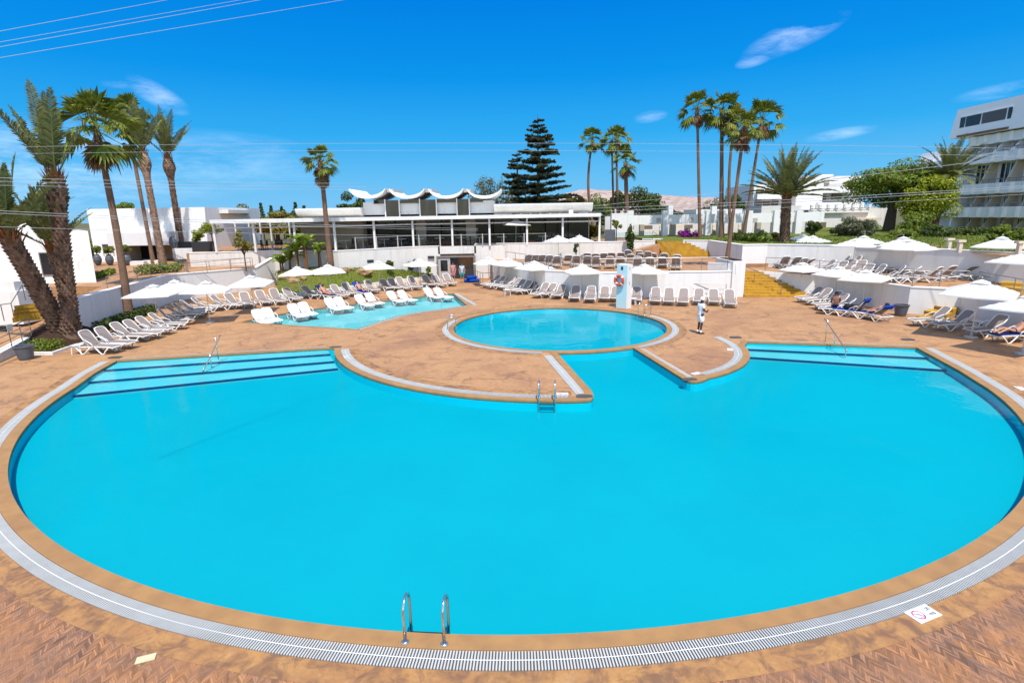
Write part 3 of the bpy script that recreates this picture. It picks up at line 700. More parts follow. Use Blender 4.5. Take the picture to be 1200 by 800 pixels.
# left corner: ramp, kerb, steps and white blocks
rl = [G(-60, 446, 0).xy, G(0, 421, 0).xy, G(51, 389, 0).xy]
mb = MB(); mb.hexa([(*p, -0.1) for p in (rl[0], rl[2], (-25.2, 33.7), (-38, 33.0))], [(*rl[0], 0.10), (*rl[2], 0.30), (-25.2, 33.7, 1.12), (-38, 33.0, 1.12)]); struct('ramp', mb, M['deck'])
wall('kerb_wall', [G(-60, 452, 0).xy, G(25, 413, 0).xy, G(51, 398, 0).xy], -0.1, lambda i: (0.12, 0.42, 0.36)[i], 'low white kerb wall below the ramp handrail at far left', group='low white kerbs', cap=True)
st = stairs('yellow steps behind the leaning palm at the far left', G(15, 377, 1.1).xy, G(44, 372, 1.1).xy, G(18, 358, ZL).xy, G(50, 355, ZL).xy, 1.1, ZL, 4)
mb = MB(); a = G(-30, 374, 0.9); b = G(26, 371, 0.9); mb.prism([a.xy, b.xy, b.xy+Vector((0.0, 2.2)), a.xy+Vector((0, 2.2))], 0.5, 2.25); o = obj('parapet_block', mb, M['white_wall']); tag(o, 'low white block beside the steps at the left edge', 'wall', 'white blocks at the left edge')
mb = MB(); a = G(-30, 352, 1.85); b = G(20, 350, 1.85); mb.prism([a.xy, b.xy, b.xy+Vector((0.0, 2)), a.xy+Vector((0, 2))], 1.8, 2.75); o = obj('parapet_block', mb, M['white_wall']); tag(o, 'upper white planter block at the left edge, below the white house', 'wall', 'white blocks at the left edge')
# earth bed under the big date palms
mb = MB(); n = 14; c = G(72, 400, 0)
rings = [(1.75, 0.0), (1.5, 0.25), (1.1, 0.55), (0.6, 0.85), (0.05, 0.95)]
vs = []; random.seed(3)
for r, z in rings:
    for k_ in range(n):
        a = 2*math.pi*k_/n; rr = r*(1+random.uniform(-.12, .12)); vs.append((c.x+rr*math.cos(a)*1.15, c.y+rr*math.sin(a), z+random.uniform(-.04, .04)))
mb.add(vs, [(i*n+k_, i*n+(k_+1) % n, (i+1)*n+(k_+1) % n, (i+1)*n+k_) for i in range(4) for k_ in range(n)]); struct('earth_mound', mb, M['earth'], smooth=True)
wall('kerb_wall', [G(32, 416, 0).xy, G(62, 416, 0).xy, G(85, 408, 0).xy, G(103, 403, 0).xy], -0.1, 0.13, 'low white kerb round the earth bed of the date palms', th=0.12, cap=False, group='low white kerbs')

# grass mound with kerb
front = [G(326, 350, 0).xy, G(370, 345, 0).xy, G(420, 338, 0).xy, G(470, 331, 0).xy, G(512, 326, 0).xy]
back = [Vector((-20.5, 48.2)), Vector((-17, 47.4)), Vector((-14.5, 46.6)), Vector((-11.0, 49.2)), Vector((-6.6, 51.1))]
nu, nv = 40, 14; vs = []; random.seed(5)
def lerpl(pl, t):
    s = t*(len(pl)-1); i = min(int(s), len(pl)-2); return pl[i].lerp(pl[i+1], s-i)
for i in range(nu+1):
    u = i/nu; f, b = lerpl(front, u), lerpl(back, u)
    for j in range(nv+1):
        v_ = j/nv; p = f.lerp(b, v_)
        hmax = 1.45*max(0, math.sin(math.pi*min(1, 0.22+u*0.78)))**0.8
        z = 0.22+hmax*math.sin(min(1, v_*1.15)*math.pi/2)+0.05*math.sin(p.x*2.1)*math.cos(p.y*1.7)
        vs.append((p.x, p.y, z if u < 0.97 else 0.22))
mb = MB(); mb.add(vs, [(i*(nv+1)+j, (i+1)*(nv+1)+j, (i+1)*(nv+1)+j+1, i*(nv+1)+j+1) for i in range(nu) for j in range(nv)])
struct('grass_mound', mb, M['grass'], smooth=True)
def mound_z(p):
    best = min(vs_m, key=lambda q: (q[0]-p[0])**2+(q[1]-p[1])**2); return best[2]
vs_m = list(vs)
wall('kerb_wall', [q+Vector((0, -0.25)) for q in front], -0.1, 0.30, 'long low white kerb below the grass mound, behind the lounger row', th=0.3, cap=False, group='low white kerbs')
# grass blades as one mass
random.seed(11); mb = MB()
for i in range(5200):
    q = random.choice(vs_m); x = q[0]+random.uniform(-.3, .3); y = q[1]+random.uniform(-.3, .3); z = q[2]-0.02
    a = random.uniform(0, 6.28); h = random.uniform(.06, .16); wd = 0.03
    mb.add([(x-wd*math.cos(a), y-wd*math.sin(a), z), (x+wd*math.cos(a), y+wd*math.sin(a), z), (x+random.uniform(-.06, .06), y+random.uniform(-.06, .06), z+h)], [(0, 1, 2)])
o = obj('grass_blades', mb, M['leaf_grass']); tag(o, 'short grass growing on the mound', 'grass', None, 'stuff')
random.seed(12); mb = MB()
for i in range(16000):
    x = random.uniform(18, 42); y = random.uniform(22, 58)
    # keep on the lawn side of the long wall
    a_, b_ = Vector((20.2, 43.1)), Vector((25.0, 39.8)); 
    ok = (x > 25.2 + (39.8-y)*0.42 + 0.3) if y < 39.8 else (x > 18.2+(49.6-min(y, 49.6))*0.75)
    if not ok: continue
    a = random.uniform(0, 6.28); h = random.uniform(.05, .14); wd = 0.04
    mb.add([(x-wd*math.cos(a), y-wd*math.sin(a), ZU-.01), (x+wd*math.cos(a), y+wd*math.sin(a), ZU-.01), (x+random.uniform(-.06, .06), y+random.uniform(-.06, .06), ZU+h)], [(0, 1, 2)])
o = obj('grass_blades', mb, M['leaf_grass']); tag(o, 'short grass growing on the upper lawn', 'grass', None, 'stuff')
# rocks on the mound
def rock_mesh(s, seed):
    random.seed(seed); bm = bmesh.new(); bmesh.ops.create_icosphere(bm, subdivisions=2, radius=1)
    for v in bm.verts:
        k_ = 1+random.uniform(-.22, .18); v.co = Vector((v.co.x*s[0]*k_, v.co.y*s[1]*k_, v.co.z*s[2]*k_))
    me = bpy.data.meshes.new('rock'); bm.to_mesh(me); bm.free(); return me
for i, (px, py, s, lab) in enumerate(((336, 326, (.75,.4,.32), 'large pale sandstone rock at the left end of the mound'), (344, 330, (.5,.3,.2), 'brown flat rock below the large pale rock on the mound'), (354, 323, (.28,.2,.18), 'small pale rock right of the large pale rock'), (355.5, 327, (.25,.2,.18), 'small rock under the first mound umbrella, lower of two'),
        (369, 321.5, (.5,.3,.28), 'round sandstone rock left of the second mound umbrella'), (377, 320.5, (.5,.3,.28), 'orange sandstone rock behind the second mound umbrella pole'), (387, 321, (.35,.25,.2), 'small rock just right of the second mound umbrella pole'), (400, 318.5, (.6,.35,.28), 'wide rock under the palm trunk on the mound'), (411, 316.5, (.3,.2,.18), 'small pale rock high on the mound right of the palm'), (425.5, 320.5, (.75,.45,.36), 'largest rock pile right of the palm on the mound'), (432, 319, (.35,.3,.3), 'upright rock beside the largest rock on the mound'))):
    lo, hi = None, None
    # march the ray to the mound surface
    d = Vector(ray(px, py)); best = None
    for k_ in range(300):
        t_ = 34+k_*0.05; p = Vector((0, 0, H))+d*t_
        if p.z <= mound_z(p)+0.02: best = p; break
    if best is None: best = G(px, py, 1.0)
    o = link('rock', rock_mesh(s, i), M['rock']); o.location = best+Vector((0, 0, s[2]*0.3)); tag(o, lab, 'rock', 'rocks on the grass mound')
# ------------------------------------------------------------------ restaurant pavilion
rest = root('restaurant', (0, 0, 0), 'long low white pavilion restaurant with a scalloped wave roof', 'restaurant')
ZF = 2.98
def pz(px, py, Y): return P(px, py, Y)
# canopy slab follows the front edge
fe = [(-24.6, 46.0), (-15.0, 46.9), (-9.0, 50.0), (9.2, 50.4)]
fe = [P(246, 260, 47.3), P(388, 255.4, 46.5), P(484, 252.5, 51.0), P(704, 250, 50.6)]
fe = [Vector((p.x, p.y)) for p in fe]
bk = [Vector((fe[0].x, 52.5)), Vector((-14, 54.5)), Vector((-9, 56.5)), Vector((9.4, 57))]
mb = MB()
for i in range(3): mb.prism([fe[i], fe[i+1], bk[i+1], bk[i]], 5.53, 5.70)
obj('canopy_roof', mb, M['roof_white'], rest)
mb = MB(); strip(mb, offset(fe, 0.06, False), offset(fe, -0.10, False), 5.78, closed=False)
a, b = offset(fe, 0.06, False), offset(fe, -0.10, False)
mb = MB()
for i in range(3): mb.hexa([(*a[i], 5.44), (*a[i+1], 5.44), (*b[i+1], 5.44), (*b[i], 5.44)], [(*a[i], 5.76), (*a[i+1], 5.76), (*b[i+1], 5.76), (*b[i], 5.76)])
obj('fascia', mb, M['white_wall'], rest)
# second thin rail / pelmet under the fascia
mb = MB()
for i in range(3): mb.tube([(*offset(fe, -0.5, False)[i], 5.05), (*offset(fe, -0.5, False)[i+1], 5.05)], 0.05, 6)
obj('pelmet_rail', mb, M['white_wall'], rest)
# posts: front row
def on_front(px):
    for i in range(3):
        a, b = fe[i], fe[i+1]
        for t_ in np.linspace(0, 1, 200):
            p = a.lerp(b, float(t_)); d = ray(px, 268); X = d[0]/d[1]*p.y
            if abs(X-p.x) < 0.05: return p
    return None
for px in (250, 297, 345, 391.5, 438.5, 484, 530, 574, 617.5, 660, 702.5):
    p = on_front(px)
    if p is None: continue
    mb = MB(); mb.box((p.x*1.008, p.y+0.45, (ZF+5.5)/2), (0.17, 0.17, 5.5-ZF)); obj('post', mb, M['white_wall'], rest)
for px, Y in ((306, 53.5), (293, 53), (318, 54), (340, 54), (277, 52)):
    q = P(px, 275, Y); mb = MB(); mb.box((q.x, q.y, (ZF+5.5)/2), (0.12, 0.12, 5.5-ZF)); obj('post', mb, M['white_wall'], rest)
# body: solid beige part, glass front with mullions, piers
bx0 = P(350, 275, 52).x
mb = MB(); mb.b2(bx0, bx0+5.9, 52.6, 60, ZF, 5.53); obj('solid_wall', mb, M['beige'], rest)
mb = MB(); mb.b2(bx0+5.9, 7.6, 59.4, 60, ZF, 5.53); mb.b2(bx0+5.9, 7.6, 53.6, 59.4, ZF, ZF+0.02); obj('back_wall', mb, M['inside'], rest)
gx0 = bx0+5.9
n = 0
for x0, x1 in ((gx0, -9.0), (-9.0, -6.6), (-6.6, -4.2), (-4.2, -1.6), (-1.6, 1.0), (1.0, 3.4), (3.4, 5.6), (5.6, 7.6)):
    n += 1
    if n in (2, 4):   # pier between the glazed bays
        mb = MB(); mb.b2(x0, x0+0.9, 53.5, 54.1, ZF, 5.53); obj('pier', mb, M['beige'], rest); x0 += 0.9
    fr = MB()
    for x in (x0, x1): fr.box((x, 53.8, (ZF+5.5)/2), (0.08, 0.1, 5.5-ZF))
    fr.box(((x0+x1)/2, 53.8, 5.48), (x1-x0, 0.1, 0.1)); fr.box(((x0+x1)/2, 53.8, 4.95), (x1-x0, 0.09, 0.06))
    f = obj('window', fr, M['rail'], rest)
    g = MB(); g.b2(x0+0.04, x1-0.04, 53.79, 53.81, ZF, 5.45); obj('pane', g, M['glass'] if n % 3 else M['clear'], f)
# dim ceiling strip in front of the glass, balustrade posts with glass
bp_ = []
for i in range(60):
    px = 414+i*(640-414)/9
    if px > 642: break
    p = on_front(px)
    if p is not None: bp_.append(p)
mb = MB(); mb.tube([(bp_[0].x, bp_[0].y+.5, ZF+1.04), (fe[2].x, fe[2].y+.5, ZF+1.04), (bp_[-1].x, bp_[-1].y+.5, ZF+1.04)], .02, 6); bal = obj('balustrade', mb, M['concrete'], rest)
for p in bp_: mb = MB(); mb.box((p.x, p.y+0.5, ZF+0.55), (0.09, 0.06, 1.1)); obj('balustrade_post', mb, M['concrete'], bal)
mb = MB(); q0, q1 = on_front(412), on_front(640)
pts = [q0, fe[2], q1]
for i in range(2):
    a, b = pts[i], pts[i+1]; mb.add([(a.x, a.y+0.5, ZF+0.1), (b.x, b.y+0.5, ZF+0.1), (b.x, b.y+0.5, ZF+1.0), (a.x, a.y+0.5, ZF+1.0)], [(0, 1, 2, 3)])
obj('balustrade_glass', mb, M['clear'], bal)
# barrel edged mid roofs left and right of the tower
def barrel(x0, x1, Y0, Y1, z0, z1, parent):
    mb = MB(); n = 8; prof = []
    for i in range(n+1):
        a = -math.pi/2*(i/n); prof.append((Y0+1.1-1.1*math.cos(a)*1.0, z1+(z1-z0)*math.sin(a)))
    prof.append((Y1, z0)); prof.append((Y1, z1))
    vs = [(x0, y, z) for y, z in prof]+[(x1, y, z) for y, z in prof]; m = len(prof)
    mb.add(vs, [(i, (i+1) % m, m+(i+1) % m, m+i) for i in range(m)]+[tuple(range(m)), tuple(range(2*m-1, m-1, -1))])
    return obj('barrel_roof', mb, M['roof_white'], parent)
la, lb = P(348, 243, 54), P(424, 243, 54); ra, rb = P(579, 243, 54), P(694, 240, 54)
barrel(la.x, lb.x, 53.4, 60, 5.85, 6.65, rest); barrel(ra.x, rb.x, 53.4, 60, 5.95, 6.75, rest)
mb = MB(); mb.b2(la.x+.2, rb.x-.3, 54.6, 60, 5.55, 5.95); obj('clerestory_wall', mb, M['white_wall'], rest)
for i in range(7):
    x = P(600+i*11.5, 246, 54.5).x; mb = MB(); mb.b2(x, x+0.75, 54.55, 54.62, 5.62, 5.88); obj('clerestory_window', mb, M['glass'], rest)
mb = MB(); x = P(668, 246, 54).x; mb.b2(x-.2, x+.2, 53.0, 53.4, 5.7, 6.1); obj('roof_vent', mb, M['roof_white'], rest)
# tower under the scallops
tl, tr = P(423.5, 240, 54).x, P(578.5, 240, 54).x
mb = MB(); mb.b2(tl, tr, 54.6, 60, 5.6, 7.15); obj('tower_wall', mb, M['white_wall'], rest)
tx = lambda px: P(px, 240, 54.4).x
for a, b in ((452, 468), (492.5, 511), (536, 549.5)):
    mb = MB(); mb.b2(tx(a), tx(b), 54.35, 54.61, 5.75, 7.3); obj('tower_window', mb, M['glass'], rest)
for a, b in ((438, 451), (469, 491), (512, 534.5), (551, 566)):
    mb = MB(); mb.b2(tx(a), tx(b), 54.45, 54.61, 7.0, 7.35); obj('tower_strip_window', mb, M['glass'], rest)
mb = MB()
for px in (451.5, 468, 492, 511.5, 535.5, 550): mb.box((tx(px), 54.3, 6.55), (0.1, 0.12, 1.7))
obj('mullion', mb, M['white_wall'], rest)
for i, (a, b) in enumerate(((411, 453), (457.5, 498.5), (503, 543.5), (547.5, 587.5))):
    xa, xb = P(a, 222, 54).x, P(b, 222, 54).x; n = 18; top = P((a+b)/2, 221, 53.6).z; bot = P((a+b)/2, 229.3, 53.6).z
    mb = MB(); ins = []; outs = []
    for k_ in range(n+1):
        s = -1+2*k_/n; x = (xa+xb)/2+(xb-xa)/2*s
        z = bot+(top-bot)*(1-math.sqrt(max(0, 1-(s*0.96)**2)))/(1-math.sqrt(1-0.96**2))
        th_ = 0.28*(1-0.55*abs(s)**3); ins.append((x, z)); outs.append((x, z-th_))
    prof = ins+outs[::-1]; m = len(prof)
    vs = [(x, 53.3, z) for x, z in prof]+[(x, 60, z) for x, z in prof]
    mb.add(vs, [(i_, m+i_, m+(i_+1) % m, (i_+1) % m) for i_ in range(m)])
    mb.add(vs, [(k_, k_+1, m-2-k_, m-1-k_) for k_ in range(n)]+[(m+k_+1, m+k_, 2*m-1-k_, 2*m-2-k_) for k_ in range(n)])
    obj('scallop_roof', mb, M['white_wall'], rest)
    if i < 3:
        xg0, xg1 = xb+0.05, P((453, 498.5, 543.5)[i]+4.5, 222, 54).x-0.05
        mb = MB(); mb.b2(xb-0.25, xg1+0.3, 54.2, 59, top-0.35, top-0.05); obj('valley_gutter', mb, M['concrete'], rest)
# kiosk recess in the wall below
kio = root('kiosk', (-5.0, 51.2, 0), 'small dark service kiosk built into the white wall, two guests in front', 'kiosk')
mb = MB(); mb.b2(-1.75, 1.75, 1.6, 1.7, 0, 2.3); mb.b2(-1.75, 1.75, 0.0, 1.6, 2.0, 2.12); mb.b2(1.65, 1.75, 0, 1.6, 0, 2.0); obj('back_wall', mb, M['white_wall2'], kio)
mb = MB(); mb.b2(-1.85, 1.75, -0.25, 0.0, 1.98, 2.14); mb.b2(1.55, 1.75, -0.3, -0.05, 0, 2.1); mb.b2(-1.85, -1.7, -0.2, 0, 0, 1.98); obj('frame', mb, M['rail'], kio)
mb = MB(); mb.b2(-1.7, -0.6, -0.18, -0.10, 0, 1.95); d = obj('door', mb, M['concrete'], kio)
mb = MB(); mb.b2(-1.5, -0.85, -0.2, -0.17, 0.75, 1.75); obj('pane', mb, M['glass'], d)
mb = MB(); mb.b2(-0.55, 0.1, 0.1, 0.3, 0, 1.95); obj('dark_panel', mb, M['dark'], kio)
mb = MB(); mb.b2(0.1, 1.5, -0.1, 0.5, 0, 0.95); obj('counter', mb, M['dark'], kio)
mb = MB(); mb.b2(-6.7, -6.55, 51.3, 51.6, 0, 3.0); mb.b2(-3.35, -3.2, 51.3, 51.6, 0, 3.1); mb.b2(-6.7, -3.2, 51.3, 51.7, 2.3, 3.0)
o = obj('retaining_wall', mb, M['white_wall2']); tag(o, 'white wall panel above the service kiosk opening', 'wall', 'white retaining walls')
mb = MB(); mb.b2(-0.3, 0.3, -.03, .03, -.12, .12)
for px, py, lab in ((434, 306, 'small black vent in the white wall above the mound umbrella'), (505, 301.5, 'small black vent in the white wall left of the kiosk')):
    q = P(px, py, 50.0); q = Vector((q.x, 46.4+(q.x+14.5)*0.811-0.1, q.z)) if px < 470 else Vector((P(px, py, 51.0).x, 51.05, P(px, py, 51).z))
    if px < 470:
        for Y in np.linspace(45, 51, 121):
            q = P(px, py, float(Y))
            if q.y >= 46.4+(q.x+14.5)*0.811-0.06: break
    o = obj('wall_vent', mb, M['dark'], loc=q); o.rotation_euler = (0, 0, 0.68 if px < 470 else 0.2); tag(o, lab, 'vent')

# ------------------------------------------------------------------ white houses at the left
def opening(parent, name, x0, x1, z0, z1, y, m, frame=0.07):
    """framed opening on a wall facing -Y, set slightly into it"""
    mb = MB()
    mb.b2(x0-frame, x0, y-0.05, y+0.1, z0-frame, z1+frame); mb.b2(x1, x1+frame, y-0.05, y+0.1, z0-frame, z1+frame)
    mb.b2(x0, x1, y-0.05, y+0.1, z1, z1+frame); mb.b2(x0, x1, y-0.05, y+0.1, z0-frame, z0)
    f = obj(name, mb, M['rail'], parent)
    g = MB(); g.b2(x0, x1, y-0.02, y+0.05, z0, z1); obj('pane', g, M[m], f)
    return f
YA = G(113, 331, ZL).y
hA = root('white_house', (0, 0, 0), 'white battered-wall house half hidden behind the date palms at the left edge', 'house', 'white houses on the left')
x1b, x1t = P(113, 331, YA).x, P(103, 271, YA+0.8).x
zt = P(95, 271, YA).z
mb = MB()
mb.hexa([(-60, YA, ZL-.3), (x1b, YA, ZL-.3), (x1b*1.2-.5, YA*1.2, ZL-.3), (-60, YA*1.2, ZL-.3)], [(-60, YA+.8, zt), (x1t, YA+.8, zt), (x1t*1.18-.5, YA*1.2, zt), (-60, YA*1.2, zt)])
obj('wall', mb, M['white_wall2'], hA)
xh = P(43, 258, YA+1.2).x; zh = P(30, 257, YA+1.2).z
mb = MB(); mb.hexa([(-58, YA+.81, zt-.02), (xh+.9, YA+.81, zt-.02), (xh*1.16, YA+6.5, zt-.02), (-58, YA+6.5, zt-.02)], [(-58, YA+1.4, zh), (xh, YA+1.4, zh), (xh*1.16, YA+6.3, zh), (-58, YA+6.3, zh)])
obj('upper_wall', mb, M['white_wall2'], hA)
wx0, wx1 = P(47, 310, YA).x, P(66, 310, YA).x
opening(hA, 'window', wx0, wx1, P(55, 322, YA).z, P(55, 297, YA).z, YA+0.16, 'glass')
YB = 55.0
hB = root('white_house', (0, 0, 0), 'long white flat-roofed house with a dark porch behind the tall left palms', 'house', 'white houses on the left')
q0, q1 = P(97, 246, YB), P(242, 242.5, YB); zb0 = P(110, 312, YB).z
mb = MB()
xa, xb, xc = P(113, 312, YB).x, P(243, 290, YB).x, P(264, 243, YB+9).x
zt = q1.z
px1, px2 = P(141, 290, YB).x, P(206, 290, YB).x; pzt = P(170, 287.5, YB).z
# front wall left of the porch, above the porch, right of it
mb.hexa([(xa, YB, ZL-.2), (px1, YB, ZL-.2), (px1, YB+12, ZL-.2), (xa, YB+12, ZL-.2)], [(q0.x, YB+.5, zt), (px1, YB+.5, zt), (px1, YB+12, zt), (q0.x, YB+12, zt)])
mb.hexa([(px1, YB+.2, pzt), (px2, YB+.2, pzt), (px2, YB+12, pzt), (px1, YB+12, pzt)], [(px1, YB+.5, zt), (px2, YB+.5, zt), (px2, YB+12, zt), (px1, YB+12, zt)])
mb.hexa([(px2, YB, ZL-.2), (xb, YB, ZL-.2), (xb+.3, YB+12, ZL-.2), (px2, YB+12, ZL-.2)], [(px2, YB+.5, zt), (xb, YB+.5, zt), (xb+.3, YB+12, zt), (px2, YB+12, zt)])
obj('wall', mb, M['white_wall'], hB)
mb = MB(); mb.b2(px1, px2, YB+3.0, YB+3.2, ZL-.2, pzt); obj('porch_wall', mb, M['cream'], hB)
mb = MB(); mb.b2(px1-.3, P(206, 275, YB).x, YB-1.2, YB+.25, P(170, 287, YB).z, P(170, 272, YB).z); obj('porch_canopy', mb, M['white_wall'], hB)
opening(hB, 'porch_window', P(166, 295, YB+3).x, P(184, 295, YB+3).x, ZL+.1, ZL+2.1, YB+2.95, 'glass')
opening(hB, 'door', P(121, 295, YB).x, P(132, 295, YB).x, ZL+.5, P(125, 287, YB).z, YB+.12, 'glass_brown')
mb = MB(); mb.b2(xb+.1, P(273, 246, YB+4).x, YB+3, YB+9, P(265, 250, YB+4).z, P(265, 246, YB+4).z); obj('roof_slab', mb, M['roof_white'], hB)
mb = MB(); mb.b2(P(201, 285, YB-3).x, P(207, 285, YB-3).x, YB-3, YB-2.6, ZL, P(204, 271, YB-3).z); o = obj('gate_pier', mb, M['concrete']); tag(o, 'slim grey pier in front of the long white house', 'pier')
# dark planter screens and low white walls in front of the house
for (a, b, y0, y1, Y, m, lab) in ((209, 224, 283, 291, 52, 'glass', 'dark blue low screen left of the big planter'), (226, 246, 283, 298, 50, 'dark', 'dark square planter box below the pale shrub')):
    q = P(a, y1, Y); r = P(b, y0, Y); mb = MB(); mb.b2(q.x, r.x, Y, Y+.8, q.z, r.z); o = obj('planter_screen', mb, M[m]); tag(o, lab, 'planter')
for (a, b, y0, y1, Y, lab) in ((153, 168, 306, 315, 50, 'low white bench wall left of the leaning palm base'), (168, 186, 305, 311, 51.5, 'second low white bench wall by the palm base'), (203, 226, 291, 300, 51, 'low white wall under the dark blue screen')):
    q = P(a, y1, Y); r = P(b, y0, Y); mb = MB(); mb.b2(q.x, r.x, Y, Y+.5, max(ZL-.1, q.z-.3), r.z); o = obj('bench_wall', mb, M['white_wall']); tag(o, lab, 'wall')

# ------------------------------------------------------------------ bungalow terrace behind the palms
bun = root('bungalow_row', (0, 0, 0), 'row of low white bungalows with square pillars behind the tall palms', 'bungalows')
YC = 64.0
zb_, zf0, zf1 = ZU-.1, P(820, 262, YC).z, P(820, 251, YC).z
def bx(px, Y=YC): return P(px, 262, Y).x
mb = MB(); mb.b2(bx(738), bx(965), YC, YC+.6, zf0, zf1); obj('fascia', mb, M['white_wall'], bun)
mb = MB(); mb.b2(bx(716), bx(738), YC-.3, YC+.5, zb_, P(720, 250, YC).z); obj('end_wall', mb, M['white_wall'], bun)
for a, b in ((735, 741.5), (776, 782), (826, 832), (841, 848), (871, 880), (905, 913), (931, 938)):
    mb = MB(); mb.b2(bx(a), bx(b), YC-.35, YC+.45, zb_, P(a, 250, YC).z+.3); obj('pillar', mb, M['white_wall'], bun)
for a, b in ((754, 759), (791, 797), (862, 866), (894, 899)):
    mb = MB(); mb.b2(bx(a), bx(b), YC+1.5, YC+2.2, zb_, zf0); obj('inner_pillar', mb, M['beige'], bun)
mb = MB(); mb.b2(bx(716), bx(965), YC+4, YC+4.3, zb_, zf1-.1); obj('inner_wall', mb, M['white_wall2'], bun)
for a, b in ((743, 752), (761, 775), (784, 790), (798, 812), (815, 825), (833, 840), (850, 861), (882, 893)):
    mb = MB(); mb.b2(bx(a), bx(b), YC+3.9, YC+4.01, zb_+.1, zf0-.2); w_ = obj('window', mb, M['inside'] if a % 2 else M['cream'], bun)
    mb = MB(); mb.b2(bx(a), bx(b), YC+3.2, YC+4.0, zf0-.95, zf0-.80); obj('sunshade', mb, M['cream'], bun)
    mb = MB(); mb.b2(bx(a), bx(b)-.2, YC+2.6, YC+2.75, zb_, zb_+.8); obj('low_wall', mb, M['white_wall'], bun)
for px, py in ((772, 258), (810, 257.5), (885, 258)):
    q = P(px, py, YC-.01); mb = MB(); mb.b2(q.x-.25, q.x+.25, YC-.06, YC+.0, q.z-.25, q.z+.25); obj('wall_lamp', mb, M['concrete'], bun)
# upper set back storey
mb = MB(); mb.b2(bx(832), bx(890), YC+5, YC+10, zf1-.2, P(850, 245, YC+5).z); obj('upper_block', mb, M['white_wall'], bun)
mb = MB(); mb.b2(bx(800), bx(806), YC+6, YC+7, zf1-.2, P(803, 240.5, YC+6).z); obj('chimney', mb, M['white_wall'], bun)
mb = MB(); mb.b2(bx(850), bx(856), YC+4.5, YC+5.2, zf1-.2, P(853, 241, YC+5).z); obj('chimney', mb, M['white_wall'], bun)

# middle white building with stepped balconies
YD = 92.0
dx = lambda px: P(px, 240, YD).x
dz = lambda py, px=930: P(px, py, YD).z
mid = root('stepped_building', (0, 0, 0), 'white stepped apartment block behind the bushy date palm', 'building')
mb = MB()
mb.b2(dx(882), dx(925), YD, YD+12, 2.5, dz(216, 900)); mb.b2(dx(925), dx(955), YD-2, YD+12, 2.5, dz(207, 940)); mb.b2(dx(955), dx(1012), YD+1, YD+14, 2.5, dz(206, 980))
mb.b2(dx(968), dx(985), YD+3, YD+8, dz(208), dz(203, 976))
obj('wall', mb, M['white_wall'], mid)
mb = MB(); mb.b2(dx(880), dx(925), YD-4, YD, 2.5, dz(241)); mb.b2(dx(925), dx(1012), YD-6, YD-2, 2.5, dz(246)); obj('lower_wall', mb, M['white_wall2'], mid)
for (a, b, t0, t1) in ((885, 893, 221, 226), (895, 902, 221, 226), (906, 915, 221, 225.5), (884, 892, 234, 240), (894, 902, 235, 240), (904, 911, 234, 240)):
    mb = MB(); mb.b2(dx(a), dx(b), YD-.3, YD+.05, dz(t1), dz(t0)); obj('window', mb, M['inside'], mid)
for (y0, y1) in ((227, 233), ):
    mb = MB(); mb.b2(dx(882), dx(922), YD-1.5, YD-.3, dz(y1), dz(y0)); obj('balcony', mb, M['white_wall'], mid)
for (a, b, t0, t1) in ((957, 972, 214.5, 217.5), (952, 961, 229, 235), (962, 970, 229, 235), (977, 988, 228, 234), (998, 1006, 240, 246)):
    mb = MB(); mb.b2(dx(a), dx(b), YD+.7 if t0 < 220 else YD+.6, YD+1.05, dz(t1), dz(t0)); obj('window', mb, M['inside'], mid)
for (a, b, y0, y1, yy) in ((952, 1000, 219, 227, YD-.8), (948, 1000, 238, 247, YD-2.8), (925, 990, 247, 250, YD-6.4)):
    mb = MB(); mb.b2(dx(a), dx(b), yy, yy+1.5, dz(y1), dz(y0)); f = obj('balcony', mb, M['white_wall'], mid)
    mb = MB(); mb.tube([(dx(a), yy-.1, dz(y0)+.25), (dx(b), yy-.1, dz(y0)+.25)], 0.06, 6); obj('handrail', mb, M['rail'], f)
for a, b, y0, y1, yy in ((940, 946, 260, 274, YD-6.1), (962, 968, 262, 270, YD-6.1), (872, 876, 258, 272, YD-4.2)):
    mb = MB(); mb.b2(dx(a), dx(b), yy, yy+.2, dz(y1), dz(y0)); obj('window', mb, M['inside'], mid)
mb = MB(); mb.b2(dx(965), dx(1000), YD-7.5, YD-6, dz(259), dz(256)); obj('pergola_beam', mb, M['cream'], mid)
for i in range(8):
    mb = MB(); x = dx(926+i*9); mb.b2(x, x+.35, YD-6.5, YD-6.1, dz(247), dz(241)); obj('railing_post', mb, M['white_wall'], mid)

# ------------------------------------------------------------------ stepped hotel at the right
hot = root('hotel', (0, 0, 0), 'tall white stepped hotel with long balconies at the right edge', 'hotel')
HX = 58.0
def hz(px, py, X=HX):        # height on the facade plane x = X
    d = ray(px, py); t_ = X/d[0]; return Vector((X, d[1]*t_, H+d[2]*t_))
ya = hz(1113, 250).y; yb = hz(1235, 250).y       # far end, near end (beyond the frame)
L_ = lambda py: hz(1160, py).z
def hb(mb, x0, x1, y0, y1, z0, z1): mb.b2(x0, x1, y0, y1, z0, z1)
mb = MB(); hb(mb, HX+2.2, HX+22, yb, ya, ZU-.2, 14.4); obj('wall', mb, M['hotel_white'], hot)
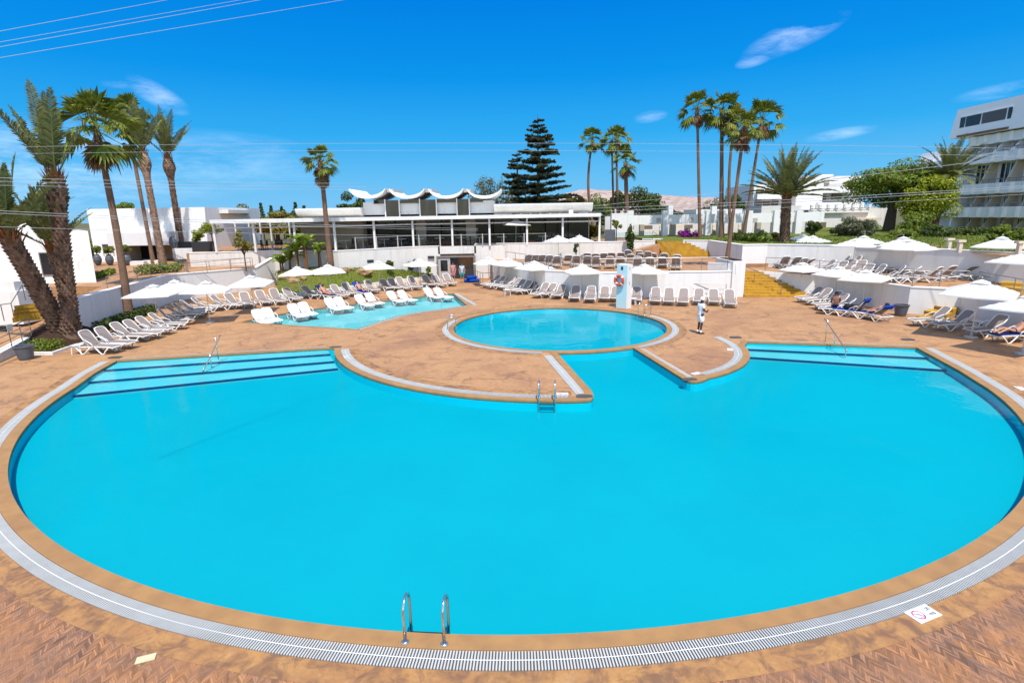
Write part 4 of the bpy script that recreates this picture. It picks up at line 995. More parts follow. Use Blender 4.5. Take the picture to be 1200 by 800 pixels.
# balcony parapets per storey (x0 = how far forward, z range)
for (x, z0, z1) in ((HX, 4.45, 5.7), (HX+.3, 7.25, 8.5), (HX+.6, 10.95, 12.1), (HX+.9, 13.2, 14.3)):
    mb = MB(); hb(mb, x, x+.25, yb, ya, z0, z1); hb(mb, x+.25, HX+2.3, yb, ya, z0, z0+.3); hb(mb, x+.25, HX+2.3, ya-.7, ya-.45, z0+.3, z1)
    f = obj('balcony', mb, M['hotel_white'], hot)
    for k_ in range(8):
        y = yb+(ya-yb)*(k_+.4)/8; mb = MB(); mb.tube([(x-.02, y, z0+.05), (x-.02, y, z1-.02)], 0.32, 10); obj('round_rib', mb, M['hotel_white'], f)
    mb = MB(); mb.tube([(x+.1, yb, z1+.45), (x+.1, ya, z1+.45)], 0.05, 6)
    for k_ in range(16): mb.tube([(x+.1, yb+(ya-yb)*k_/15.01, z1), (x+.1, yb+(ya-yb)*k_/15.01, z1+.45)], 0.035, 5)
    obj('railing', mb, M['rail'], f)
mb = MB(); mb.hexa([(HX+.05, ya-.3, ZU-.2), (HX+22, ya-.3, ZU-.2), (HX+22, ya-.02, ZU-.2), (HX+.05, ya-.02, ZU-.2)], [(HX+1.0, ya-.3, 14.35), (HX+22, ya-.3, 14.35), (HX+22, ya-.02, 14.35), (HX+1.0, ya-.02, 14.35)]); obj('end_wall', mb, M['hotel_white'], hot)
# dark bays and slanted partitions
for (z0, z1, nb) in ((ZU, 4.45, 6), (5.3, 7.25, 6), (8.3, 10.95, 4), (12.0, 13.2, 6)):
    for k_ in range(nb):
        y0 = yb+(ya-yb)*k_/nb; y1 = yb+(ya-yb)*(k_+1)/nb
        mb = MB(); hb(mb, HX+2.12, HX+2.22, y0+.9, y1-.7, z0, z1-.15); wd = obj('window', mb, M['glass'], hot)
        mb = MB()
        for f_ in (.33, .66): yy = (y0+.9)*(1-f_)+(y1-.7)*f_; hb(mb, HX+2.05, HX+2.11, yy-.05, yy+.05, z0, z1-.15)
        obj('mullion', mb, M['hotel_white'], wd)
        mb = MB(); mb.hexa([(HX+.3, y0-.12, z0), (HX+2.3, y0-.12, z0), (HX+2.3, y0+.12, z0), (HX+.3, y0+.12, z0)], [(HX+1.4, y0-.12, z1), (HX+2.3, y0-.12, z1), (HX+2.3, y0+.12, z1), (HX+1.4, y0+.12, z1)])
        obj('partition', mb, M['cream'] if z0 < 9 else M['hotel_white'], hot)
mb = MB(); hb(mb, HX+3, HX+22, ya+.05, ya+11, ZU-.2, 13.5); obj('far_wing', mb, M['hotel_white'], hot)
for z0, z1 in ((4.6, 5.6), (7.4, 8.4), (11.0, 12.0)):
    mb = MB(); hb(mb, HX+1.6, HX+2.98, ya+.3, ya+10.6, z0, z1); obj('balcony', mb, M['hotel_white'], hot)
# penthouse with a band of windows
pa = hz(1114, 160, HX+.4).y
z0, z1 = hz(1140, 157).z, hz(1140, 125).z
z0 = 14.45; z1 = 18.05
mb = MB(); mb.hexa([(HX+.2, yb, z0), (HX+15, yb, z0), (HX+15, pa, z0), (HX+.2, pa, z0)], [(HX+.5, yb, z1), (HX+15, yb, z1), (HX+15, pa-.45, z1), (HX+.5, pa-.45, z1)]); obj('penthouse', mb, M['hotel_white'], hot)
yw0, yw1 = hz(1183, 130).y, hz(1123, 140).y
zm0, zm1 = hz(1150, 147).z, hz(1150, 132.5).z
mb = MB(); hb(mb, HX+.35, HX+.75, yw0, yw1, zm0-.12, zm1+.12); f = obj('window', mb, M['cap'], hot)
for i, (a, b) in enumerate(((.0, .10), (.12, .42), (.45, .9), (.93, 1.0))):
    mb = MB(); hb(mb, HX+.30, HX+.36, yw1+(yw0-yw1)*a, yw1+(yw0-yw1)*b, zm0, zm1); obj('pane', mb, M['glass_brown'] if i == 2 else M['glass'], f)
mb = MB(); hb(mb, HX+.1, HX+.2, hz(1180, 150).y, hz(1120, 160).y, 14.5, 14.75); obj('shadow_slot', mb, M['wood'], hot)

# ------------------------------------------------------------------ hills at the horizon
def ridge(name, pts, Y, depth, zbase=0):
    random.seed(len(pts)); mb = MB(); xs = []; n = 90; vs = []
    X0, X1 = pts[0][0], pts[-1][0]
    def top(px):
        for (a, ya_), (b, yb_) in zip(pts, pts[1:]):
            if a <= px <= b: return ya_+(yb_-ya_)*(px-a)/(b-a)
        return pts[-1][1]
    nr = 7
    for i in range(n+1):
        px = X0+(X1-X0)*i/n; q = P(px, top(px)+random.uniform(-.5, .5), Y)
        for j in range(nr+1):
            f = j/nr; vs.append((q.x*(1+0.0*f), Y-depth*(1-f), max(zbase, (q.z)*(f**1.3))+(random.uniform(-4, 4) if 0 < j < nr else 0)))
    mb.add(vs, [(i*(nr+1)+j, (i+1)*(nr+1)+j, (i+1)*(nr+1)+j+1, i*(nr+1)+j+1) for i in range(n) for j in range(nr)])
    return struct(name, mb, M['hill'], smooth=True)
ridge('hills', [(560, 252), (640, 236), (664, 226), (684, 221.5), (720, 223), (760, 228), (800, 230), (840, 232), (880, 233), (960, 242), (1100, 250)], 1500, 500)
# ------------------------------------------------------------------ vegetation
def fan_leaf(mb, base, d, L, fan, rnd, droop=0.35):
    """one fan palm frond: petiole and a pleated fan of narrow blades"""
    d = d.normalized(); side = d.cross(Vector((0, 0, 1)))
    if side.length < .1: side = Vector((1, 0, 0))
    side.normalize(); up = side.cross(d)
    roll = rnd.uniform(-.5, .5); side = side*math.cos(roll)+up*math.sin(roll); up = side.cross(d)
    p1 = base+d*L-Vector((0, 0, L*0.10))
    w_ = 0.035
    mb.add([base-side*w_, base+side*w_, p1+side*w_*.6, p1-side*w_*.6], [(0, 1, 2, 3)])
    n = 15
    for i in range(n):
        a = (-1.25+2.5*i/(n-1))*1.0
        dd = d*math.cos(a)+side*math.sin(a); r = fan*(0.72+0.28*math.cos(a*.9))*rnd.uniform(.88, 1.08)
        px = (d*-math.sin(a)+side*math.cos(a))*0.085*fan
        mid_ = p1+dd*r*.58-Vector((0, 0, droop*r*.10))+up*0.05*((i % 2)*2-1)*fan
        tip = p1+dd*r-Vector((0, 0, droop*r*rnd.uniform(.25, .75)))
        mb.add([p1, mid_-px, mid_+px, tip], [(0, 1, 2), (1, 3, 2)])
def fan_palm(base, top, r0, r1, crown, label, nf=34, seed=1, leafm='fan_green', skirt=0.8, bend=0.0, group='fan palms'):
    rnd = random.Random(seed); base = Vector(base); top = Vector(top); h = (top-base).length
    t = root('fan_palm', base, label, 'palm tree', group)
    loc = top-base; pts = []; rad = []
    for i in range(15):
        f = i/14; p = loc*f+Vector((bend*math.sin(math.pi*f), 0, 0)); pts.append(p); flare = 0.35*max(0, 1-f*7)
        rad.append((r0+(r1-r0)*min(1, f*1.2))*(1+flare)*(1+rnd.uniform(-.05, .05)))
    mb = MB(); mb.tube([pts[0]-Vector((0, 0, .6))]+pts, [rad[0]]+rad, 10); obj('trunk', mb, M['bark_fan'], t, True)
    mb = MB()
    for i in range(nf):
        az = i*2.39996+rnd.uniform(-.3, .3); f = i/(nf-1); el = R_(80)-f*R_(118)+rnd.uniform(-.2, .2)
        d = Vector((math.cos(az)*math.cos(el), math.sin(az)*math.cos(el), math.sin(el)))
        fan_leaf(mb, loc+Vector((0, 0, rnd.uniform(-.2, .1))), d, crown*rnd.uniform(.48, .64), crown*rnd.uniform(.42, .56), rnd, .35+f*.7)
    obj('crown', mb, M[leafm], t)
    if skirt:
        mb = MB()
        for i in range(int(26*skirt)):
            az = rnd.uniform(0, 6.28); z0 = rnd.uniform(.1, .9)*skirt; l_ = crown*rnd.uniform(.35, .6)
            d = Vector((math.cos(az), math.sin(az), 0)); p = loc+d*r1*.9-loc.normalized()*z0
            fan_leaf(mb, p, d*.45-Vector((0, 0, 1)), l_*.5, l_*.6, rnd, .5)
        for i in range(40):
            az = i*2.4; z0 = i*.035*skirt*crown*.6; d = Vector((math.cos(az), math.sin(az), 0)); p = loc-loc.normalized()*z0+d*r1
            mb.add([p+Vector((-d.y, d.x, 0))*.07, p-Vector((-d.y, d.x, 0))*.07, p+d*.22+Vector((0, 0, .28))], [(0, 1, 2)])
        obj('dead_skirt', mb, M['dead'], t)
    return t
def feather(mb, base, d, L, rnd, grav=.9, width=.30, n=26, bare=.16):
    """one date palm frond: curved rachis with two rows of narrow leaflets"""
    d = d.normalized(); pts = []; p = base.copy(); v = d.copy(); st = L/n
    for i in range(n+1):
        pts.append(p.copy()); v = (v-Vector((0, 0, grav*st/L*(i/n)*1.3))).normalized(); p = p+v*st
    mb.tube(pts[::3]+[pts[-1]], [.035*(1-.8*i/len(pts[::3])) for i in range(len(pts[::3])+1)], 3, False)
    for i in range(int(n*bare), n+1):
        f = i/n; t_ = (pts[min(i+1, n)]-pts[max(i-1, 0)]).normalized(); s = t_.cross(Vector((0, 0, 1)))
        if s.length < .05: s = Vector((1, 0, 0))
        s.normalize(); u = s.cross(t_)
        l_ = width*L*.55*(math.sin(math.pi*min(1, .18+f*.82)))**.7*rnd.uniform(.85, 1.1)
        for sg in (-1, 1):
            for kk in (0, 1):
                q = pts[i]-t_*st*.5*kk
                dd = (s*sg*.75+t_*.62+u*.30*rnd.uniform(.3, 1.3)).normalized(); tip = q+dd*l_-Vector((0, 0, l_*.22)); w_ = t_*.028
                m_ = q+dd*l_*.5
                mb.add([q-w_, q+w_, m_+w_*1.3, tip, m_-w_*1.3], [(0, 1, 2, 3, 4)])
def boots(mb, axis, radf, rows, per, rnd, out=.09, dz=.17):
    """stubs of cut leaf bases in a spiral lattice round the trunk"""
    n = len(axis)-1
    for r in range(rows):
        f = (r+.5)/rows; i = min(int(f*n), n-1); p = axis[i].lerp(axis[i+1], f*n-i); R = radf(f); t_ = (axis[i+1]-axis[i]).normalized()
        for k_ in range(per):
            a = 2*math.pi*(k_+.5*(r % 2))/per+rnd.uniform(-.08, .08); d = Vector((math.cos(a), math.sin(a), 0)); s = Vector((-d.y, d.x, 0))*(math.pi*R/per*.82); o_ = out*rnd.uniform(.7, 1.35)
            c = p+d*R*.94
            mb.add([c-s-t_*dz*.1, c+s-t_*dz*.1, c-t_*dz*.75, c+d*o_+t_*dz*.5-s*.6, c+d*o_+t_*dz*.5+s*.6, c+d*o_*.15+t_*dz*.62], [(0, 2, 4, 3), (2, 1, 4), (0, 3, 5), (3, 4, 5), (1, 5, 4)])
def date_palm(base, top, r0, r1, fl, label, nf=30, seed=1, bulb=0.0, el=(85, 5), grav=.8, group='date palms', leafm='date_green', fibre=True, azs=None, bend=0, per=11, dz=.17):
    rnd = random.Random(seed); base = Vector(base); loc = Vector(top)-base
    t = root('date_palm', base, label, 'palm tree', group)
    axis = [loc*(i/10)+Vector((bend*math.sin(math.pi*i/10), 0, 0)) for i in range(11)]
    def radf(f):
        r = r0+(r1-r0)*f+r0*.25*max(0, 1-f*8)
        if bulb: r += bulb*math.exp(-((f-.90)/.075)**2)
        return r
    mb = MB(); mb.tube([axis[0]-Vector((0, 0, .5))]+axis, [radf(0)]+[radf(i/10) for i in range(11)], 12)
    if bulb: mb.tube([loc*(.78+.025*i) for i in range(9)], [radf(.78+.025*i) for i in range(9)], 12)
    rows = max(8, int(loc.length/dz)); boots(mb, axis, radf, rows, per, rnd, .10 if r0 > .3 else .07, dz*1.15)
    obj('trunk', mb, M['bark_date'], t)
    mb = MB()
    for i in range(nf):
        az = (i*2.39996+rnd.uniform(-.25, .25)) if azs is None else azs[i % len(azs)]+rnd.uniform(-.15, .15); f = i/(nf-1)
        e = R_(el[0]+(el[1]-el[0])*f)+rnd.uniform(-.08, .08)
        d = Vector((math.cos(az)*math.cos(e), math.sin(az)*math.cos(e), math.sin(e)))
        feather(mb, loc+Vector((d.x, d.y, 0))*r1*.5, d, fl*rnd.uniform(.85, 1.08), rnd, grav*rnd.uniform(.8, 1.2))
    obj('crown', mb, M[leafm], t)
    if fibre:
        mb = MB()
        for i in range(46):
            az = i*2.4; f = i/46; d = Vector((math.cos(az), math.sin(az), 0)); p = loc*(1-.10*f/max(1, loc.length/4))+d*r1*(.7+.35*f); s = Vector((-d.y, d.x, 0))*.07
            tip = p+d*(.12+.30*f)+Vector((0, 0, .5+.2*rnd.random())); mb.add([p-s, p+s, tip], [(0, 1, 2)])
        obj('fibre_collar', mb, M['boot'], t)
    return t

# left group
date_palm(G(76, 402, 0)+Vector((0, 0, .55)), P(9, 276, 24.2), .38, .34, 3.5, 'thick date palm leaning left at the left edge', 19, 21, el=(86, 30), grav=.45)
date_palm(G(87, 403, 0)+Vector((0, 0, .5)), P(64, 207, 25.4), .31, .25, 3.7, 'thickest upright date palm on the left with pruned upright fronds', 10, 22, bulb=.15, el=(88, 55), grav=.30)
date_palm(Vector((-22.6, 27.6, ZL)), P(61, 290, 27.6), .24, .22, 3.1, 'small young date palm squeezed between the two thick left palms', 13, 23, el=(88, 40), grav=.55)
fan_palm(G(152, 374, 0), P(112, 150, 33.0), .22, .16, 2.55, 'tall leaning fan palm in front of the left wall, largest crown on the left', 30, 31, skirt=1.1, bend=.15)
fan_palm(G(180, 309, ZL), P(148, 138, 53), .17, .14, 2.3, 'thinnest tall fan palm behind the left wall', 34, 32, skirt=.6)
date_palm(G(192, 315, ZL), P(167, 178, 49.5), .25, .21, 4.2, 'date palm with a bulging top and tuft of upright fronds, left of the smaller one', 15, 24, bulb=.27, el=(88, 48), grav=.35)
date_palm(P(214, 300, 55), P(196.5, 184, 55), .26, .22, 4.4, 'date palm with a bulging top nearest to the restaurant on the left', 15, 25, bulb=.30, el=(88, 42), grav=.75)
# mound palm
fan_palm(P(387, 308, 45.5), P(375.5, 188, 45.5), .23, .17, 1.55, 'single fan palm with an orange trunk on the grass mound', 26, 33, skirt=1.5)
# right group
for i, (bp, tp, Y, r, cr, sd_, lab) in enumerate((((820, 283), (817, 128), 58, .16, 2.0, 41, 'leftmost of the tall fan palms behind the yellow stairs'), ((845, 283), (846, 128), 58, .22, 2.2, 42, 'thickest trunked tall fan palm, second from left behind the stairs'),
        ((857, 282), (861, 141), 57, .16, 1.8, 43, 'tall fan palm with slightly bent trunk, third from left behind the stairs'), ((867, 297), (872, 150), 43, .135, 1.45, 44, 'tall fan palm growing from the white pier by the wide stairs'), ((871, 282), (893, 140), 59, .16, 2.35, 45, 'tall fan palm leaning right, last of the group behind the stairs'))):
    b = P(*bp, Y); b.z = 2.4 if i == 3 else ZU
    if i == 3: b = Vector((15.45, 39.2, 2.44)); tp3 = P(872, 150, 39.2); fan_palm(b, tp3, r, r*.8, cr, lab, 20, sd_, 'fan_green' , .9, group='tall fan palms on the right'); continue
    fan_palm(b, P(*tp, Y), r*1.1, r*.8, cr*1.0, lab, 23, sd_, 'fan_green' if i != 2 else 'fan_yellow', .8, bend=-.4 if i == 2 else 0, group='tall fan palms on the right')
for (tp, Y, r, cr, bend, sd_, lab) in (((694, 164), 78, .17, 2.1, -.7, 51, 'curved trunk fan palm, leftmost of the middle group'), ((717, 166), 80, .15, 2.0, 0, 52, 'slim fan palm in the middle group behind the pavilion'), ((722, 163), 76, .16, 2.25, 0, 53, 'taller fan palm in the middle group, right of the slim one'), ((733, 190), 72, .27, 2.0, 0, 54, 'short thick fan palm with ragged trunk in the middle group')):
    b = P(tp[0]+3, 255, Y); b.z = 2.9
    fan_palm(b, P(*tp, Y), r*1.2, r*.85, cr, lab, 22, sd_, 'fan_green', 1.0 if r > .25 else .5, bend=bend, group='middle fan palms behind the pavilion')
date_palm(G(919, 283, ZU), P(922, 229, G(919, 283, ZU).y), .40, .33, 4.2, 'bushy date palm with arching fronds in front of the white stepped building', 40, 26, el=(86, 2), grav=.8, fibre=True)
b = P(1092, 268, 62); date_palm((b.x, b.y, ZU), P(1112, 205, 62), .40, .34, 4.2, 'leaning date palm in front of the hotel balconies, behind the round trees', 38, 27, el=(80, -10), grav=1.0)

# ---- broadleaf crowns: clumps of small leaf faces
def leaf_cloud(mb, c, r, n, size, rnd, hollow=.45):
    for i in range(n):
        while True:
            d = Vector((rnd.gauss(0, 1), rnd.gauss(0, 1), rnd.gauss(0, 1)))
            if d.length > .01: break
        d.normalize(); q = rnd.random()**.45; q = hollow+(1-hollow)*q
        p = Vector((c[0]+d.x*r[0]*q, c[1]+d.y*r[1]*q, c[2]+d.z*r[2]*q))
        nrm = (d+Vector((rnd.uniform(-1, 1), rnd.uniform(-1, 1), rnd.uniform(-.4, 1.2)))*.9).normalized()
        u = nrm.cross(Vector((rnd.uniform(-1, 1), rnd.uniform(-1, 1), rnd.uniform(-1, 1))))
        if u.length < .05: continue
        u.normalize(); v = nrm.cross(u); s = size*rnd.uniform(.6, 1.4)
        mb.add([p-u*s, p+v*s*.45+nrm*s*.1, p+u*s, p-v*s*.45+nrm*s*.1], [(0, 1, 2, 3)])
def crown(c, r, nclump, leaves, size, seed, clump=.42):
    rnd = random.Random(seed); mb = MB(); cs = []
    for i in range(nclump):
        d = Vector((rnd.gauss(0, 1), rnd.gauss(0, 1), rnd.gauss(0, .9))).normalized()*rnd.uniform(.35, .85)
        p = Vector((c[0]+d.x*r[0], c[1]+d.y*r[1], c[2]+d.z*r[2])); cs.append(p); k_ = clump*rnd.uniform(.6, 1.15)
        leaf_cloud(mb, p, (r[0]*k_, r[1]*k_, r[2]*k_*.8), leaves, size, rnd)
    return mb, cs
def tree(base, h, cr, label, leafm, seed, trunk_r=.25, nclump=26, leaves=170, size=.18, cz=None, group=None, name='tree', cat='tree', lean=0.0, clump=.42):
    base = Vector(base); t = root(name, base, label, cat, group)
    c = (lean, 0, (h-cr[2]) if cz is None else cz)
    mb, cs = crown(c, cr, nclump, leaves, size, seed, clump); obj('crown', mb, M[leafm], t)
    mb = MB(); rnd = random.Random(seed+5); fork = Vector((lean*.4, 0, max(.3, c[2]-cr[2]*.75)))
    mb.tube([(0, 0, -.4), (lean*.15, 0, fork.z*.5), fork], [trunk_r*1.25, trunk_r, trunk_r*.8], 9)
    for p in cs[:9]:
        m_ = fork.lerp(p, .5)+Vector((rnd.uniform(-.2, .2), rnd.uniform(-.2, .2), .1)); mb.tube([fork, m_, p], [trunk_r*.6, trunk_r*.38, trunk_r*.15], 6)
    obj('trunk', mb, M['bark'], t)
    return t
def treeP(px, pyb, pyt, Y, wpx, label, leafm, seed, z=None, **kw):
    q = P(px, pyb, Y); top = P(px, pyt, Y); zb = q.z if z is None else z; s = Y*1.0/F
    hh = top.z-zb; rx = wpx*s/2
    crz = kw.pop('crz', None) or min(hh*.46, rx*.95)
    return tree((q.x, Y, zb), hh, (rx, rx*.9, crz), label, leafm, seed, **kw)
# background trees
BG = 'trees behind the pavilion and bungalows'
treeP(412, 262, 226, 66, 34, 'dark rounded tree behind the left tip of the scallop roof', 'leaf_dark', 60, z=2.9, group=BG, nclump=18)
treeP(284, 262, 240, 74, 42, 'olive tinted tree behind the left pergola', 'leaf_olive', 61, z=2.9, group=BG)
treeP(262, 262, 243, 80, 22, 'small olive tree beside the white house roof', 'leaf_olive', 68, z=2.9, group=BG, nclump=14)
treeP(146, 262, 234, 80, 26, 'green treetop showing over the long white house roof', 'leaf_mid', 62, z=2.5, group=BG, nclump=16)
treeP(92, 285, 265, 60, 40, 'green treetop between the two white houses', 'leaf_mid', 63, z=1.8, group=BG, nclump=16)
treeP(672, 262, 226, 84, 34, 'olive green tree left of the middle palms', 'leaf_olive', 64, z=2.9, group=BG)
treeP(700, 262, 229, 88, 36, 'green tree just behind the middle palm trunks', 'leaf_mid', 65, z=2.9, group=BG)
treeP(752, 262, 217, 86, 46, 'biggest dark green tree right of the middle palms', 'leaf_dark', 66, z=2.9, group=BG, nclump=34)
treeP(725, 262, 221, 92, 30, 'dark green tree between the middle palms and the biggest tree', 'leaf_dark', 67, z=2.9, group=BG, nclump=18)
treeP(778, 262, 238, 95, 30, 'low dark tree at the right end of the middle trees', 'leaf_dark', 69, z=2.9, group=BG, nclump=16)
treeP(836, 262, 230, 96, 44, 'wide dark tree behind the tall palms trunks', 'leaf_dark', 70, z=2.9, group=BG)
treeP(862, 262, 228, 90, 24, 'small dark tree right of the tall palm trunks', 'leaf_dark', 71, z=2.9, group=BG, nclump=14)
treeP(800, 262, 245, 80, 22, 'low grey green bush above the bungalow roofs', 'leaf_grey', 72, z=2.9, group=BG, nclump=14)
for i, (px, top) in enumerate(((308, 237), (316, 240), (325, 241), (334, 245), (345, 236), (352, 240))):
    q = P(px, 262, 78); hh = P(px, top, 78).z-2.9
    t = root('young_conifer', (q.x, 78+(i % 3), 2.9), ORD[i]+' slim conifer from the left behind the pergola', 'conifer', 'slim conifers behind the pergola')
    rnd = random.Random(80+i); mb = MB()
    for k_ in range(11):
        z = hh*(.25+.07*k_); rr = .85*(1-k_/12)
        for a in range(6):
            an = a*1.05+k_; leaf_cloud(mb, (math.cos(an)*rr*.6, math.sin(an)*rr*.6, z), (rr*.5, rr*.5, .16), 12, .16, rnd, .1)
    obj('crown', mb, M['leaf_dark'], t); mb = MB(); mb.tube([(0, 0, -.3), (0, 0, hh)], [.12, .02], 6); obj('trunk', mb, M['bark'], t)
treeP(325, 272, 248, 62, 60, 'long olive hedge like tree under the pergola roof', 'leaf_olive', 73, z=2.9, group=BG, crz=1.3)
treeP(350, 275, 246, 64, 40, 'dark green tree seen through the pergola posts', 'leaf_dark', 74, z=2.9, group=BG)
treeP(690, 285, 262, 58, 26, 'golden green bush at the right end of the pavilion', 'leaf_olive', 75, z=2.95, group=BG, nclump=16)
# bare grey tree behind the roof
t = root('sparse_tree', P(575, 255, 70)*1.0, 'thin grey sparse tree behind the right tip of the scallop roof', 'tree'); t.location.z = 2.9
rnd = random.Random(90); mb = MB(); lm = MB(); top = P(575, 203, 70).z-2.9
for i in range(46):
    a = rnd.uniform(0, 6.28); r_ = rnd.uniform(.3, 3.0); z = top*(1-.30*(r_/3.0)**2)*rnd.uniform(.8, 1.0); p = Vector((r_*math.cos(a), r_*math.sin(a), z)); m_ = Vector((p.x*.45, p.y*.45, z*.55))
    mb.tube([(0, 0, .5), m_, p], [.09, .045, .015], 4)
    leaf_cloud(lm, p-Vector((0, 0, .3)), (.55, .55, .7), 26, .13, rnd, .0)
    leaf_cloud(lm, m_.lerp(p, .5), (.6, .6, .6), 22, .13, rnd, .0)
obj('branch', mb, M['bark'], t); obj('foliage', lm, M['leaf_grey'], t)
# Norfolk pine
def norfolk(px, py_top, Y, R0, label, seed, pw=1.6):
    b = P(px, 262, Y); t = root('norfolk_pine', (b.x, Y, 2.9), label, 'pine tree', 'Norfolk pines behind the pavilion')
    hh = P(px, py_top, Y).z-2.9; rnd = random.Random(seed); mb = MB(); mb.tube([(0, 0, -.5), (0, 0, hh*.5), (0, 0, hh)], [.38, .22, .03], 9); obj('trunk', mb, M['bark'], t)
    mb = MB(); z = hh*.14; side_bias = rnd.uniform(0, 6.28)
    while z < hh*.985:
        f = (z/hh); rr = R0*(1-((f-.1)/.9)**pw)*rnd.uniform(.84, 1.10)+.35; nb = 8 if f < .8 else 6; a0 = rnd.uniform(0, 6.28)
        for k_ in range(nb):
            a = a0+2*math.pi*k_/nb+rnd.uniform(-.25, .25); L = rr*rnd.uniform(.58, 1.15)*(1+.10*math.cos(a-side_bias)); d = Vector((math.cos(a), math.sin(a), 0)); s = Vector((-d.y, d.x, 0)); n = max(5, int(L/.20)); zz = z+rnd.uniform(-.22, .22); lift = rnd.uniform(.08, .20)
            for j in range(1, n+1):
                g = j/n; p = d*L*g+Vector((0, 0, zz+.10*L*math.sin(g*2.6)-.05*L*g+lift*L*g*g))
                w_ = (.24+.58*math.sin(math.pi*min(1, g*.9+.08)))*min(1, L/2.0)
                for sg in (-1, 1):
                    for q in range(3):
                        e = (s*sg*.9+d*.6+Vector((0, 0, rnd.uniform(-.35, .45)))).normalized(); b_ = p+d*rnd.uniform(-.1, .1); tip = b_+e*w_*rnd.uniform(.6, 1.25)
                        x = Vector((0, 0, .10)); mb.add([b_-x, b_+x, tip+x*.9, tip-x*.7], [(0, 1, 2, 3)])
                        y_ = d*.09; mb.add([b_-y_, b_+y_, tip+y_*.8, tip-y_*.8], [(0, 1, 2, 3)])
        z += (1.0 if f < .75 else .62)*rnd.uniform(.75, 1.25)
    obj('crown', mb, M['leaf_pine'], t)
norfolk(631, 134, 80, 4.7, 'tallest dark Norfolk pine with tiered branches behind the pavilion', 91)
norfolk(607, 178, 84, 2.4, 'shorter dark conifer tucked against the left of the tall Norfolk pine', 92, 2.4)
# right hand trees before the hotel
treeP(1040, 276, 187, 66, 108, 'big dark green spreading tree before the hotel', 'leaf_mid', 100, z=ZU, nclump=52, leaves=360, size=.17, trunk_r=.55, crz=2.7, group='trees before the hotel', lean=.5)
treeP(1084, 276, 203, 60, 62, 'lime green round tree right of the big dark tree', 'leaf_lime', 101, z=ZU, nclump=34, leaves=300, size=.15, trunk_r=.3, crz=2.6, group='trees before the hotel')
treeP(1072, 284, 249, 56, 46, 'mid green shrubby tree below the lime green tree', 'leaf_mid', 102, z=ZU, nclump=20, leaves=240, size=.14, group='trees before the hotel', crz=1.9)
treeP(1000, 281, 254, 56, 50, 'grey green rounded bush behind the right umbrellas', 'leaf_grey', 103, z=ZU, nclump=20, leaves=140, size=.16, group='trees before the hotel', crz=1.1)
treeP(985, 281, 259, 58, 26, 'dark green low bush left of the grey green bush', 'leaf_dark', 104, z=ZU, nclump=14, size=.14, group='trees before the hotel', crz=.8)
treeP(952, 276, 256, 60, 18, 'small pointed green shrub by the bungalow corner', 'leaf_dark', 105, z=ZU, nclump=14, size=.14, group='trees before the hotel', crz=.9)
treeP(1058, 284, 266, 50, 36, 'olive bush in front of the big dark tree trunk', 'leaf_mid', 106, z=ZU, nclump=18, size=.16, group='trees before the hotel', crz=.9)
treeP(1098, 283, 262, 52, 34, 'dark round bush below the hotel balcony corner', 'leaf_dark', 107, z=ZU, nclump=16, size=.16, group='trees before the hotel', crz=.8)
treeP(1172, 289, 264, 42, 30, 'small grey green tree on the lawn before the hotel terrace', 'leaf_mid', 108, z=ZU, nclump=18, size=.13, trunk_r=.08, group='trees before the hotel', crz=.7)
treeP(1196, 289, 266, 44, 20, 'small shrub at the right edge before the hotel terrace', 'leaf_mid', 109, z=ZU, nclump=12, size=.13, trunk_r=.06, group='trees before the hotel', crz=.6)
def hedge(name, pl, w_, h, label, leafm, seed, z=0.0, dens=150, size=.10, group='hedges'):
    rnd = random.Random(seed); mb = MB(); L = 0
    for (p, e) in resample([Vector(p) for p in pl], .5):
        leaf_cloud(mb, (p.x, p.y, z+h*.5), (w_*.55, w_*.55, h*.55), dens, size, rnd, .3)
    o = obj(name, mb, M[leafm]); tag(o, label, 'hedge', group); return o
hedge('hedge', [G(118, 388, 0).xy, G(150, 376, 0).xy, G(177, 366, 0).xy], .8, .55, 'dark green hedge along the shaded left wall behind the loungers', 'leaf_dark', 110)
hedge('hedge', [P(1108, 279, 54).xy, P(1200, 282, 50).xy], 1.0, .8, 'clipped dark hedge under the hotel terrace', 'leaf_dark', 111, z=ZU, dens=90, size=.14)
hedge('hedge', [G(860, 281, ZU).xy, G(895, 284, ZU).xy], 1.0, .7, 'low green hedge by the tall palm trunks', 'leaf_mid', 112, z=ZU, dens=90, size=.14)
hedge('hedge', [G(168, 322, ZL).xy, G(210, 318, ZL).xy], 1.1, .75, 'green bushes with white flowers at the foot of the bulging palm', 'leaf_mid', 113, z=ZL, dens=120, size=.12)
hedge('hedge', [G(44, 410, 0).xy, G(70, 411, 0).xy], .9, .55, 'bright green shrub in the kerbed bed below the date palms', 'leaf_mid', 114, dens=260, size=.07)
hedge('hedge', [G(112, 327, ZL).xy, G(132, 320, ZL).xy], .8, .4, 'small green planting patch beside the white house wall', 'leaf_mid', 115, z=ZL, dens=90, size=.1)
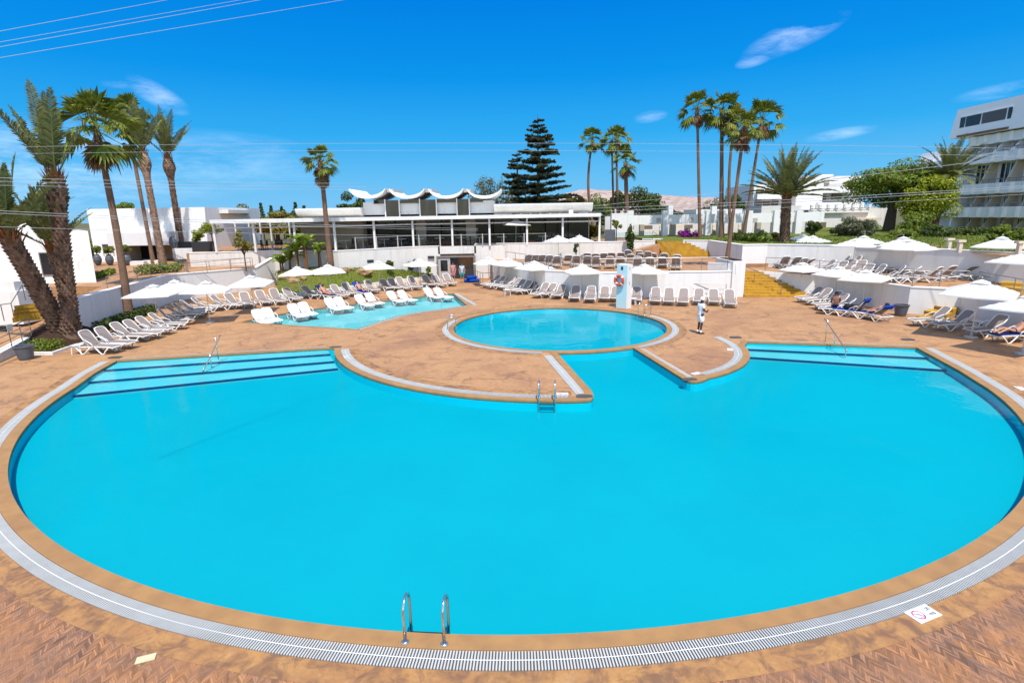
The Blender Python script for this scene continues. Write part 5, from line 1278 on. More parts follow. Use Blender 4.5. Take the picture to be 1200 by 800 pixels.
for i, (px, py, wp, hp, Y, lm, lab) in enumerate(((910, 281, 16, 9, 52, 'leaf_olive', 'round clipped bush left of the bushy date palm'), (893, 281, 10, 14, 62, 'leaf_dark', 'dark shrub between bungalow pillars'), (489, 312, 8, 10, 50.5, 'leaf_dark', 'small shrub against the white wall left of the kiosk'), (502, 320, 6, 8, 50.5, 'leaf_mid', 'smallest shrub beside the kiosk door'), (482, 318, 7, 14, 50.3, 'leaf_dark', 'dark shrub behind the umbrella left of the kiosk'), (456, 313, 12, 8, 48.2, 'leaf_dark', 'low dark shrub on top of the grass mound'))):
    q = P(px, py, Y); s = Y/F
    t = tree((q.x, Y, max(q.z, 0)), hp*s, (wp*s/2, wp*s/2, hp*s*.5), lab, lm, 120+i, .04, 12, 60, .09, group='small shrubs', name='shrub', cat='shrub')
# slender trees with clear stems
def sapling(px, pyb, pyt, Y, wpx, label, leafm, seed, z=None, nclump=12, leaves=45, size=.12, stem=.05, group='slender young trees', frac=.5):
    q = P(px, pyb, Y); s = Y/F; hh = (pyb-pyt)*s if z is None else P(px, pyt, Y).z-z; zb = q.z if z is None else z
    return tree((q.x, Y, zb), hh, (wpx*s/2, wpx*s/2, hh*frac*.55), label, leafm, seed, stem, nclump, leaves, size, group=group, name='young_tree', clump=.36)
sapling(288, 312, 268, 44.5, 24, 'thin sapling in front of the cream ramp wall', 'leaf_olive', 130, frac=.75)
sapling(250, 290, 256, 49, 28, 'yellow green young tree at the left corner of the pergola', 'leaf_lime', 131, frac=.6, nclump=16)
sapling(231, 283, 268, 50.5, 18, 'pale round shrub in the dark planter', 'leaf_lime', 132, frac=.9)
sapling(722, 288, 257, 54, 12, 'young tree with yellow tuft near the grey gate', 'fan_yellow', 133, frac=.4)
sapling(739, 297, 262, 50, 12, 'dark green columnar tree by the centre terrace ramp', 'leaf_dark', 134, z=ZC+.2, nclump=20, leaves=60, frac=.9)
sapling(675, 305, 284, 44, 8, 'small round potted tree on the centre terrace', 'leaf_dark', 135, z=ZC, nclump=9, leaves=40, size=.08, frac=.5)
sapling(621, 284, 257, 52, 11, 'yellow green tree in a red pot on the restaurant terrace', 'leaf_olive', 136, z=ZF+.1, frac=.6)
q = P(621, 284, 52); mb = MB(); mb.lathe([(.30, 0), (.42, .35), (.45, .38), (.36, .38)], 14); o = obj('planter_pot', mb, M['terracotta'], loc=(q.x, 52, ZF)); tag(o, 'red pot under the yellow green tree on the restaurant terrace', 'pot')
q = P(805.5, 284, 60); tree((q.x, 60, ZU-.3), P(805, 265, 60).z-ZU+.3, (1.15, 1.0, .95), 'round purple bougainvillea bush before the bungalows', 'flower', 140, .08, 18, 90, .10, name='bougainvillea', cat='flowering bush')
# banana plants by the mound
def banana(loc, h, label, seed):
    rnd = random.Random(seed); t = root('banana_plant', loc, label, 'plant', 'banana plants left of the mound palm'); mb = MB(); sm = MB()
    for s_ in range(2):
        ox, oy = rnd.uniform(-.25, .25), rnd.uniform(-.25, .25); hh = h*rnd.uniform(.8, 1); sm.tube([(ox, oy, -.2), (ox, oy, hh*.55)], [.12, .07], 8)
        for i in range(8):
            a = i*2.4+rnd.uniform(-.3, .3); el = R_(rnd.uniform(35, 80)); d = Vector((math.cos(a)*math.cos(el), math.sin(a)*math.cos(el), math.sin(el))); sd_ = Vector((-math.sin(a), math.cos(a), 0)); p = Vector((ox, oy, hh*.5)); L = hh*rnd.uniform(.5, .75); pr = None
            for j in range(7):
                f = j/6; c_ = p+d*L*f-Vector((0, 0, .55*L*f*f)); w_ = .16*h*.45*math.sin(math.pi*min(1, .12+f*.88)); u = Vector((0, 0, w_*.35))
                cur = (c_-sd_*w_+u, c_, c_+sd_*w_+u)
                if pr: mb.add([pr[0], pr[1], cur[1], cur[0]], [(0, 1, 2, 3)]); mb.add([pr[1], pr[2], cur[2], cur[1]], [(0, 1, 2, 3)])
                pr = cur
    obj('leaf', mb, M['banana'], t); obj('stem', sm, M['dead'], t); return t
for i, (px, py, Y, h, lab) in enumerate(((328, 312, 46.9, 3.0, 'leftmost low banana plant beside the white wall corner'), (337, 310, 46.6, 3.4, 'second banana plant from the left'), (346, 308, 46.2, 3.6, 'banana plant in the middle of the clump'), (357, 306, 45.8, 4.4, 'tallest banana plant of the clump'), (375, 307, 45.7, 3.4, 'banana plant right next to the palm trunk'))):
    q = P(px, py, Y); banana((q.x, Y, mound_z(q) if px > 340 else .7), h, lab, 150+i)
# ------------------------------------------------------------------ sun loungers
def lounger_proto(label, group, sling, ang_deg):
    t = root('sun_lounger', (0, 0, -50), label, 'sun lounger', group)
    hx = .30; a = R_(ang_deg); L = .80; hy, hz_ = -.22, .36
    by, bz = hy-L*math.cos(a), hz_+L*math.sin(a)
    mb = MB()
    for s in (-1, 1):
        mb.tube([(s*.33, -.90, .31), (s*.33, -.5, .335), (s*.33, .2, .345), (s*.33, .8, .335), (s*.31, .97, .29)], .028, 6)
    for y in (-.88, -.22, .96): mb.tube([(-.32, y, .31), (.32, y, .31)], .024, 6)
    obj('frame', mb, M['white_plastic'], t, True)
    for s in (-1, 1):
        for y0, y1 in ((.78, .12), (-.86, -.12)):
            m_ = (y0+y1)/2; o_ = .07 if y0 > 0 else -.07
            mb = MB(); mb.tube([(s*.335, y0, .33), (s*.345, y0-(y0-m_)*.55, .15), (s*.35, m_+o_*1.2, .028), (s*.35, m_-o_*.6, .028), (s*.345, y1+(m_-y1)*.5, .15), (s*.335, y1, .33)], [.026, .03, .032, .032, .03, .026], 6)
            obj('leg', mb, M['white_plastic'], t, True)
    mb = MB(); n = 6
    for i in range(n):
        y0 = hy+(.95-hy)*i/n; y1 = hy+(.95-hy)*(i+1)/n; z = lambda y: .362-.018*math.sin(max(0, min(1, (y-hy)/1.17))*math.pi)-(.05*max(0, (y-.75)/.2))
        mb.hexa([(-.29, y0, z(y0)-.012), (.29, y0, z(y0)-.012), (.29, y1, z(y1)-.012), (-.29, y1, z(y1)-.012)], [(-.29, y0, z(y0)), (.29, y0, z(y0)), (.29, y1, z(y1)), (-.29, y1, z(y1))])
    obj('seat', mb, M[sling], t)
    u = Vector((0, (by-hy)/L, (bz-hz_)/L)); nv_ = Vector((0, -u.z, u.y)); nv_ = Vector((0, math.sin(a), math.cos(a)))
    # back sling with rounded upper corners
    out = []
    for x, s in ((-.255, .03), (.255, .03), (.265, .45), (.255, .66), (.20, .735), (.10, .755), (-.10, .755), (-.20, .735), (-.255, .66), (-.265, .45)): out.append(Vector((x, hy, hz_))+u*s)
    m = len(out); mb = MB(); mb.add([p-nv_*.006 for p in out]+[p+nv_*.006 for p in out], [tuple(range(m-1, -1, -1)), tuple(range(m, 2*m))]+[(i, (i+1) % m, m+(i+1) % m, m+i) for i in range(m)])
    b = obj('backrest', mb, M[sling], t)
    mb = MB(); P_ = lambda x, s: tuple(Vector((x, hy, hz_))+u*s)
    mb.tube([P_(-.285, 0), P_(-.295, .45), P_(-.285, .66), P_(-.235, .765), P_(-.11, .80), P_(.11, .80), P_(.235, .765), P_(.285, .66), P_(.295, .45), P_(.285, 0)], .029, 6)
    obj('back_frame', mb, M['white_plastic'], b, True)
    for s in (-1, 1):
        mb = MB(); q = Vector((s*.31, hy, hz_))+u*.33
        mb.tube([tuple(q), (s*.36, q.y+.12, q.z+.03), (s*.37, hy+.22, .50), (s*.36, hy+.30, .36)], [.018, .022, .022, .02], 6)
        obj('armrest', mb, M['white_plastic'], t, True)
    return t, (by, bz)
GRP = {'L': 'taupe loungers in the curved row along the left wall and mound', 'M': 'taupe loungers in the row behind the round pool', 'U': 'taupe loungers on the centre terrace', 'R': 'taupe loungers on the right terrace', 'D': 'taupe loungers on the deck below the right wall', 'K': 'white loungers standing in the children pool'}
PRO = {}
for k_, ang_ in (('lo', 38), ('mid', 47), ('hi', 56)): PRO[k_] = lounger_proto('taupe mesh sun lounger with white frame', GRP['L'], 'taupe', ang_)
PRO['white'] = lounger_proto('white sun lounger', GRP['K'], 'white_sling', 44)
USED = set()
PLACES = {}
def place_lounger(head, d, z, label, group, kind='mid', key=None, jit=1.0):
    """head: point under the middle of the backrest top; d: direction from head to foot"""
    pr, (by, bz) = PRO[kind]
    d = Vector((d[0], d[1])).normalized(); c = Vector((head[0], head[1]))-d*by
    rz = math.atan2(d.y, d.x)-math.pi/2+random.uniform(-.035, .035)*jit
    loc = Vector((c.x, c.y, z))
    if kind not in USED:
        USED.add(kind); o = pr; o.location = loc; o.rotation_euler = (0, 0, rz); o['label'] = label; o['group'] = group
    else: o = dup(pr, loc, rz, label, group)
    if key: PLACES[key] = (loc, rz)
    return o
random.seed(77)
def kind_for(): return random.choice(['mid', 'mid', 'hi', 'lo', 'mid'])
def bzof(k_): return PRO[k_][1][1]
def row(code, z, heads, feet, labels, kinds=None, keys=None, fixed=None):
    """heads: pixel of each backrest top; feet: {index: pixel of the foot end} interpolated along the row"""
    idx = sorted(feet); dirs = {}
    for i in idx:
        k_ = 'mid'; h = G(*heads[i], z+bzof(k_)); f = G(*feet[i], z+.30); dirs[i] = (f-h).xy.normalized()
    for i, hp in enumerate(heads):
        k_ = kinds[i] if kinds else kind_for()
        lo = max([j for j in idx if j <= i], default=idx[0]); hi = min([j for j in idx if j >= i], default=idx[-1])
        d = fixed if fixed else dirs[lo] if lo == hi else dirs[lo].lerp(dirs[hi], (i-lo)/(hi-lo))
        place_lounger(G(*hp, z+bzof(k_)), d, z, labels(i), GRP[code], k_, None if keys is None else keys.get(i))
headsL = [(97,387),(115,383),(132,378),(147,375),(161,371),(175,367),(185,361.5),(194,359),(202,355),(211,352),(225,348.5),(248,345.5),(266,343.6),(285,342),(303,340),(319,338),(334,337),(355,335),(374,334.5),(390,333.5),(403,331),(417,331),(430,328),(447,327),(457,325.5),(467,324.5),(480,323.5),(497,322),(509,322),(522,320.5)]
row('L', 0, headsL, {0: (145,404), 4: (193,385), 6: (222,372), 10: (254,359), 13: (291,355), 17: (372,347), 22: (441,340), 25: (480,336), 29: (537,333)}, lambda i: 'taupe lounger, %s from the left in the curved row along the left wall' % (ORD[i] if i < 25 else ('twenty-sixth','twenty-seventh','twenty-eighth','twenty-ninth','last')[i-25]), ['mid' if i in (18, 21) else kind_for() for i in range(30)], {18: 'lieL', 21: 'lieM'})
headsM = [(585,322),(591.5,323),(602,325),(609,326),(614,327),(621.5,328),(629,329),(641,331),(649,332),(660,333),(675,334),(693,335),(709.5,335.5),(722,335.5),(746.5,335.5),(769,336.5),(784.5,337),(801,337.5),(819,338),(836.5,338.5),(855,339)]
row('M', 0, headsM, {0: (568,333), 6: (608,343), 9: (645,350), 10: (671,352), 15: (767,355), 20: (857,357)}, lambda i: 'taupe lounger, %s from the left in the row behind the round pool' % ORD[i])
headsU1 = [(620,298.5),(628,298.5),(636,298.5),(644.6,299),(653,300),(666,299),(675.5,299.5),(688.5,300),(699,300.5),(715,300.5),(727,301),(747.5,300.5),(762,301.5),(776.5,301.5),(792,301.5)]
row('U', ZC, headsU1, {0: (616,306), 4: (650,308), 14: (793,310)}, lambda i: 'taupe lounger, %s from the left in the front row of the centre terrace' % ORD[i])
headsU2 = [(688.5,296.5),(698,297),(707.5,296.5),(717,296),(728,296),(739,298),(751.5,297),(765,296.8),(778,296.8),(793,298.5)]
row('U', ZC, headsU2, {0: (688,303), 9: (794,305)}, lambda i: 'taupe lounger, %s from the left in the second row of the centre terrace' % ORD[i])
headsU3 = [(736,293),(749,294),(759,294.5)]
row('U', ZC, headsU3, {0: (736,299), 2: (760,300)}, lambda i: 'taupe lounger, %s from the left in the short back row of the centre terrace' % ORD[i])
headsR1 = [(924,295.6),(939,296),(956,297),(969.6,297.4),(982,298),(995,299),(1008.7,299.7),(1027,300.4),(1040,301.4),(1056,302.5),(1071,303.3),(1090,304.3),(1108.5,305.3),(1126,306),(1146,307.6),(1164,308.2),(1192,309.8)]
row('R', ZR, headsR1, {0: (915,305), 9: (1035,314), 16: (1163,323)}, lambda i: 'taupe lounger, %s from the left in the back row of the right terrace' % ORD[i])
headsR2 = [(922,300.5),(936,301),(944.5,302.4),(954,303),(965.3,304),(978,304.2),(991,305.5),(1000,304),(1011,304.6),(1021,309),(1037,309.8),(1061,311.3),(1080,312.3),(1104,312.8),(1119,311.4),(1144,311.8)]
row('R', ZR, headsR2, {0: (914,309), 8: (1000,318), 12: (1072,325), 15: (1136,324)}, lambda i: 'taupe lounger, %s from the left in the front row of the right terrace' % ORD[i])
headsD = [(962,335.6),(972.5,338),(984,340.7),(992,344),(1003,350),(1017,351),(1042,359)]
row('D', 0, headsD, {0: (944,348.5), 3: (962,358.5), 4: (977,362), 6: (1000,366)}, lambda i: ('taupe lounger nearest the wide yellow stairs in the right deck row', 'taupe lounger second from the wide yellow stairs in the right deck row', 'taupe lounger third from the wide yellow stairs in the right deck row', 'taupe lounger just left of the seated suntanned person', 'taupe lounger the suntanned person sits on', 'taupe lounger draped with a dark blue towel', 'lounger under the sunbather in red shorts')[i], ['mid', 'mid', 'hi', 'mid', 'mid', 'hi', 'lo'], {4: 'sit', 5: 'drape', 6: 'lieR'})
headsE = [(1111.5,359.5),(1138,363),(1177,368.5),(1212,375)]
row('D', 0, headsE, {0: (1068,375), 1: (1096,380), 2: (1126,387.5), 3: (1160,393)}, lambda i: 'taupe lounger, %s from the three yellow steps at the lower right' % ('nearest', 'second', 'third', 'fourth')[i], ['mid']*4, {3: 'edge'})
headsK = [(300,362.5),(311,360.5),(341,356),(353,354),(384,349),(395,347.8),(419,345),(431,343),(456,341),(469,340),(499,337),(511,337)]
def labK(i): return 'white lounger in the shallow pool, %s of the %s pair from the left' % (('left', 'right')[i % 2], ORD[i//2])
row('K', -.36, headsK, {0: (325,374), 2: (362,368), 4: (404,361), 6: (438,355), 8: (478,350), 11: (524,346)}, labK, ['white']*12, None, Vector((.68, -.73)))

# ------------------------------------------------------------------ side tables
def table_proto():
    t = root('side_table', (0, 0, 0), 'small white plastic side table', 'side table', 'small white side tables')
    mb = MB(); mb.prism([Vector((.24*x, .24*y)) for x, y in ((-1,-.8),(-.8,-1),(.8,-1),(1,-.8),(1,.8),(.8,1),(-.8,1),(-1,.8))], .39, .42); obj('table_top', mb, M['white_plastic'], t)
    for x in (-1, 1):
        for y in (-1, 1): mb = MB(); mb.tube([(x*.21, y*.21, 0), (x*.18, y*.18, .39)], .025, 6); obj('leg', mb, M['white_plastic'], t)
    return t
tp = table_proto()
for i, (px, py, lab) in enumerate(((94, 414, 'small white side table at the near end of the left lounger row'), (594, 346, 'small white side table in front of the row behind the round pool'), (497, 338, 'small white side table between loungers below the kiosk shrubs'), (327, 351, 'small white side table between loungers left of the mound'), (741, 357, 'small white side table behind the lifebuoy pillar'), (1143, 386, 'small white side table at the foot of the lower right umbrella'))):
    q = G(px, py, 0)
    if i == 0: tp.location = q; tp['label'] = lab
    else: dup(tp, q, .3*i, lab)

# ------------------------------------------------------------------ umbrellas
def umbrella_proto():
    t = root('umbrella', (0, 0, 0), 'white square sun umbrella', 'umbrella', 'white sun umbrellas round the pool')
    A = 1.22; zt, ze = 2.50, 1.98; n = 10
    def zc(x, y):
        r = max(abs(x), abs(y))/A; k_ = min(abs(x), abs(y))/A
        s = zt-(zt-ze)*r**1.06
        return s-.055*math.sin(math.pi*min(1, r))*(1-(k_/(r+1e-6)))-(.03*(1-(k_/(r+1e-6)))**1.0*(r > .99))
    vs = [(A*(-1+2*i/n), A*(-1+2*j/n), 0) for i in range(n+1) for j in range(n+1)]
    vs = [(x, y, zc(x, y)) for x, y, _ in vs]
    mb = MB(); mb.add(vs, [(i*(n+1)+j, (i+1)*(n+1)+j, (i+1)*(n+1)+j+1, i*(n+1)+j+1) for i in range(n) for j in range(n)])
    rim = [(i, 0) for i in range(n)]+[(n, j) for j in range(n)]+[(n-i, n) for i in range(n)]+[(0, n-j) for j in range(n)]
    rv = [vs[i*(n+1)+j] for i, j in rim]; m = len(rv)
    mb.add(rv+[(x*1.005, y*1.005, z-.06) for x, y, z in rv], [(i, (i+1) % m, m+(i+1) % m, m+i) for i in range(m)])
    c = obj('canopy', mb, M['canvas'], t)
    mb = MB(); q = .30; mb.add([(0, 0, 2.58), (-q, -q, 2.43), (q, -q, 2.43), (q, q, 2.43), (-q, q, 2.43)], [(0, 1, 2), (0, 2, 3), (0, 3, 4), (0, 4, 1)]); obj('vent', mb, M['canvas'], c)
    mb = MB(); mb.tube([(0, 0, .05), (0, 0, 2.52)], .026, 8); mb.ball((0, 0, 2.66), .03, 8, 4); obj('pole', mb, M['pole'], t)
    for i in range(8):
        a = math.pi/4*i; r = (A*1.36 if i % 2 else A*.97); d = Vector((math.cos(a), math.sin(a), 0))
        mb = MB(); mb.tube([(0, 0, 2.40), tuple(d*r+Vector((0, 0, ze-.03)))], .011, 4); f = 0.55; mb.tube([(0, 0, 1.95), tuple(d*r*f+Vector((0, 0, 2.40+(ze-.03-2.40)*f)))], .009, 4); obj('rib', mb, M['pole'], t)
    mb = MB(); mb.lathe([(.26, 0), (.26, .05), (.22, .08), (.05, .09), (.045, .32)], 16); obj('base', mb, M['concrete'], t)
    return t
um = umbrella_proto(); first = [True]
SC = {(654.5, 275.5): .85, (679, 277.5): .85, (941.6, 273.3): .85, (953.8, 275.3): .85, (1012.8, 275): .9, (1003, 278.3): .9, (1060, 276): .95, (1066, 279): .95, (1175, 275.5): 1.0, (1150, 325.5): 1.02, (941.6, 306.3): .88, (982.5, 310.5): .88, (1016, 314.5): .9}
def put_umb(loc, rot, label, sc=1.0):
    if first[0]: first[0] = False; um.location = loc; um.rotation_euler = (0, 0, R_(rot)); um['label'] = label; um.scale = (sc,)*3; return um
    o = dup(um, loc, R_(rot), label, scale=sc); o.rotation_euler = (R_(random.uniform(-2, 2)), R_(random.uniform(-2, 2)), R_(rot)); return o
for (px, py, z, rot, lab) in ((178, 331.5, 0, 12, 'white umbrella beside the tall fan palm trunk, leftmost of all'), (203, 326.5, 0, 28, 'white umbrella partly behind the leftmost one, by the shaded left wall'), (239, 328, 0, 18, 'white umbrella at the bend of the left wall'), (293, 321, 0, 10, 'white umbrella in front of the sunlit left wall'),
    (348, 311, 0, 14, 'white umbrella at the left end of the grass mound'), (384, 308.5, 0, 25, 'white umbrella below the mound palm trunk'), (442.5, 304.5, 0, 20, 'white umbrella at the right end of the grass mound'), (491, 302, 0, 30, 'white umbrella just left of the kiosk'),
    (572.5, 300, 0, 12, 'white umbrella right of the kiosk, left of an overlapping pair'), (594, 301, 0, 40, 'white umbrella right in the overlapping pair right of the kiosk'), (626, 304.5, 0, 33, 'white umbrella over the slanted lounger row behind the round pool'), (683, 308, 0, 8, 'white umbrella left of the lifebuoy pillar'), (755, 308, 0, 24, 'white umbrella right of the lifebuoy pillar'),
    (654.5, 275.5, ZC, 22, 'left of two white umbrellas on the centre terrace'), (679, 277.5, ZC, 10, 'right of two white umbrellas on the centre terrace'),
    (941.6, 273.3, ZR, 20, 'left umbrella of the leftmost pair on the right terrace'), (953.8, 275.3, ZR, 30, 'right umbrella of the leftmost pair on the right terrace'), (1012.8, 275, ZR, 35, 'rear umbrella of the middle pair on the right terrace'), (1003, 278.3, ZR, 15, 'front umbrella of the middle pair on the right terrace'), (1060, 276, ZR, 38, 'rear umbrella of the right pair on the right terrace, before the olive bush'), (1066, 279, ZR, 20, 'front umbrella of the right pair on the right terrace, before the olive bush'), (1175, 275.5, ZR, 42, 'single large umbrella on the right terrace before the hotel'), (1207, 291, ZR, 30, 'umbrella cut by the right edge on the right terrace'),
    (941.6, 306.3, 0, 18, 'white umbrella right of the wide yellow stairs, leftmost below the right wall'), (982.5, 310.5, 0, 30, 'middle umbrella of the three below the right wall'), (1016, 314.5, 0, 40, 'rightmost umbrella of the three below the right wall, above the seated person'), (1150, 325.5, 0, 43, 'big white umbrella over the lower right loungers'), (1212, 343, 0, 25, 'white umbrella cut by the right edge at the lower deck')):
    sc_ = SC.get((px, py), .93)
    q = G(px, py, z+2.63*sc_) if z != ZC else P(px, py, 49.0)
    put_umb((q.x, q.y, z), rot, lab, sc_)
q = P(604, 259.5, 51.9); put_umb((q.x, 51.9, ZF), 10, 'white umbrella on the restaurant terrace before the dark glass', .94)

# ------------------------------------------------------------------ handrails
def rail(label, pts, h=.95, every=1.6, mids=(.5,), m='rail', r=.022, group='brown metal handrails', posts=True):
    pts = [Vector(p) for p in pts]; t = root('handrail', pts[0], label, 'handrail', group); o = pts[0]
    up = Vector((0, 0, h)); mb = MB(); mb.tube([p-o+up for p in pts], r, 6); obj('top_rail', mb, M[m], t)
    for f in mids: mb = MB(); mb.tube([p-o+up*f for p in pts], r*.6, 5); obj('mid_rail', mb, M[m], t)
    if posts:
        for i in range(len(pts)-1):
            L = (pts[i+1]-pts[i]).length; n = max(1, round(L/every))
            for k_ in range(n+(1 if i == len(pts)-2 else 0)):
                p = pts[i].lerp(pts[i+1], k_/n)-o; mb = MB(); mb.tube([p, p+up], r*.95, 6); obj('post', mb, M[m], t)
    return t
v3 = lambda p, z: Vector((p[0], p[1], z))
ins = offset(LW, -.55, False)
rail('long handrail on the terrace above the shaded left wall', [v3(ins[1], ZL), v3(ins[2], ZL), v3(ins[3], ZL)], .75, 2.0)
rail('handrail on the ramp above the sunlit left wall', [G(221, 321, ZL), G(243, 319.5, ZL), G(297, 316, ZL)], .95, 1.9, (.33, .66))
rail('handrail beside the planter at the top of the left ramp', [G(204, 309, ZL), G(221, 320, ZL)], 1.0, 1.5, (.5,))
rail('handrail on the low kerb wall at the left edge', [G(-40, 436, .3), G(15, 410, .4), G(38, 396, .4)], .95, 1.2, (.25, .5, .75))
rail('short handrail beside the yellow steps at far left', [G(5, 376, 1.1), G(17, 374, 1.1), G(30, 352, 1.8)], .8, 1.5, ())
ins = offset(CWL, -.35, False)
rail('long handrail along the centre terrace edge above the loungers', [v3(ins[0]+Vector((.9, -1.2)), ZC), v3(ins[1], ZC), v3(ins[2], ZC), v3(ins[3]+Vector((.6, 0)), ZC)], .95, 1.9, (.5,))
rail('low barrier of horizontal bars behind the loungers left of the stairs', [G(772, 347.5, 0), G(850, 349, 0)], .95, 2.0, (.3, .6))
rail('sloping handrail on the ramp at the back of the centre terrace', [G(683, 302, ZC), G(694, 299, ZC), Vector((12.9, 56, 2.6))], .95, 1.6, (.5,))
rail('handrail of the upper yellow stairs', [Vector((13.7, 53.4, 3.1)), G(786, 301, ZC)], .9, 1.6, ())
rail('slanted handrail in the middle of the wide yellow stairs', [Vector((15.95, 39.9, ZR)), Vector((18.2, 36.6, .05))], .9, 1.7, ())
rail('curved handrail beside the kiosk', [G(557, 330, 0), G(566, 334, 0), G(578, 333, 0)], 1.0, 1.0, (.5,))
ins = offset(RWL, -.30, False)
rail('long handrail along the right terrace edge above the sunbathers', [v3(ins[0]+Vector((.2, 0)), ZR), v3(ins[1], ZR), v3(ins[2]+Vector((.1, .2)), ZR), v3(ins[3]+Vector((.1, .1)), ZR)], .95, 1.5, (.5,))
rail('handrail along the right terrace edge behind the big lower umbrella', [v3(ins[3]+Vector((.3, -.3)), ZR), v3(ins[4], ZR)], .95, 1.5, (.5,))

# ------------------------------------------------------------------ pool ladders and step rails
def ladder(loc, out_dir, label, w_=.56, depth=1.0, reach=.42, h=.78, treads=4):
    """loc on the coping edge, out_dir points from the water to the deck"""
    t = root('pool_ladder', loc, label, 'pool ladder', 'chrome pool ladders', math.atan2(out_dir[1], out_dir[0])+math.pi/2)   # local -Y = out
    for s in (-1, 1):
        x = s*w_/2; pts = [(x, -reach, .02), (x, -reach+.01, h*.55)]
        for k_ in range(9):
            a = math.pi-math.pi*k_/8; pts.append((x, -reach/2+.06+(reach/2+.06)*math.cos(a), h*.70+.30*h*math.sin(a)))
        pts += [(x, .12, h*.3), (x, .10, -.1), (x, .10, -depth)]
        mb = MB(); mb.tube(pts, .021, 10); r_ = obj('rail', mb, M['steel'], t, True)
        mb = MB(); mb.lathe([(.055, .0), (.055, .012), (.03, .03), (.024, .03)], 14, (x, -reach, .0)); obj('flange', mb, M['steel'], r_, True)
    for i in range(treads):
        mb = MB(); z = -.10-i*.25; mb.box((0, .10, z), (w_, .05, .022)); obj('tread', mb, M['dark'] if i == 0 else M['steel'], t)
    return t
def edge_out(p, c): d = Vector((p[0]-c[0], p[1]-c[1])); return d.normalized()
q = (G(473.5, 756, .024)+G(519.5, 758.5, .024))/2; d = edge_out(q, MC); ql = Vector((MC.x+d.x*(MR+.0), MC.y+d.y*(MR+.0), .024))
ladder(ql, d, 'chrome ladder at the near edge of the large pool', w_=(G(473.5, 756).xy-G(519.5, 758.5).xy).length, reach=.19, h=.62)
p = g2(641, 470); d = (Vector((PC.x, PC.y))-p).normalized(); p = PC-d*(PR) if False else p
ladder((p.x, p.y, .024), d, 'chrome ladder hanging from the left deck tongue', w_=.50, reach=.30, h=.62, depth=.9)
for px, py, lab in ((535, 386, 'chrome ladder at the left side of the round pool'), (747, 371, 'chrome ladder at the right rear of the round pool')):
    p = g2(px, py); d = edge_out(p, RC); p = RC+d*RR; ladder((p.x, p.y, .02), d, lab, w_=.6, reach=.3, h=.7)
def step_rail(label, tops, bases, zs):
    t0 = G(*bases[0], zs[0]); t = root('step_rail', t0, label, 'handrail', 'metal rails on the pool entry steps'); tp_ = []
    for tpx, bpx, z in zip(tops, bases, zs):
        b = G(*bpx, z); a = P(*tpx, b.y); tp_.append(a-t0); mb = MB(); mb.tube([b-t0, Vector((b.x-t0.x, b.y-t0.y, a.z-t0.z))], .02, 7); obj('post', mb, M['steel'], t, True)
    mb = MB(); e = (tp_[0]-tp_[-1]).normalized(); mb.tube([tp_[0]+e*.12, tp_[0], tp_[-1], tp_[-1]-e*.15], .022, 8); obj('rail', mb, M['rail'], t, True)
step_rail('metal rail leading into the left steps of the large pool', ((257, 395), (248, 415), (239.5, 432)), ((256, 421), (248, 431), (240, 442)), (0.02, -.16, -.36))
step_rail('metal rail leading into the right steps of the large pool', ((967.5, 375), (978, 391), (991, 409)), ((967, 400), (977, 408), (990, 421)), (0.02, -.10, -.30))

# ------------------------------------------------------------------ lifebuoy pillar
q = G(729, 361.5, 0); PR_ = R_(-42)
pil = root('lifebuoy_pillar', (q.x+.15, q.y+.3, 0), 'square pale blue pillar beside the round pool carrying an orange lifebuoy', 'pillar', rz=PR_)
mb = MB(); mb.b2(-.36, .36, -.29, .3, 0, 2.68); obj('shaft', mb, M['white_wall'], pil)
mb = MB(); mb.b2(-.359, .359, -.296, -.29, .02, 2.66); obj('blue_front', mb, M['light_blue'], pil)
mb = MB(); mb.b2(-.07, .07, -.31, -.297, 2.36, 2.56); obj('notice_plate', mb, M['dark'], pil)
for z in (2.45, 1.55): mb = MB(); mb.b2(.36, .37, -.05, .03, z-.1, z+.1); obj('side_bracket', mb, M['concrete'], pil)
mr = Matrix.Rotation(PR_, 4, 'Z'); bl = pil.location+(mr @ Vector((-.12, -.40, 1.72)))
buoy = root('lifebuoy', bl, 'orange and white ring lifebuoy hanging on the pale blue pillar', 'lifebuoy', rz=PR_)
def torus_arc(a0, a1, R, r, n=12):
    mb = MB(); mb.tube([(R*math.cos(a0+(a1-a0)*i/n), 0, R*math.sin(a0+(a1-a0)*i/n)) for i in range(n+1)], r, 10); return mb
mb = MB(); mb.tube([(.27*math.cos(2*math.pi*i/32), 0, .27*math.sin(2*math.pi*i/32)) for i in range(32)], .088, 10, closed=True); ring = obj('ring', mb, M['orange'], buoy, True)
for k_ in range(4): a = math.pi/4+k_*math.pi/2; obj('band', torus_arc(a-.13, a+.13, .27, .092, 5), M['sign_white'], ring, True)
mb = MB(); mb.tube([(.385*math.cos(2*math.pi*i/24), -.02, .385*math.sin(2*math.pi*i/24)) for i in range(24)], .012, 5, closed=True); obj('rope', mb, M['white_plastic'], buoy)

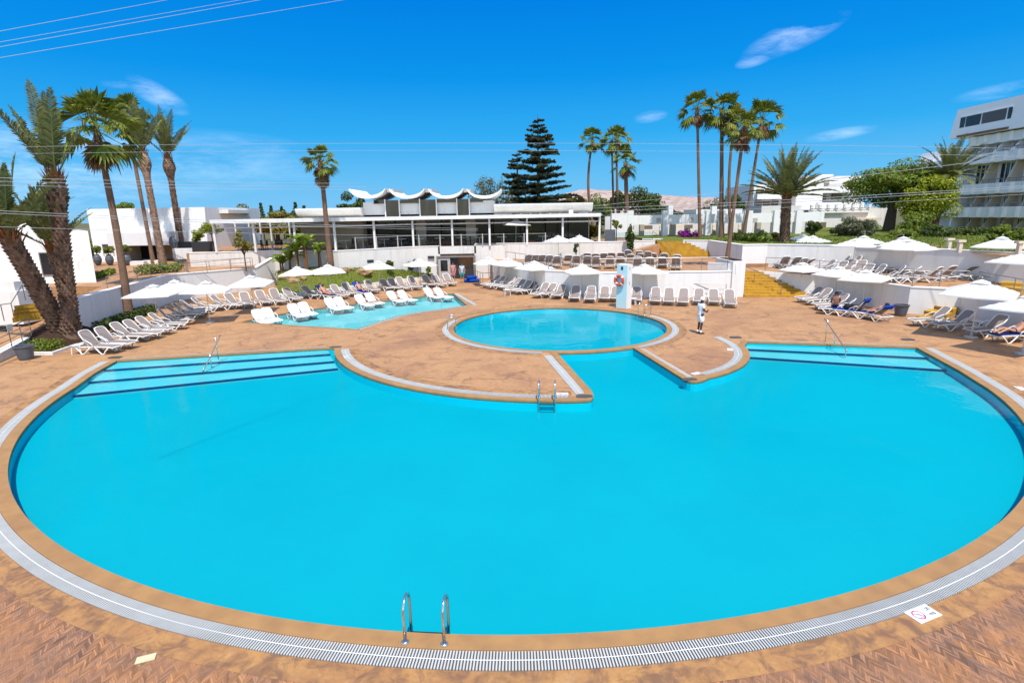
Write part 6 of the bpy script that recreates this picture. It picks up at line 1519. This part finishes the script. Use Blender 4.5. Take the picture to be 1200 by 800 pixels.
# ------------------------------------------------------------------ depth signs on the ground
def text_mesh(s, size, name):
    cu = bpy.data.curves.new(name, 'FONT'); cu.body = s; cu.size = size; cu.align_x = 'CENTER'; cu.align_y = 'CENTER'; cu.offset = size*.02
    tmp = bpy.data.objects.new('t', cu); COL.objects.link(tmp); bpy.context.view_layer.update()
    me = bpy.data.meshes.new_from_object(tmp.evaluated_get(bpy.context.evaluated_depsgraph_get())); bpy.data.objects.remove(tmp); me.name = name; me.materials.clear(); return me
def sign_proto(W, Hh):
    t = root('depth_sign', (0, 0, 0), 'white depth sign', 'sign', 'white depth signs on the deck')
    mb = MB(); mb.b2(-W/2, W/2, -Hh/2, Hh/2, 0, .012); obj('plate', mb, M['sign_white'], t)
    cx, R0 = -W*.20, Hh*.36
    mb = MB(); n = 40; a = [Vector((cx+R0*math.cos(2*math.pi*i/n), R0*math.sin(2*math.pi*i/n))) for i in range(n)]; b = [Vector((cx+R0*.80*math.cos(2*math.pi*i/n), R0*.80*math.sin(2*math.pi*i/n))) for i in range(n)]; strip(mb, a, b, .0135)
    e = Vector((math.cos(R_(-38)), math.sin(R_(-38)))); s = Vector((-e.y, e.x))*R0*.07; c = Vector((cx, 0)); q = [c-e*R0*.82-s, c+e*R0*.82-s, c+e*R0*.82+s, c-e*R0*.82+s]; mb.add([(p.x, p.y, .0138) for p in q], [(0, 1, 2, 3)])
    obj('prohibition_ring', mb, M['sign_red'], t)
    # diving figure
    mb = MB(); f = lambda x, y: (cx+R0*x, R0*y, .0131)
    mb.add([f(-.45, .35), f(-.35, .42), f(.05, .05), f(-.05, -.05)], [(0, 3, 2, 1)]); mb.add([f(-.05, -.05), f(.05, .05), f(.35, .08), f(.36, .0)], [(0, 3, 2, 1)]); mb.add([f(.0, -.02), f(.1, 0), f(.22, -.38), f(.14, -.40)], [(0, 3, 2, 1)])
    mb.add([f(.12+.11*math.cos(k_), .20+.11*math.sin(k_)) for k_ in [i*.785 for i in range(8)]], [tuple(range(8))])
    for k_ in range(3): mb.add([f(-.5, -.48-.09*k_), f(.5, -.48-.09*k_), f(.5, -.52-.09*k_), f(-.5, -.52-.09*k_)], [(0, 3, 2, 1)])
    obj('diver_symbol', mb, M['black'], t)
    for s_, y in (('1.50', .17), ('mts', -.20)):
        o = link('lettering', text_mesh(s_, Hh*.34, 'lettering'), M['black'], t); o.location = (W*.27, Hh*y, .0134)
    return t
cn_ = [G(1059, 717.5), G(1083.3, 708), G(1104, 721.3), G(1078.7, 731.3)]
W_ = (cn_[1]-cn_[0]).length; H_ = (cn_[3]-cn_[0]).length; ct = sum((c for c in cn_), Vector())/4; e = (cn_[1]-cn_[0]).normalized()
sg = sign_proto(W_, H_); sg.location = (ct.x, ct.y, .006); sg.rotation_euler = (0, 0, math.atan2(e.y, e.x)); sg['label'] = 'largest white depth sign, on the near deck at bottom right'
for px, py, rz, lab in ((659, 461.5, 0.0, 'small depth sign beside the middle ladder'), (816, 437.5, .5, 'small depth sign on the right deck tongue tip'), (855.5, 409.5, 1.2, 'small depth sign beside the right curved grate'), (404, 418.5, 2.3, 'small depth sign beside the left curved grate'), (1196, 455, 1.3, 'small depth sign at the right edge of the pool')):
    q = G(px, py, .008); dup(sg, q, rz, lab, scale=.85)
q = G(171, 771.5, .006); mb = MB(); mb.prism([Vector((.115*x, .062*y)) for x, y in ((-1,-1),(1,-1),(1,1),(-1,1))], 0, .012); o = obj('skimmer_cover', mb, M['cream_tile'], loc=q); o.rotation_euler = (0, 0, .35); tag(o, 'small cream rectangular cover set in the near left paving', 'cover')

# ------------------------------------------------------------------ pots and bins
def pot(px, py, z, prof, m, label, cat='pot', Y=None, name='plant_pot'):
    q = G(px, py, z) if Y is None else P(px, py, Y); mb = MB(); mb.lathe(prof, 18); o = obj(name, mb, M[m], loc=(q.x, q.y, z), smooth=False); tag(o, label, cat); return o
BUCKET = [(.24, 0), (.27, .1), (.33, .5), (.37, .58), (.37, .62), (.31, .62), (.28, .3), (.24, .06)]
pot(31, 421, 0, BUCKET, 'grey_pot', 'grey round tub by the low kerb at the left edge')
pot(1055, 370, 0, BUCKET, 'grey_pot', 'grey round bin in the corner behind the red shorts sunbather', 'bin', name='bin')
pot(579, 334.5, 0, [(.2, 0), (.26, .4), (.27, .45), (.22, .45)], 'dark', 'small dark bin at the left end of the centre wall', 'bin', name='bin')
VASE = [(.14, 0), (.26, .2), (.34, .5), (.28, .8), (.17, .95), (.21, 1.0), (.16, 1.0), (.12, .8)]
for i, (px, lab) in enumerate(((115.5, 'leftmost tall grey vase before the long white house'), (129.5, 'middle tall grey vase before the long white house'), (150, 'right tall grey vase before the long white house porch'))):
    pot(px, 311, ZL, VASE, 'grey_pot', lab, 'vase', name='vase'); q = G(px, 311, ZL)
    tree((q.x, q.y, ZL+.9), .95+.1*(i == 0), (.5, .5, .42), 'leafy plant in the '+lab.split(' before')[0], 'leaf_mid', 170+i, .03, 12, 40, .09, group='potted plants before the long white house', name='potted_plant', cat='plant')
q = P(204, 289, 51.5); pot(203, 288, q.z-.1, VASE, 'grey_pot', 'grey urn on top of the slim pier before the white house', 'vase', 51.5, 'vase')
# ------------------------------------------------------------------ lawn bollard lamps, floodlight
for i, (px, py, lab) in enumerate(((1111, 293, 'left cream bollard lamp on the lawn'), (1123.5, 296, 'cream bollard lamp on the lawn, right of the left one'), (1193, 298.5, 'cream bollard lamp on the lawn at the right edge'))):
    q = G(px, py, ZU); t = root('bollard_lamp', q, lab, 'lamp', 'cream bollard lamps on the lawn'); mb = MB(); mb.b2(-.1, .1, -.1, .1, 0, .62); obj('post', mb, M['cream'], t)
    mb = MB(); mb.b2(-.22, .22, -.16, .16, .62, .74); obj('head', mb, M['cream'], t)
q = G(15, 410, .4); t = root('floodlight', q, 'grey floodlight box on the left handrail post', 'floodlight'); mb = MB(); mb.b2(-.22, .12, -.16, .10, .82, 1.13); obj('housing', mb, M['concrete'], t); mb = MB(); mb.b2(-.2, .1, -.175, -.162, .85, 1.10); obj('lens', mb, M['glass'], t); mb = MB(); mb.tube([(0, 0, .6), (0, 0, .84)], .025, 6); obj('bracket', mb, M['rail'], t)
q = P(652+60, 281, 53.5)
mb = MB(); mb.b2(P(709, 280, 53.5).x, P(721, 280, 53.5).x, 53.5, 53.6, ZF-.1, P(715, 269, 53.5).z); o = obj('gate_panel', mb, M['grey_pot']); tag(o, 'dark blue grey panel at the right end of the restaurant terrace', 'panel')  # panel of the grey gate
mb = MB(); mb.add([(9.4, 50.9, ZF), (13.3, 51.7, ZF), (13.3, 51.7, ZF+1.0), (9.4, 50.9, ZF+1.0)], [(0, 1, 2, 3)]); o = obj('glass_screen', mb, M['clear']); tag(o, 'clear glass screen beside the dark panel right of the pavilion', 'glass screen')

# ------------------------------------------------------------------ restaurant tables and chairs
def chair_mesh():
    mb = MB(); mb.b2(-.22, .22, -.22, .22, .43, .47); mb.b2(-.22, .22, .19, .23, .47, .9)
    for x in (-1, 1):
        for y in (-1, 1): mb.tube([(x*.2, y*.2, 0), (x*.2, y*.2, .44)], .018, 5)
    return mb
def dtable_mesh():
    mb = MB(); mb.b2(-.45, .45, -.45, .45, .72, .75); mb.tube([(0, 0, 0), (0, 0, .72)], .04, 6); mb.lathe([(.28, 0), (.28, .03)], 12); return mb
c0 = t0_ = None; k_i = 0
SPOTS = [(300, 283, 49.5), (318, 283, 50.5), (335, 282, 51), (405, 280, 50.5), (425, 280, 51.2), (450, 278, 52), (470, 278, 52), (492, 277, 52.4), (515, 277, 52.4), (540, 276, 52.5), (562, 276, 52.6), (588, 275, 52.6), (612, 275, 52.9), (636, 275, 52.9)]
for i, (px, py, Y) in enumerate(SPOTS):
    q = P(px, py, Y); loc = Vector((q.x, Y, ZF+.005)); lab = 'table on the restaurant terrace, %s from the left' % ORD[i]
    if t0_ is None: t0_ = obj('dining_table', dtable_mesh(), M['white_plastic'], loc=loc); tag(t0_, lab, 'table', 'dining tables on the restaurant terrace')
    else: dup(t0_, loc, 0, lab)
    for j, (dx_, dy_) in enumerate(((-.72, 0), (.72, 0))):
        l2 = loc+Vector((dx_, dy_, 0)); rz = (math.pi/2, -math.pi/2)[j]; lab = '%s dark chair at the %s restaurant table from the left' % (('left', 'right')[j], ORD[i])
        if c0 is None: c0 = obj('dining_chair', chair_mesh(), M['dark'], loc=l2); c0.rotation_euler = (0, 0, rz); tag(c0, lab, 'chair', 'dark dining chairs on the restaurant terrace')
        else: dup(c0, l2, rz, lab)

# ------------------------------------------------------------------ overhead cables
def cable(label, a, b, Ya, Yb, r=.008, sag=.0):
    r *= .72; A, B = P(*a, Ya), P(*b, Yb); mid_ = A.lerp(B, .5); pts = []
    for i in range(25):
        f = i/24; p = A.lerp(B, f); p.z -= sag*4*f*(1-f); pts.append(p-mid_)
    mb = MB(); mb.tube(pts, r, 5); o = obj('overhead_cable', mb, M['cable'], loc=mid_); tag(o, label, 'cable', 'thin grey overhead cables')
cable('highest thin cable crossing the top left corner', (-60, 48), (330, -25), 9, 14, .005)
cable('second cable from the top in the top left corner', (-60, 60), (340, -10), 9, 14, .0045)
cable('third cable from the top in the top left corner', (-60, 66), (350, -8), 9, 14, .0055)
cable('lowest of the cables crossing the top left corner', (-60, 78), (480, -13), 9, 14, .005)
cable('long cable crossing all the palm crowns, the upper one', (-80, 174), (1280, 176), 22, 22, .008, -.22)
cable('long cable crossing all the palm crowns, the lower one', (-80, 182), (1280, 185), 22, 22, .007, -.22)
cable('cable through the left date palm crowns, upper of three', (-60, 207), (420, 215), 20, 30, .010, .05)
cable('cable through the left date palm crowns, middle of three', (-60, 211), (430, 219), 20, 30, .010, .05)
cable('cable through the left date palm crowns, lower of three', (-60, 216), (440, 222), 20, 30, .009, .05)
cable('upper cable low in front of the left houses', (-60, 244), (560, 268), 20, 34, .011, .1)
cable('middle cable low in front of the left houses', (-60, 247), (560, 270), 20, 34, .011, .1)
cable('lower cable low in front of the left houses', (-60, 264), (560, 276), 20, 34, .009, .1)
cable('thick pale cable rising to the right before the hotel trees', (960, 212), (1290, 172), 34, 24, .022)
cable('long low cable rising across the bungalows, upper strand', (640, 246), (1260, 214), 36, 24, .014, .12)
cable('long low cable rising across the bungalows, middle strand', (640, 250), (1260, 216), 36, 24, .014, .12)
cable('long low cable rising across the bungalows, lower strand', (600, 256), (1260, 224), 36, 24, .010, .12)
cable('cable slanting across the middle palms', (560, 256), (860, 224), 40, 40, .013)
# ------------------------------------------------------------------ people
def skin(name, J, E, m, parent, rootj='pelvis', sub=1, extra=None):
    names = list(J); ix = {n: i for i, n in enumerate(names)}
    me = bpy.data.meshes.new(name+'_skel'); me.from_pydata([J[n][0] for n in names], [(ix[a], ix[b]) for a, b in E], []); me.update()
    tmp = bpy.data.objects.new(name+'_tmp', me); COL.objects.link(tmp)
    md = tmp.modifiers.new('skin', 'SKIN'); md.use_smooth_shade = True
    if not me.skin_vertices:
        bm = bmesh.new(); bm.from_mesh(me); bm.verts.layers.skin.verify(); bm.to_mesh(me); bm.free()
    for i, n in enumerate(names):
        sv = me.skin_vertices[0].data[i]; r = J[n][1]; sv.radius = (r, r) if not hasattr(r, '__len__') else r; sv.use_root = (n == rootj)
    if sub: s = tmp.modifiers.new('sub', 'SUBSURF'); s.levels = sub; s.render_levels = sub
    bpy.context.view_layer.update()
    out = bpy.data.meshes.new_from_object(tmp.evaluated_get(bpy.context.evaluated_depsgraph_get())); bpy.data.objects.remove(tmp)
    out.materials.clear(); out.name = name
    if extra:
        bm = bmesh.new(); bm.from_mesh(out); tm = bpy.data.meshes.new('x'); tm.from_pydata(extra.v, [], extra.f); tm.update(); bm.from_mesh(tm); bm.to_mesh(out); bm.free(); bpy.data.meshes.remove(tm)
    return link(name, out, m, parent, True)
def V(*a): return Vector(a)
STAND = dict(pelvis=(V(0, 0, .95), .125), waist=(V(0, .01, 1.09), .115), chest=(V(0, 0, 1.32), .14), neckb=(V(0, -.01, 1.46), .062), neck=(V(0, .005, 1.53), .055), head=(V(0, .025, 1.63), .092), crown=(V(0, .01, 1.72), .078))
for s, n in ((-1, 'l'), (1, 'r')):
    STAND.update({'hip'+n: (V(s*.09, 0, .89), .095), 'knee'+n: (V(s*.10, .02, .50), .058), 'calf'+n: (V(s*.10, -.015, .36), .053), 'ankle'+n: (V(s*.10, -.02, .09), .038), 'toe'+n: (V(s*.115, .13, .035), .034),
                  'sh'+n: (V(s*.175, -.01, 1.43), .060), 'elbow'+n: (V(s*.24, -.03, 1.16), .043), 'wrist'+n: (V(s*.23, .09, .94), .030), 'palm'+n: (V(s*.225, .13, .87), .032)})
EDG = [('pelvis', 'waist'), ('waist', 'chest'), ('chest', 'neckb'), ('neckb', 'neck'), ('neck', 'head'), ('head', 'crown')]
for n in 'lr': EDG += [('pelvis', 'hip'+n), ('hip'+n, 'knee'+n), ('knee'+n, 'calf'+n), ('calf'+n, 'ankle'+n), ('ankle'+n, 'toe'+n), ('chest', 'sh'+n), ('sh'+n, 'elbow'+n), ('elbow'+n, 'wrist'+n), ('wrist'+n, 'palm'+n)]
def hand(mb, w_, p, side):
    d = (p-w_).normalized(); s = d.cross(V(0, 0, 1)); s = s.normalized() if s.length > .1 else V(1, 0, 0); u = s.cross(d)
    for i, L in enumerate((.065, .075, .07, .055)):
        b = p+s*(.030-.020*i); mb.tube([b-d*.02, b+d*L*.55-u*.004, b+d*L-u*.02], [.0095, .009, .007], 5)
    b = p+s*.03*side; mb.tube([b-d*.03, b+s*.03*side+d*.01, b+s*.035*side+d*.035], [.011, .010, .008], 5)
def face(mb, J, f):
    h = J['head'][0]; up = (J['crown'][0]-J['neck'][0]).normalized(); f = (f-up*f.dot(up)).normalized(); s = f.cross(up)
    mb.tube([h+f*.085+up*.035, h+f*.118+up*.0, h+f*.09-up*.012], [.009, .017, .010], 6)
    for q in (-1, 1): mb.ball(h+s*.088*q+up*.005, (.014, .022, .03), 6, 4)
    mb.tube([h+f*.085-up*.045-s*.025, h+f*.093-up*.045, h+f*.085-up*.045+s*.025], [.004, .008, .004], 5)
def eyes(parent, J, f):
    h = J['head'][0]; up = (J['crown'][0]-J['neck'][0]).normalized(); f = (f-up*f.dot(up)).normalized(); s = f.cross(up); mb = MB()
    for q in (-1, 1): mb.ball(h+f*.082+s*.034*q+up*.03, .011, 6, 4)
    obj('eyes', mb, M['hair'], parent)
def hair(parent, J, f, m='hair', r=.108):
    h = J['head'][0].lerp(J['crown'][0], .55); up = (J['crown'][0]-J['neck'][0]).normalized(); f = (f-up*f.dot(up)).normalized(); s = f.cross(up)
    mb = MB(); n, mm = 14, 6; vs = []
    for i in range(mm+1):
        a = math.pi*.62*i/mm
        for k_ in range(n):
            b = 2*math.pi*k_/n; dd = s*math.cos(b)*math.sin(a)+f*math.sin(b)*math.sin(a)*1.05+up*math.cos(a)
            vs.append(h-f*.012+dd*r*(1-.12*max(0, math.sin(b))*math.sin(a)*(i/mm)))
    mb.add(vs, [(i*n+k_, i*n+(k_+1) % n, (i+1)*n+(k_+1) % n, (i+1)*n+k_) for i in range(mm) for k_ in range(n)]); return obj('hair' if m == 'hair' else 'cap', mb, M[m], parent, True)
def person(loc, rz, label, J, sk, f=V(0, 1, 0), group=None):
    t = root('person', loc, label, 'person', group, rz); ex = MB()
    for n, sd_ in (('l', 1), ('r', -1)): hand(ex, J['wrist'+n][0], J['palm'+n][0], sd_)
    face(ex, J, f); b = skin('body', J, EDG, M[sk], t, extra=ex); eyes(t, J, f); return t
def sub(J, names, grow, over=None):
    o = {n: (J[n][0], J[n][1]+grow) for n in names}
    if over: o.update(over)
    return o
def shirt(t, J, m, grow=.022, sleeve=.6):
    K = sub(J, ['pelvis', 'waist', 'chest', 'shl', 'shr'], grow); K['neckb'] = (J['neckb'][0]-V(0, 0, .02), J['neckb'][1]+.012)
    e_ = (J['pelvis'][0]-J['waist'][0]).normalized(); K['hem'] = (J['pelvis'][0]+e_*.10, J['pelvis'][1]+grow+.035); K['waist'] = (K['waist'][0], K['waist'][1]+.012)
    for n in 'lr': K['slv'+n] = (J['sh'+n][0].lerp(J['elbow'+n][0], sleeve), J['elbow'+n][1]+grow+.008)
    return skin('shirt', K, [('hem', 'pelvis'), ('pelvis', 'waist'), ('waist', 'chest'), ('chest', 'neckb'), ('chest', 'shl'), ('chest', 'shr'), ('shl', 'slvl'), ('shr', 'slvr')], M[m], t, 'chest')
def shorts(t, J, m, grow=.03, leg=.75, name='shorts'):
    K = sub(J, ['pelvis', 'hipl', 'hipr'], grow); K['wst'] = (J['pelvis'][0].lerp(J['waist'][0], .5), J['waist'][1]+grow)
    for n in 'lr': K['hem'+n] = (J['hip'+n][0].lerp(J['knee'+n][0], leg), J['knee'+n][1]+grow+.02)
    return skin(name, K, [('pelvis', 'wst'), ('pelvis', 'hipl'), ('pelvis', 'hipr'), ('hipl', 'heml'), ('hipr', 'hemr')], M[m], t, 'pelvis')
# lifeguard in white
J = dict(STAND)
for s, n in ((-1, 'l'), (1, 'r')):
    J['elbow'+n] = (V(s*.25, .0, 1.17), .045); J['wrist'+n] = (V(s*.10, .24, 1.06), .031); J['palm'+n] = (V(s*.055, .30, 1.06), .032)
J['head'] = (V(0, .045, 1.625), .092); J['crown'] = (V(0, .05, 1.715), .078)
J['anklel'] = (V(-.10, -.06, .09), .038); J['toel'] = (V(-.115, .09, .035), .034); J['kneel'] = (V(-.1, -.005, .5), .058)
q = G(820, 391, 0)
lg = person(q, R_(-78), 'man in white cap, white shirt and white shorts standing by the round pool, hands together', J, 'skin_dark', V(0, 1, -.25))
shirt(lg, J, 'white_cloth', .028, .75); shorts(lg, J, 'white_cloth', .036, .92)
c = hair(lg, J, V(0, 1, -.15), 'white_cloth', .116); mb = MB(); h = J['crown'][0]; mb.prism([V(.085*math.cos(a), .10+.075*math.sin(a)) for a in [math.pi*i/8 for i in range(9)]], 1.675, 1.69); obj('cap_brim', mb, M['white_cloth'], c)
for n in 'lr':
    a, b = J['ankle'+n][0], J['toe'+n][0]; mb = MB(); mb.tube([a+V(0, -.05, -.055), a.lerp(b, .5)+V(0, 0, -.022), b+V(0, .03, -.005)], [.042, .046, .036], 8); s_ = obj('shoe', mb, M['dark'], lg, True)
    mb = MB(); mb.tube([a+V(0, 0, .10), a+V(0, 0, -.02)], .046, 8); obj('sock', mb, M['white_cloth'], lg, True)
mb = MB(); mb.box((0, .335, 1.09), (.075, .012, .14), M=Matrix.Rotation(R_(-35), 3, 'X')); o = obj('phone', mb, M['dark'], loc=q); o.rotation_euler = (0, 0, R_(-78)); tag(o, 'dark phone held by the man in white', 'phone')
# two guests by the kiosk
J = dict(STAND); J['elbowr'] = (V(.26, .0, 1.17), .05); J['wristr'] = (V(.2, .2, 1.12), .034); J['palmr'] = (V(.17, .27, 1.14), .034)
for n in ('pelvis', 'waist', 'chest'): J[n] = (J[n][0], J[n][1]*1.22)
t = person(G(531.5, 330.5, 0), R_(175), 'woman in pink patterned dress at the kiosk counter', J, 'skin', V(0, 1, 0)); shirt(t, J, 'pink_cloth', .025, .5); shorts(t, J, 'pink_cloth', .05, 1.0, 'skirt'); hair(t, J, V(0, 1, 0))
J = dict(STAND); J['elbowl'] = (V(-.27, -.02, 1.17), .045)
t = person(G(541.8, 331.5, 0), R_(190), 'man in pale shirt and teal shorts standing by the kiosk counter', J, 'skin', V(0, 1, 0)); shirt(t, J, 'grey_cloth', .03, .6); shorts(t, J, 'teal_cloth', .04, .85); hair(t, J, V(0, 1, 0))
# sunbathers: joints in lounger space (head end at -Y, foot end at +Y)
def lying(back=47, knees=.0, arm='side'):
    a = R_(back); u = V(0, -math.cos(a), math.sin(a)); nv_ = V(0, math.sin(a), math.cos(a)); b0 = V(0, -.20, .37)
    J = dict(pelvis=(V(0, -.08, .49), .125), waist=(b0+u*.14+nv_*.12, .112), chest=(b0+u*.38+nv_*.13, .138), neckb=(b0+u*.55+nv_*.10, .06), neck=(b0+u*.61+nv_*.10, .054), head=(b0+u*.72+nv_*.115, .092), crown=(b0+u*.81+nv_*.11, .078))
    for s, n in ((-1, 'l'), (1, 'r')):
        J.update({'hip'+n: (V(s*.09, 0, .475), .095), 'knee'+n: (V(s*.11, .40, .44+knees), .058), 'calf'+n: (V(s*.11, .54, .42+knees*.7), .054), 'ankle'+n: (V(s*.12, .80, .405), .038), 'toe'+n: (V(s*.14, .86, .52), .033),
                  'sh'+n: (b0+u*.50+nv_*.11+V(s*.175, 0, 0), .06), 'elbow'+n: (b0+u*.24+nv_*.10+V(s*.26, 0, 0), .044), 'wrist'+n: (V(s*.22, -.10, .48), .031), 'palm'+n: (V(s*.20, -.01, .50), .032)})
    return J, nv_
def towel(key, back, m, label, seat=True, wd=.62, cat='towel'):
    loc, rz = PLACES[key]; a = R_(back); u = V(0, -math.cos(a), math.sin(a)); b0 = V(0, -.22, .36); nv_ = V(0, math.sin(a), math.cos(a)); pr = []
    if seat: pr += [V(0, .9, .375), V(0, .45, .380), V(0, .0, .386)]
    pr += [b0+nv_*.04+V(0, .04, .0), b0+u*.3+nv_*.038, b0+u*.6+nv_*.038, b0+u*.83+nv_*.034, b0+u*.86-nv_*.03, b0+u*.6-nv_*.06]
    mb = MB(); vs = []; rnd = random.Random(len(key))
    for p in pr:
        for x in (-1, -.5, 0, .5, 1): vs.append(p+V(x*wd/2*rnd.uniform(.97, 1.05), 0, (abs(x) == 1)*-.012+rnd.uniform(0, .006)))
    mb.add(vs, [(i*5+j, i*5+j+1, (i+1)*5+j+1, (i+1)*5+j) for i in range(len(pr)-1) for j in range(4)])
    o = obj('towel', mb, M[m], loc=loc, smooth=True); o.rotation_euler = (0, 0, rz); sm = o.modifiers.new('thickness', 'SOLIDIFY'); sm.thickness = .012; tag(o, label, cat); return o
for key, back, tm, lab, sk, sm_, tl in (('lieL', 47, 'navy_cloth', 'sunbather lying on a navy towel near the first mound umbrella', 'skin', 'red_cloth', 'navy towel under the sunbather near the first mound umbrella'), ('lieM', 47, 'blue_cloth', 'sunbather lying on a bright blue towel below the mound rocks', 'skin', 'navy_cloth', 'bright blue towel under the sunbather below the mound rocks'), ('lieR', 38, 'blue_cloth', 'bare chested man in red shorts lying on a bright blue towel', 'skin', 'red_cloth', 'bright blue towel under the man in red shorts'), ('edge', 47, 'navy_cloth', 'sunbather with bent legs at the right edge of the lower deck', 'skin', 'navy_cloth', 'navy towel at the right edge of the lower deck')):
    towel(key, back, tm, tl); J, nv_ = lying(back, .16 if key in ('lieM', 'edge') else .02); loc, rz = PLACES[key]
    t = person(loc, rz, lab, J, sk, nv_); shorts(t, J, sm_, .018, .45); hair(t, J, nv_)
towel('drape', 56, 'blue_cloth', 'dark blue towel draped over the back of an empty lounger', True, .66)
loc, rz = PLACES['drape']; mb = MB(); mb.lathe([(.20, 0), (.27, .08), (.25, .24), (.12, .30), (.05, .31)], 12); o = obj('beach_bag', mb, M['rubber'], loc=loc+Matrix.Rotation(rz, 3, 'Z') @ V(.05, .25, .385), smooth=True); o.scale = (1.0, .8, 1); tag(o, 'dark beach bag on the towel covered lounger', 'bag')
# seated person
J = dict(pelvis=(V(0, 0, .47), .13), waist=(V(0, .02, .62), .115), chest=(V(0, .06, .84), .14), neckb=(V(0, .08, .98), .06), neck=(V(0, .095, 1.04), .054), head=(V(0, .12, 1.14), .092), crown=(V(0, .11, 1.23), .078))
for s, n in ((-1, 'l'), (1, 'r')): J.update({'hip'+n: (V(s*.09, .05, .45), .095), 'knee'+n: (V(s*.12, .42, .47), .06), 'calf'+n: (V(s*.12, .44, .32), .053), 'ankle'+n: (V(s*.12, .43, .09), .038), 'toe'+n: (V(s*.13, .57, .04), .034), 'sh'+n: (V(s*.175, .06, .95), .06), 'elbow'+n: (V(s*.22, .16, .70), .044), 'wrist'+n: (V(s*.14, .36, .58), .031), 'palm'+n: (V(s*.13, .42, .56), .032)})
loc, rz = PLACES['sit']; t = person(loc+Matrix.Rotation(rz, 3, 'Z') @ V(.05, .15, 0), rz-R_(80), 'deeply suntanned person sitting upright on a lounger edge, right deck row', J, 'skin_brown', V(0, 1, 0)); shorts(t, J, 'navy_cloth', .012, .35, 'swimwear'); hair(t, J, V(0, 1, 0))
# pile of blue mats by the kiosk
for i, (px, py, z, lab) in enumerate(((550, 331, .16, 'rolled blue mat at the left of the pile by the kiosk'), (556, 331, .16, 'rolled blue mat at the right of the pile by the kiosk'), (553, 331, .45, 'topmost rolled blue mat of the pile by the kiosk'))):
    q = G(px, py, 0); mb = MB(); n = 40; pts = []
    prof = [(0.04+.14*k_/n*1.0) for k_ in range(n)]; mb.tube([(-.45, 0, 0), (-.43, 0, 0), (.43, 0, 0), (.45, 0, 0)], [.12, .16, .16, .12], 14); o = obj('rolled_mat', mb, M['blue_cloth'], loc=(q.x, q.y, z), smooth=True); o.rotation_euler = (0, 0, .2*i); tag(o, lab, 'mat', 'rolled blue mats by the kiosk')
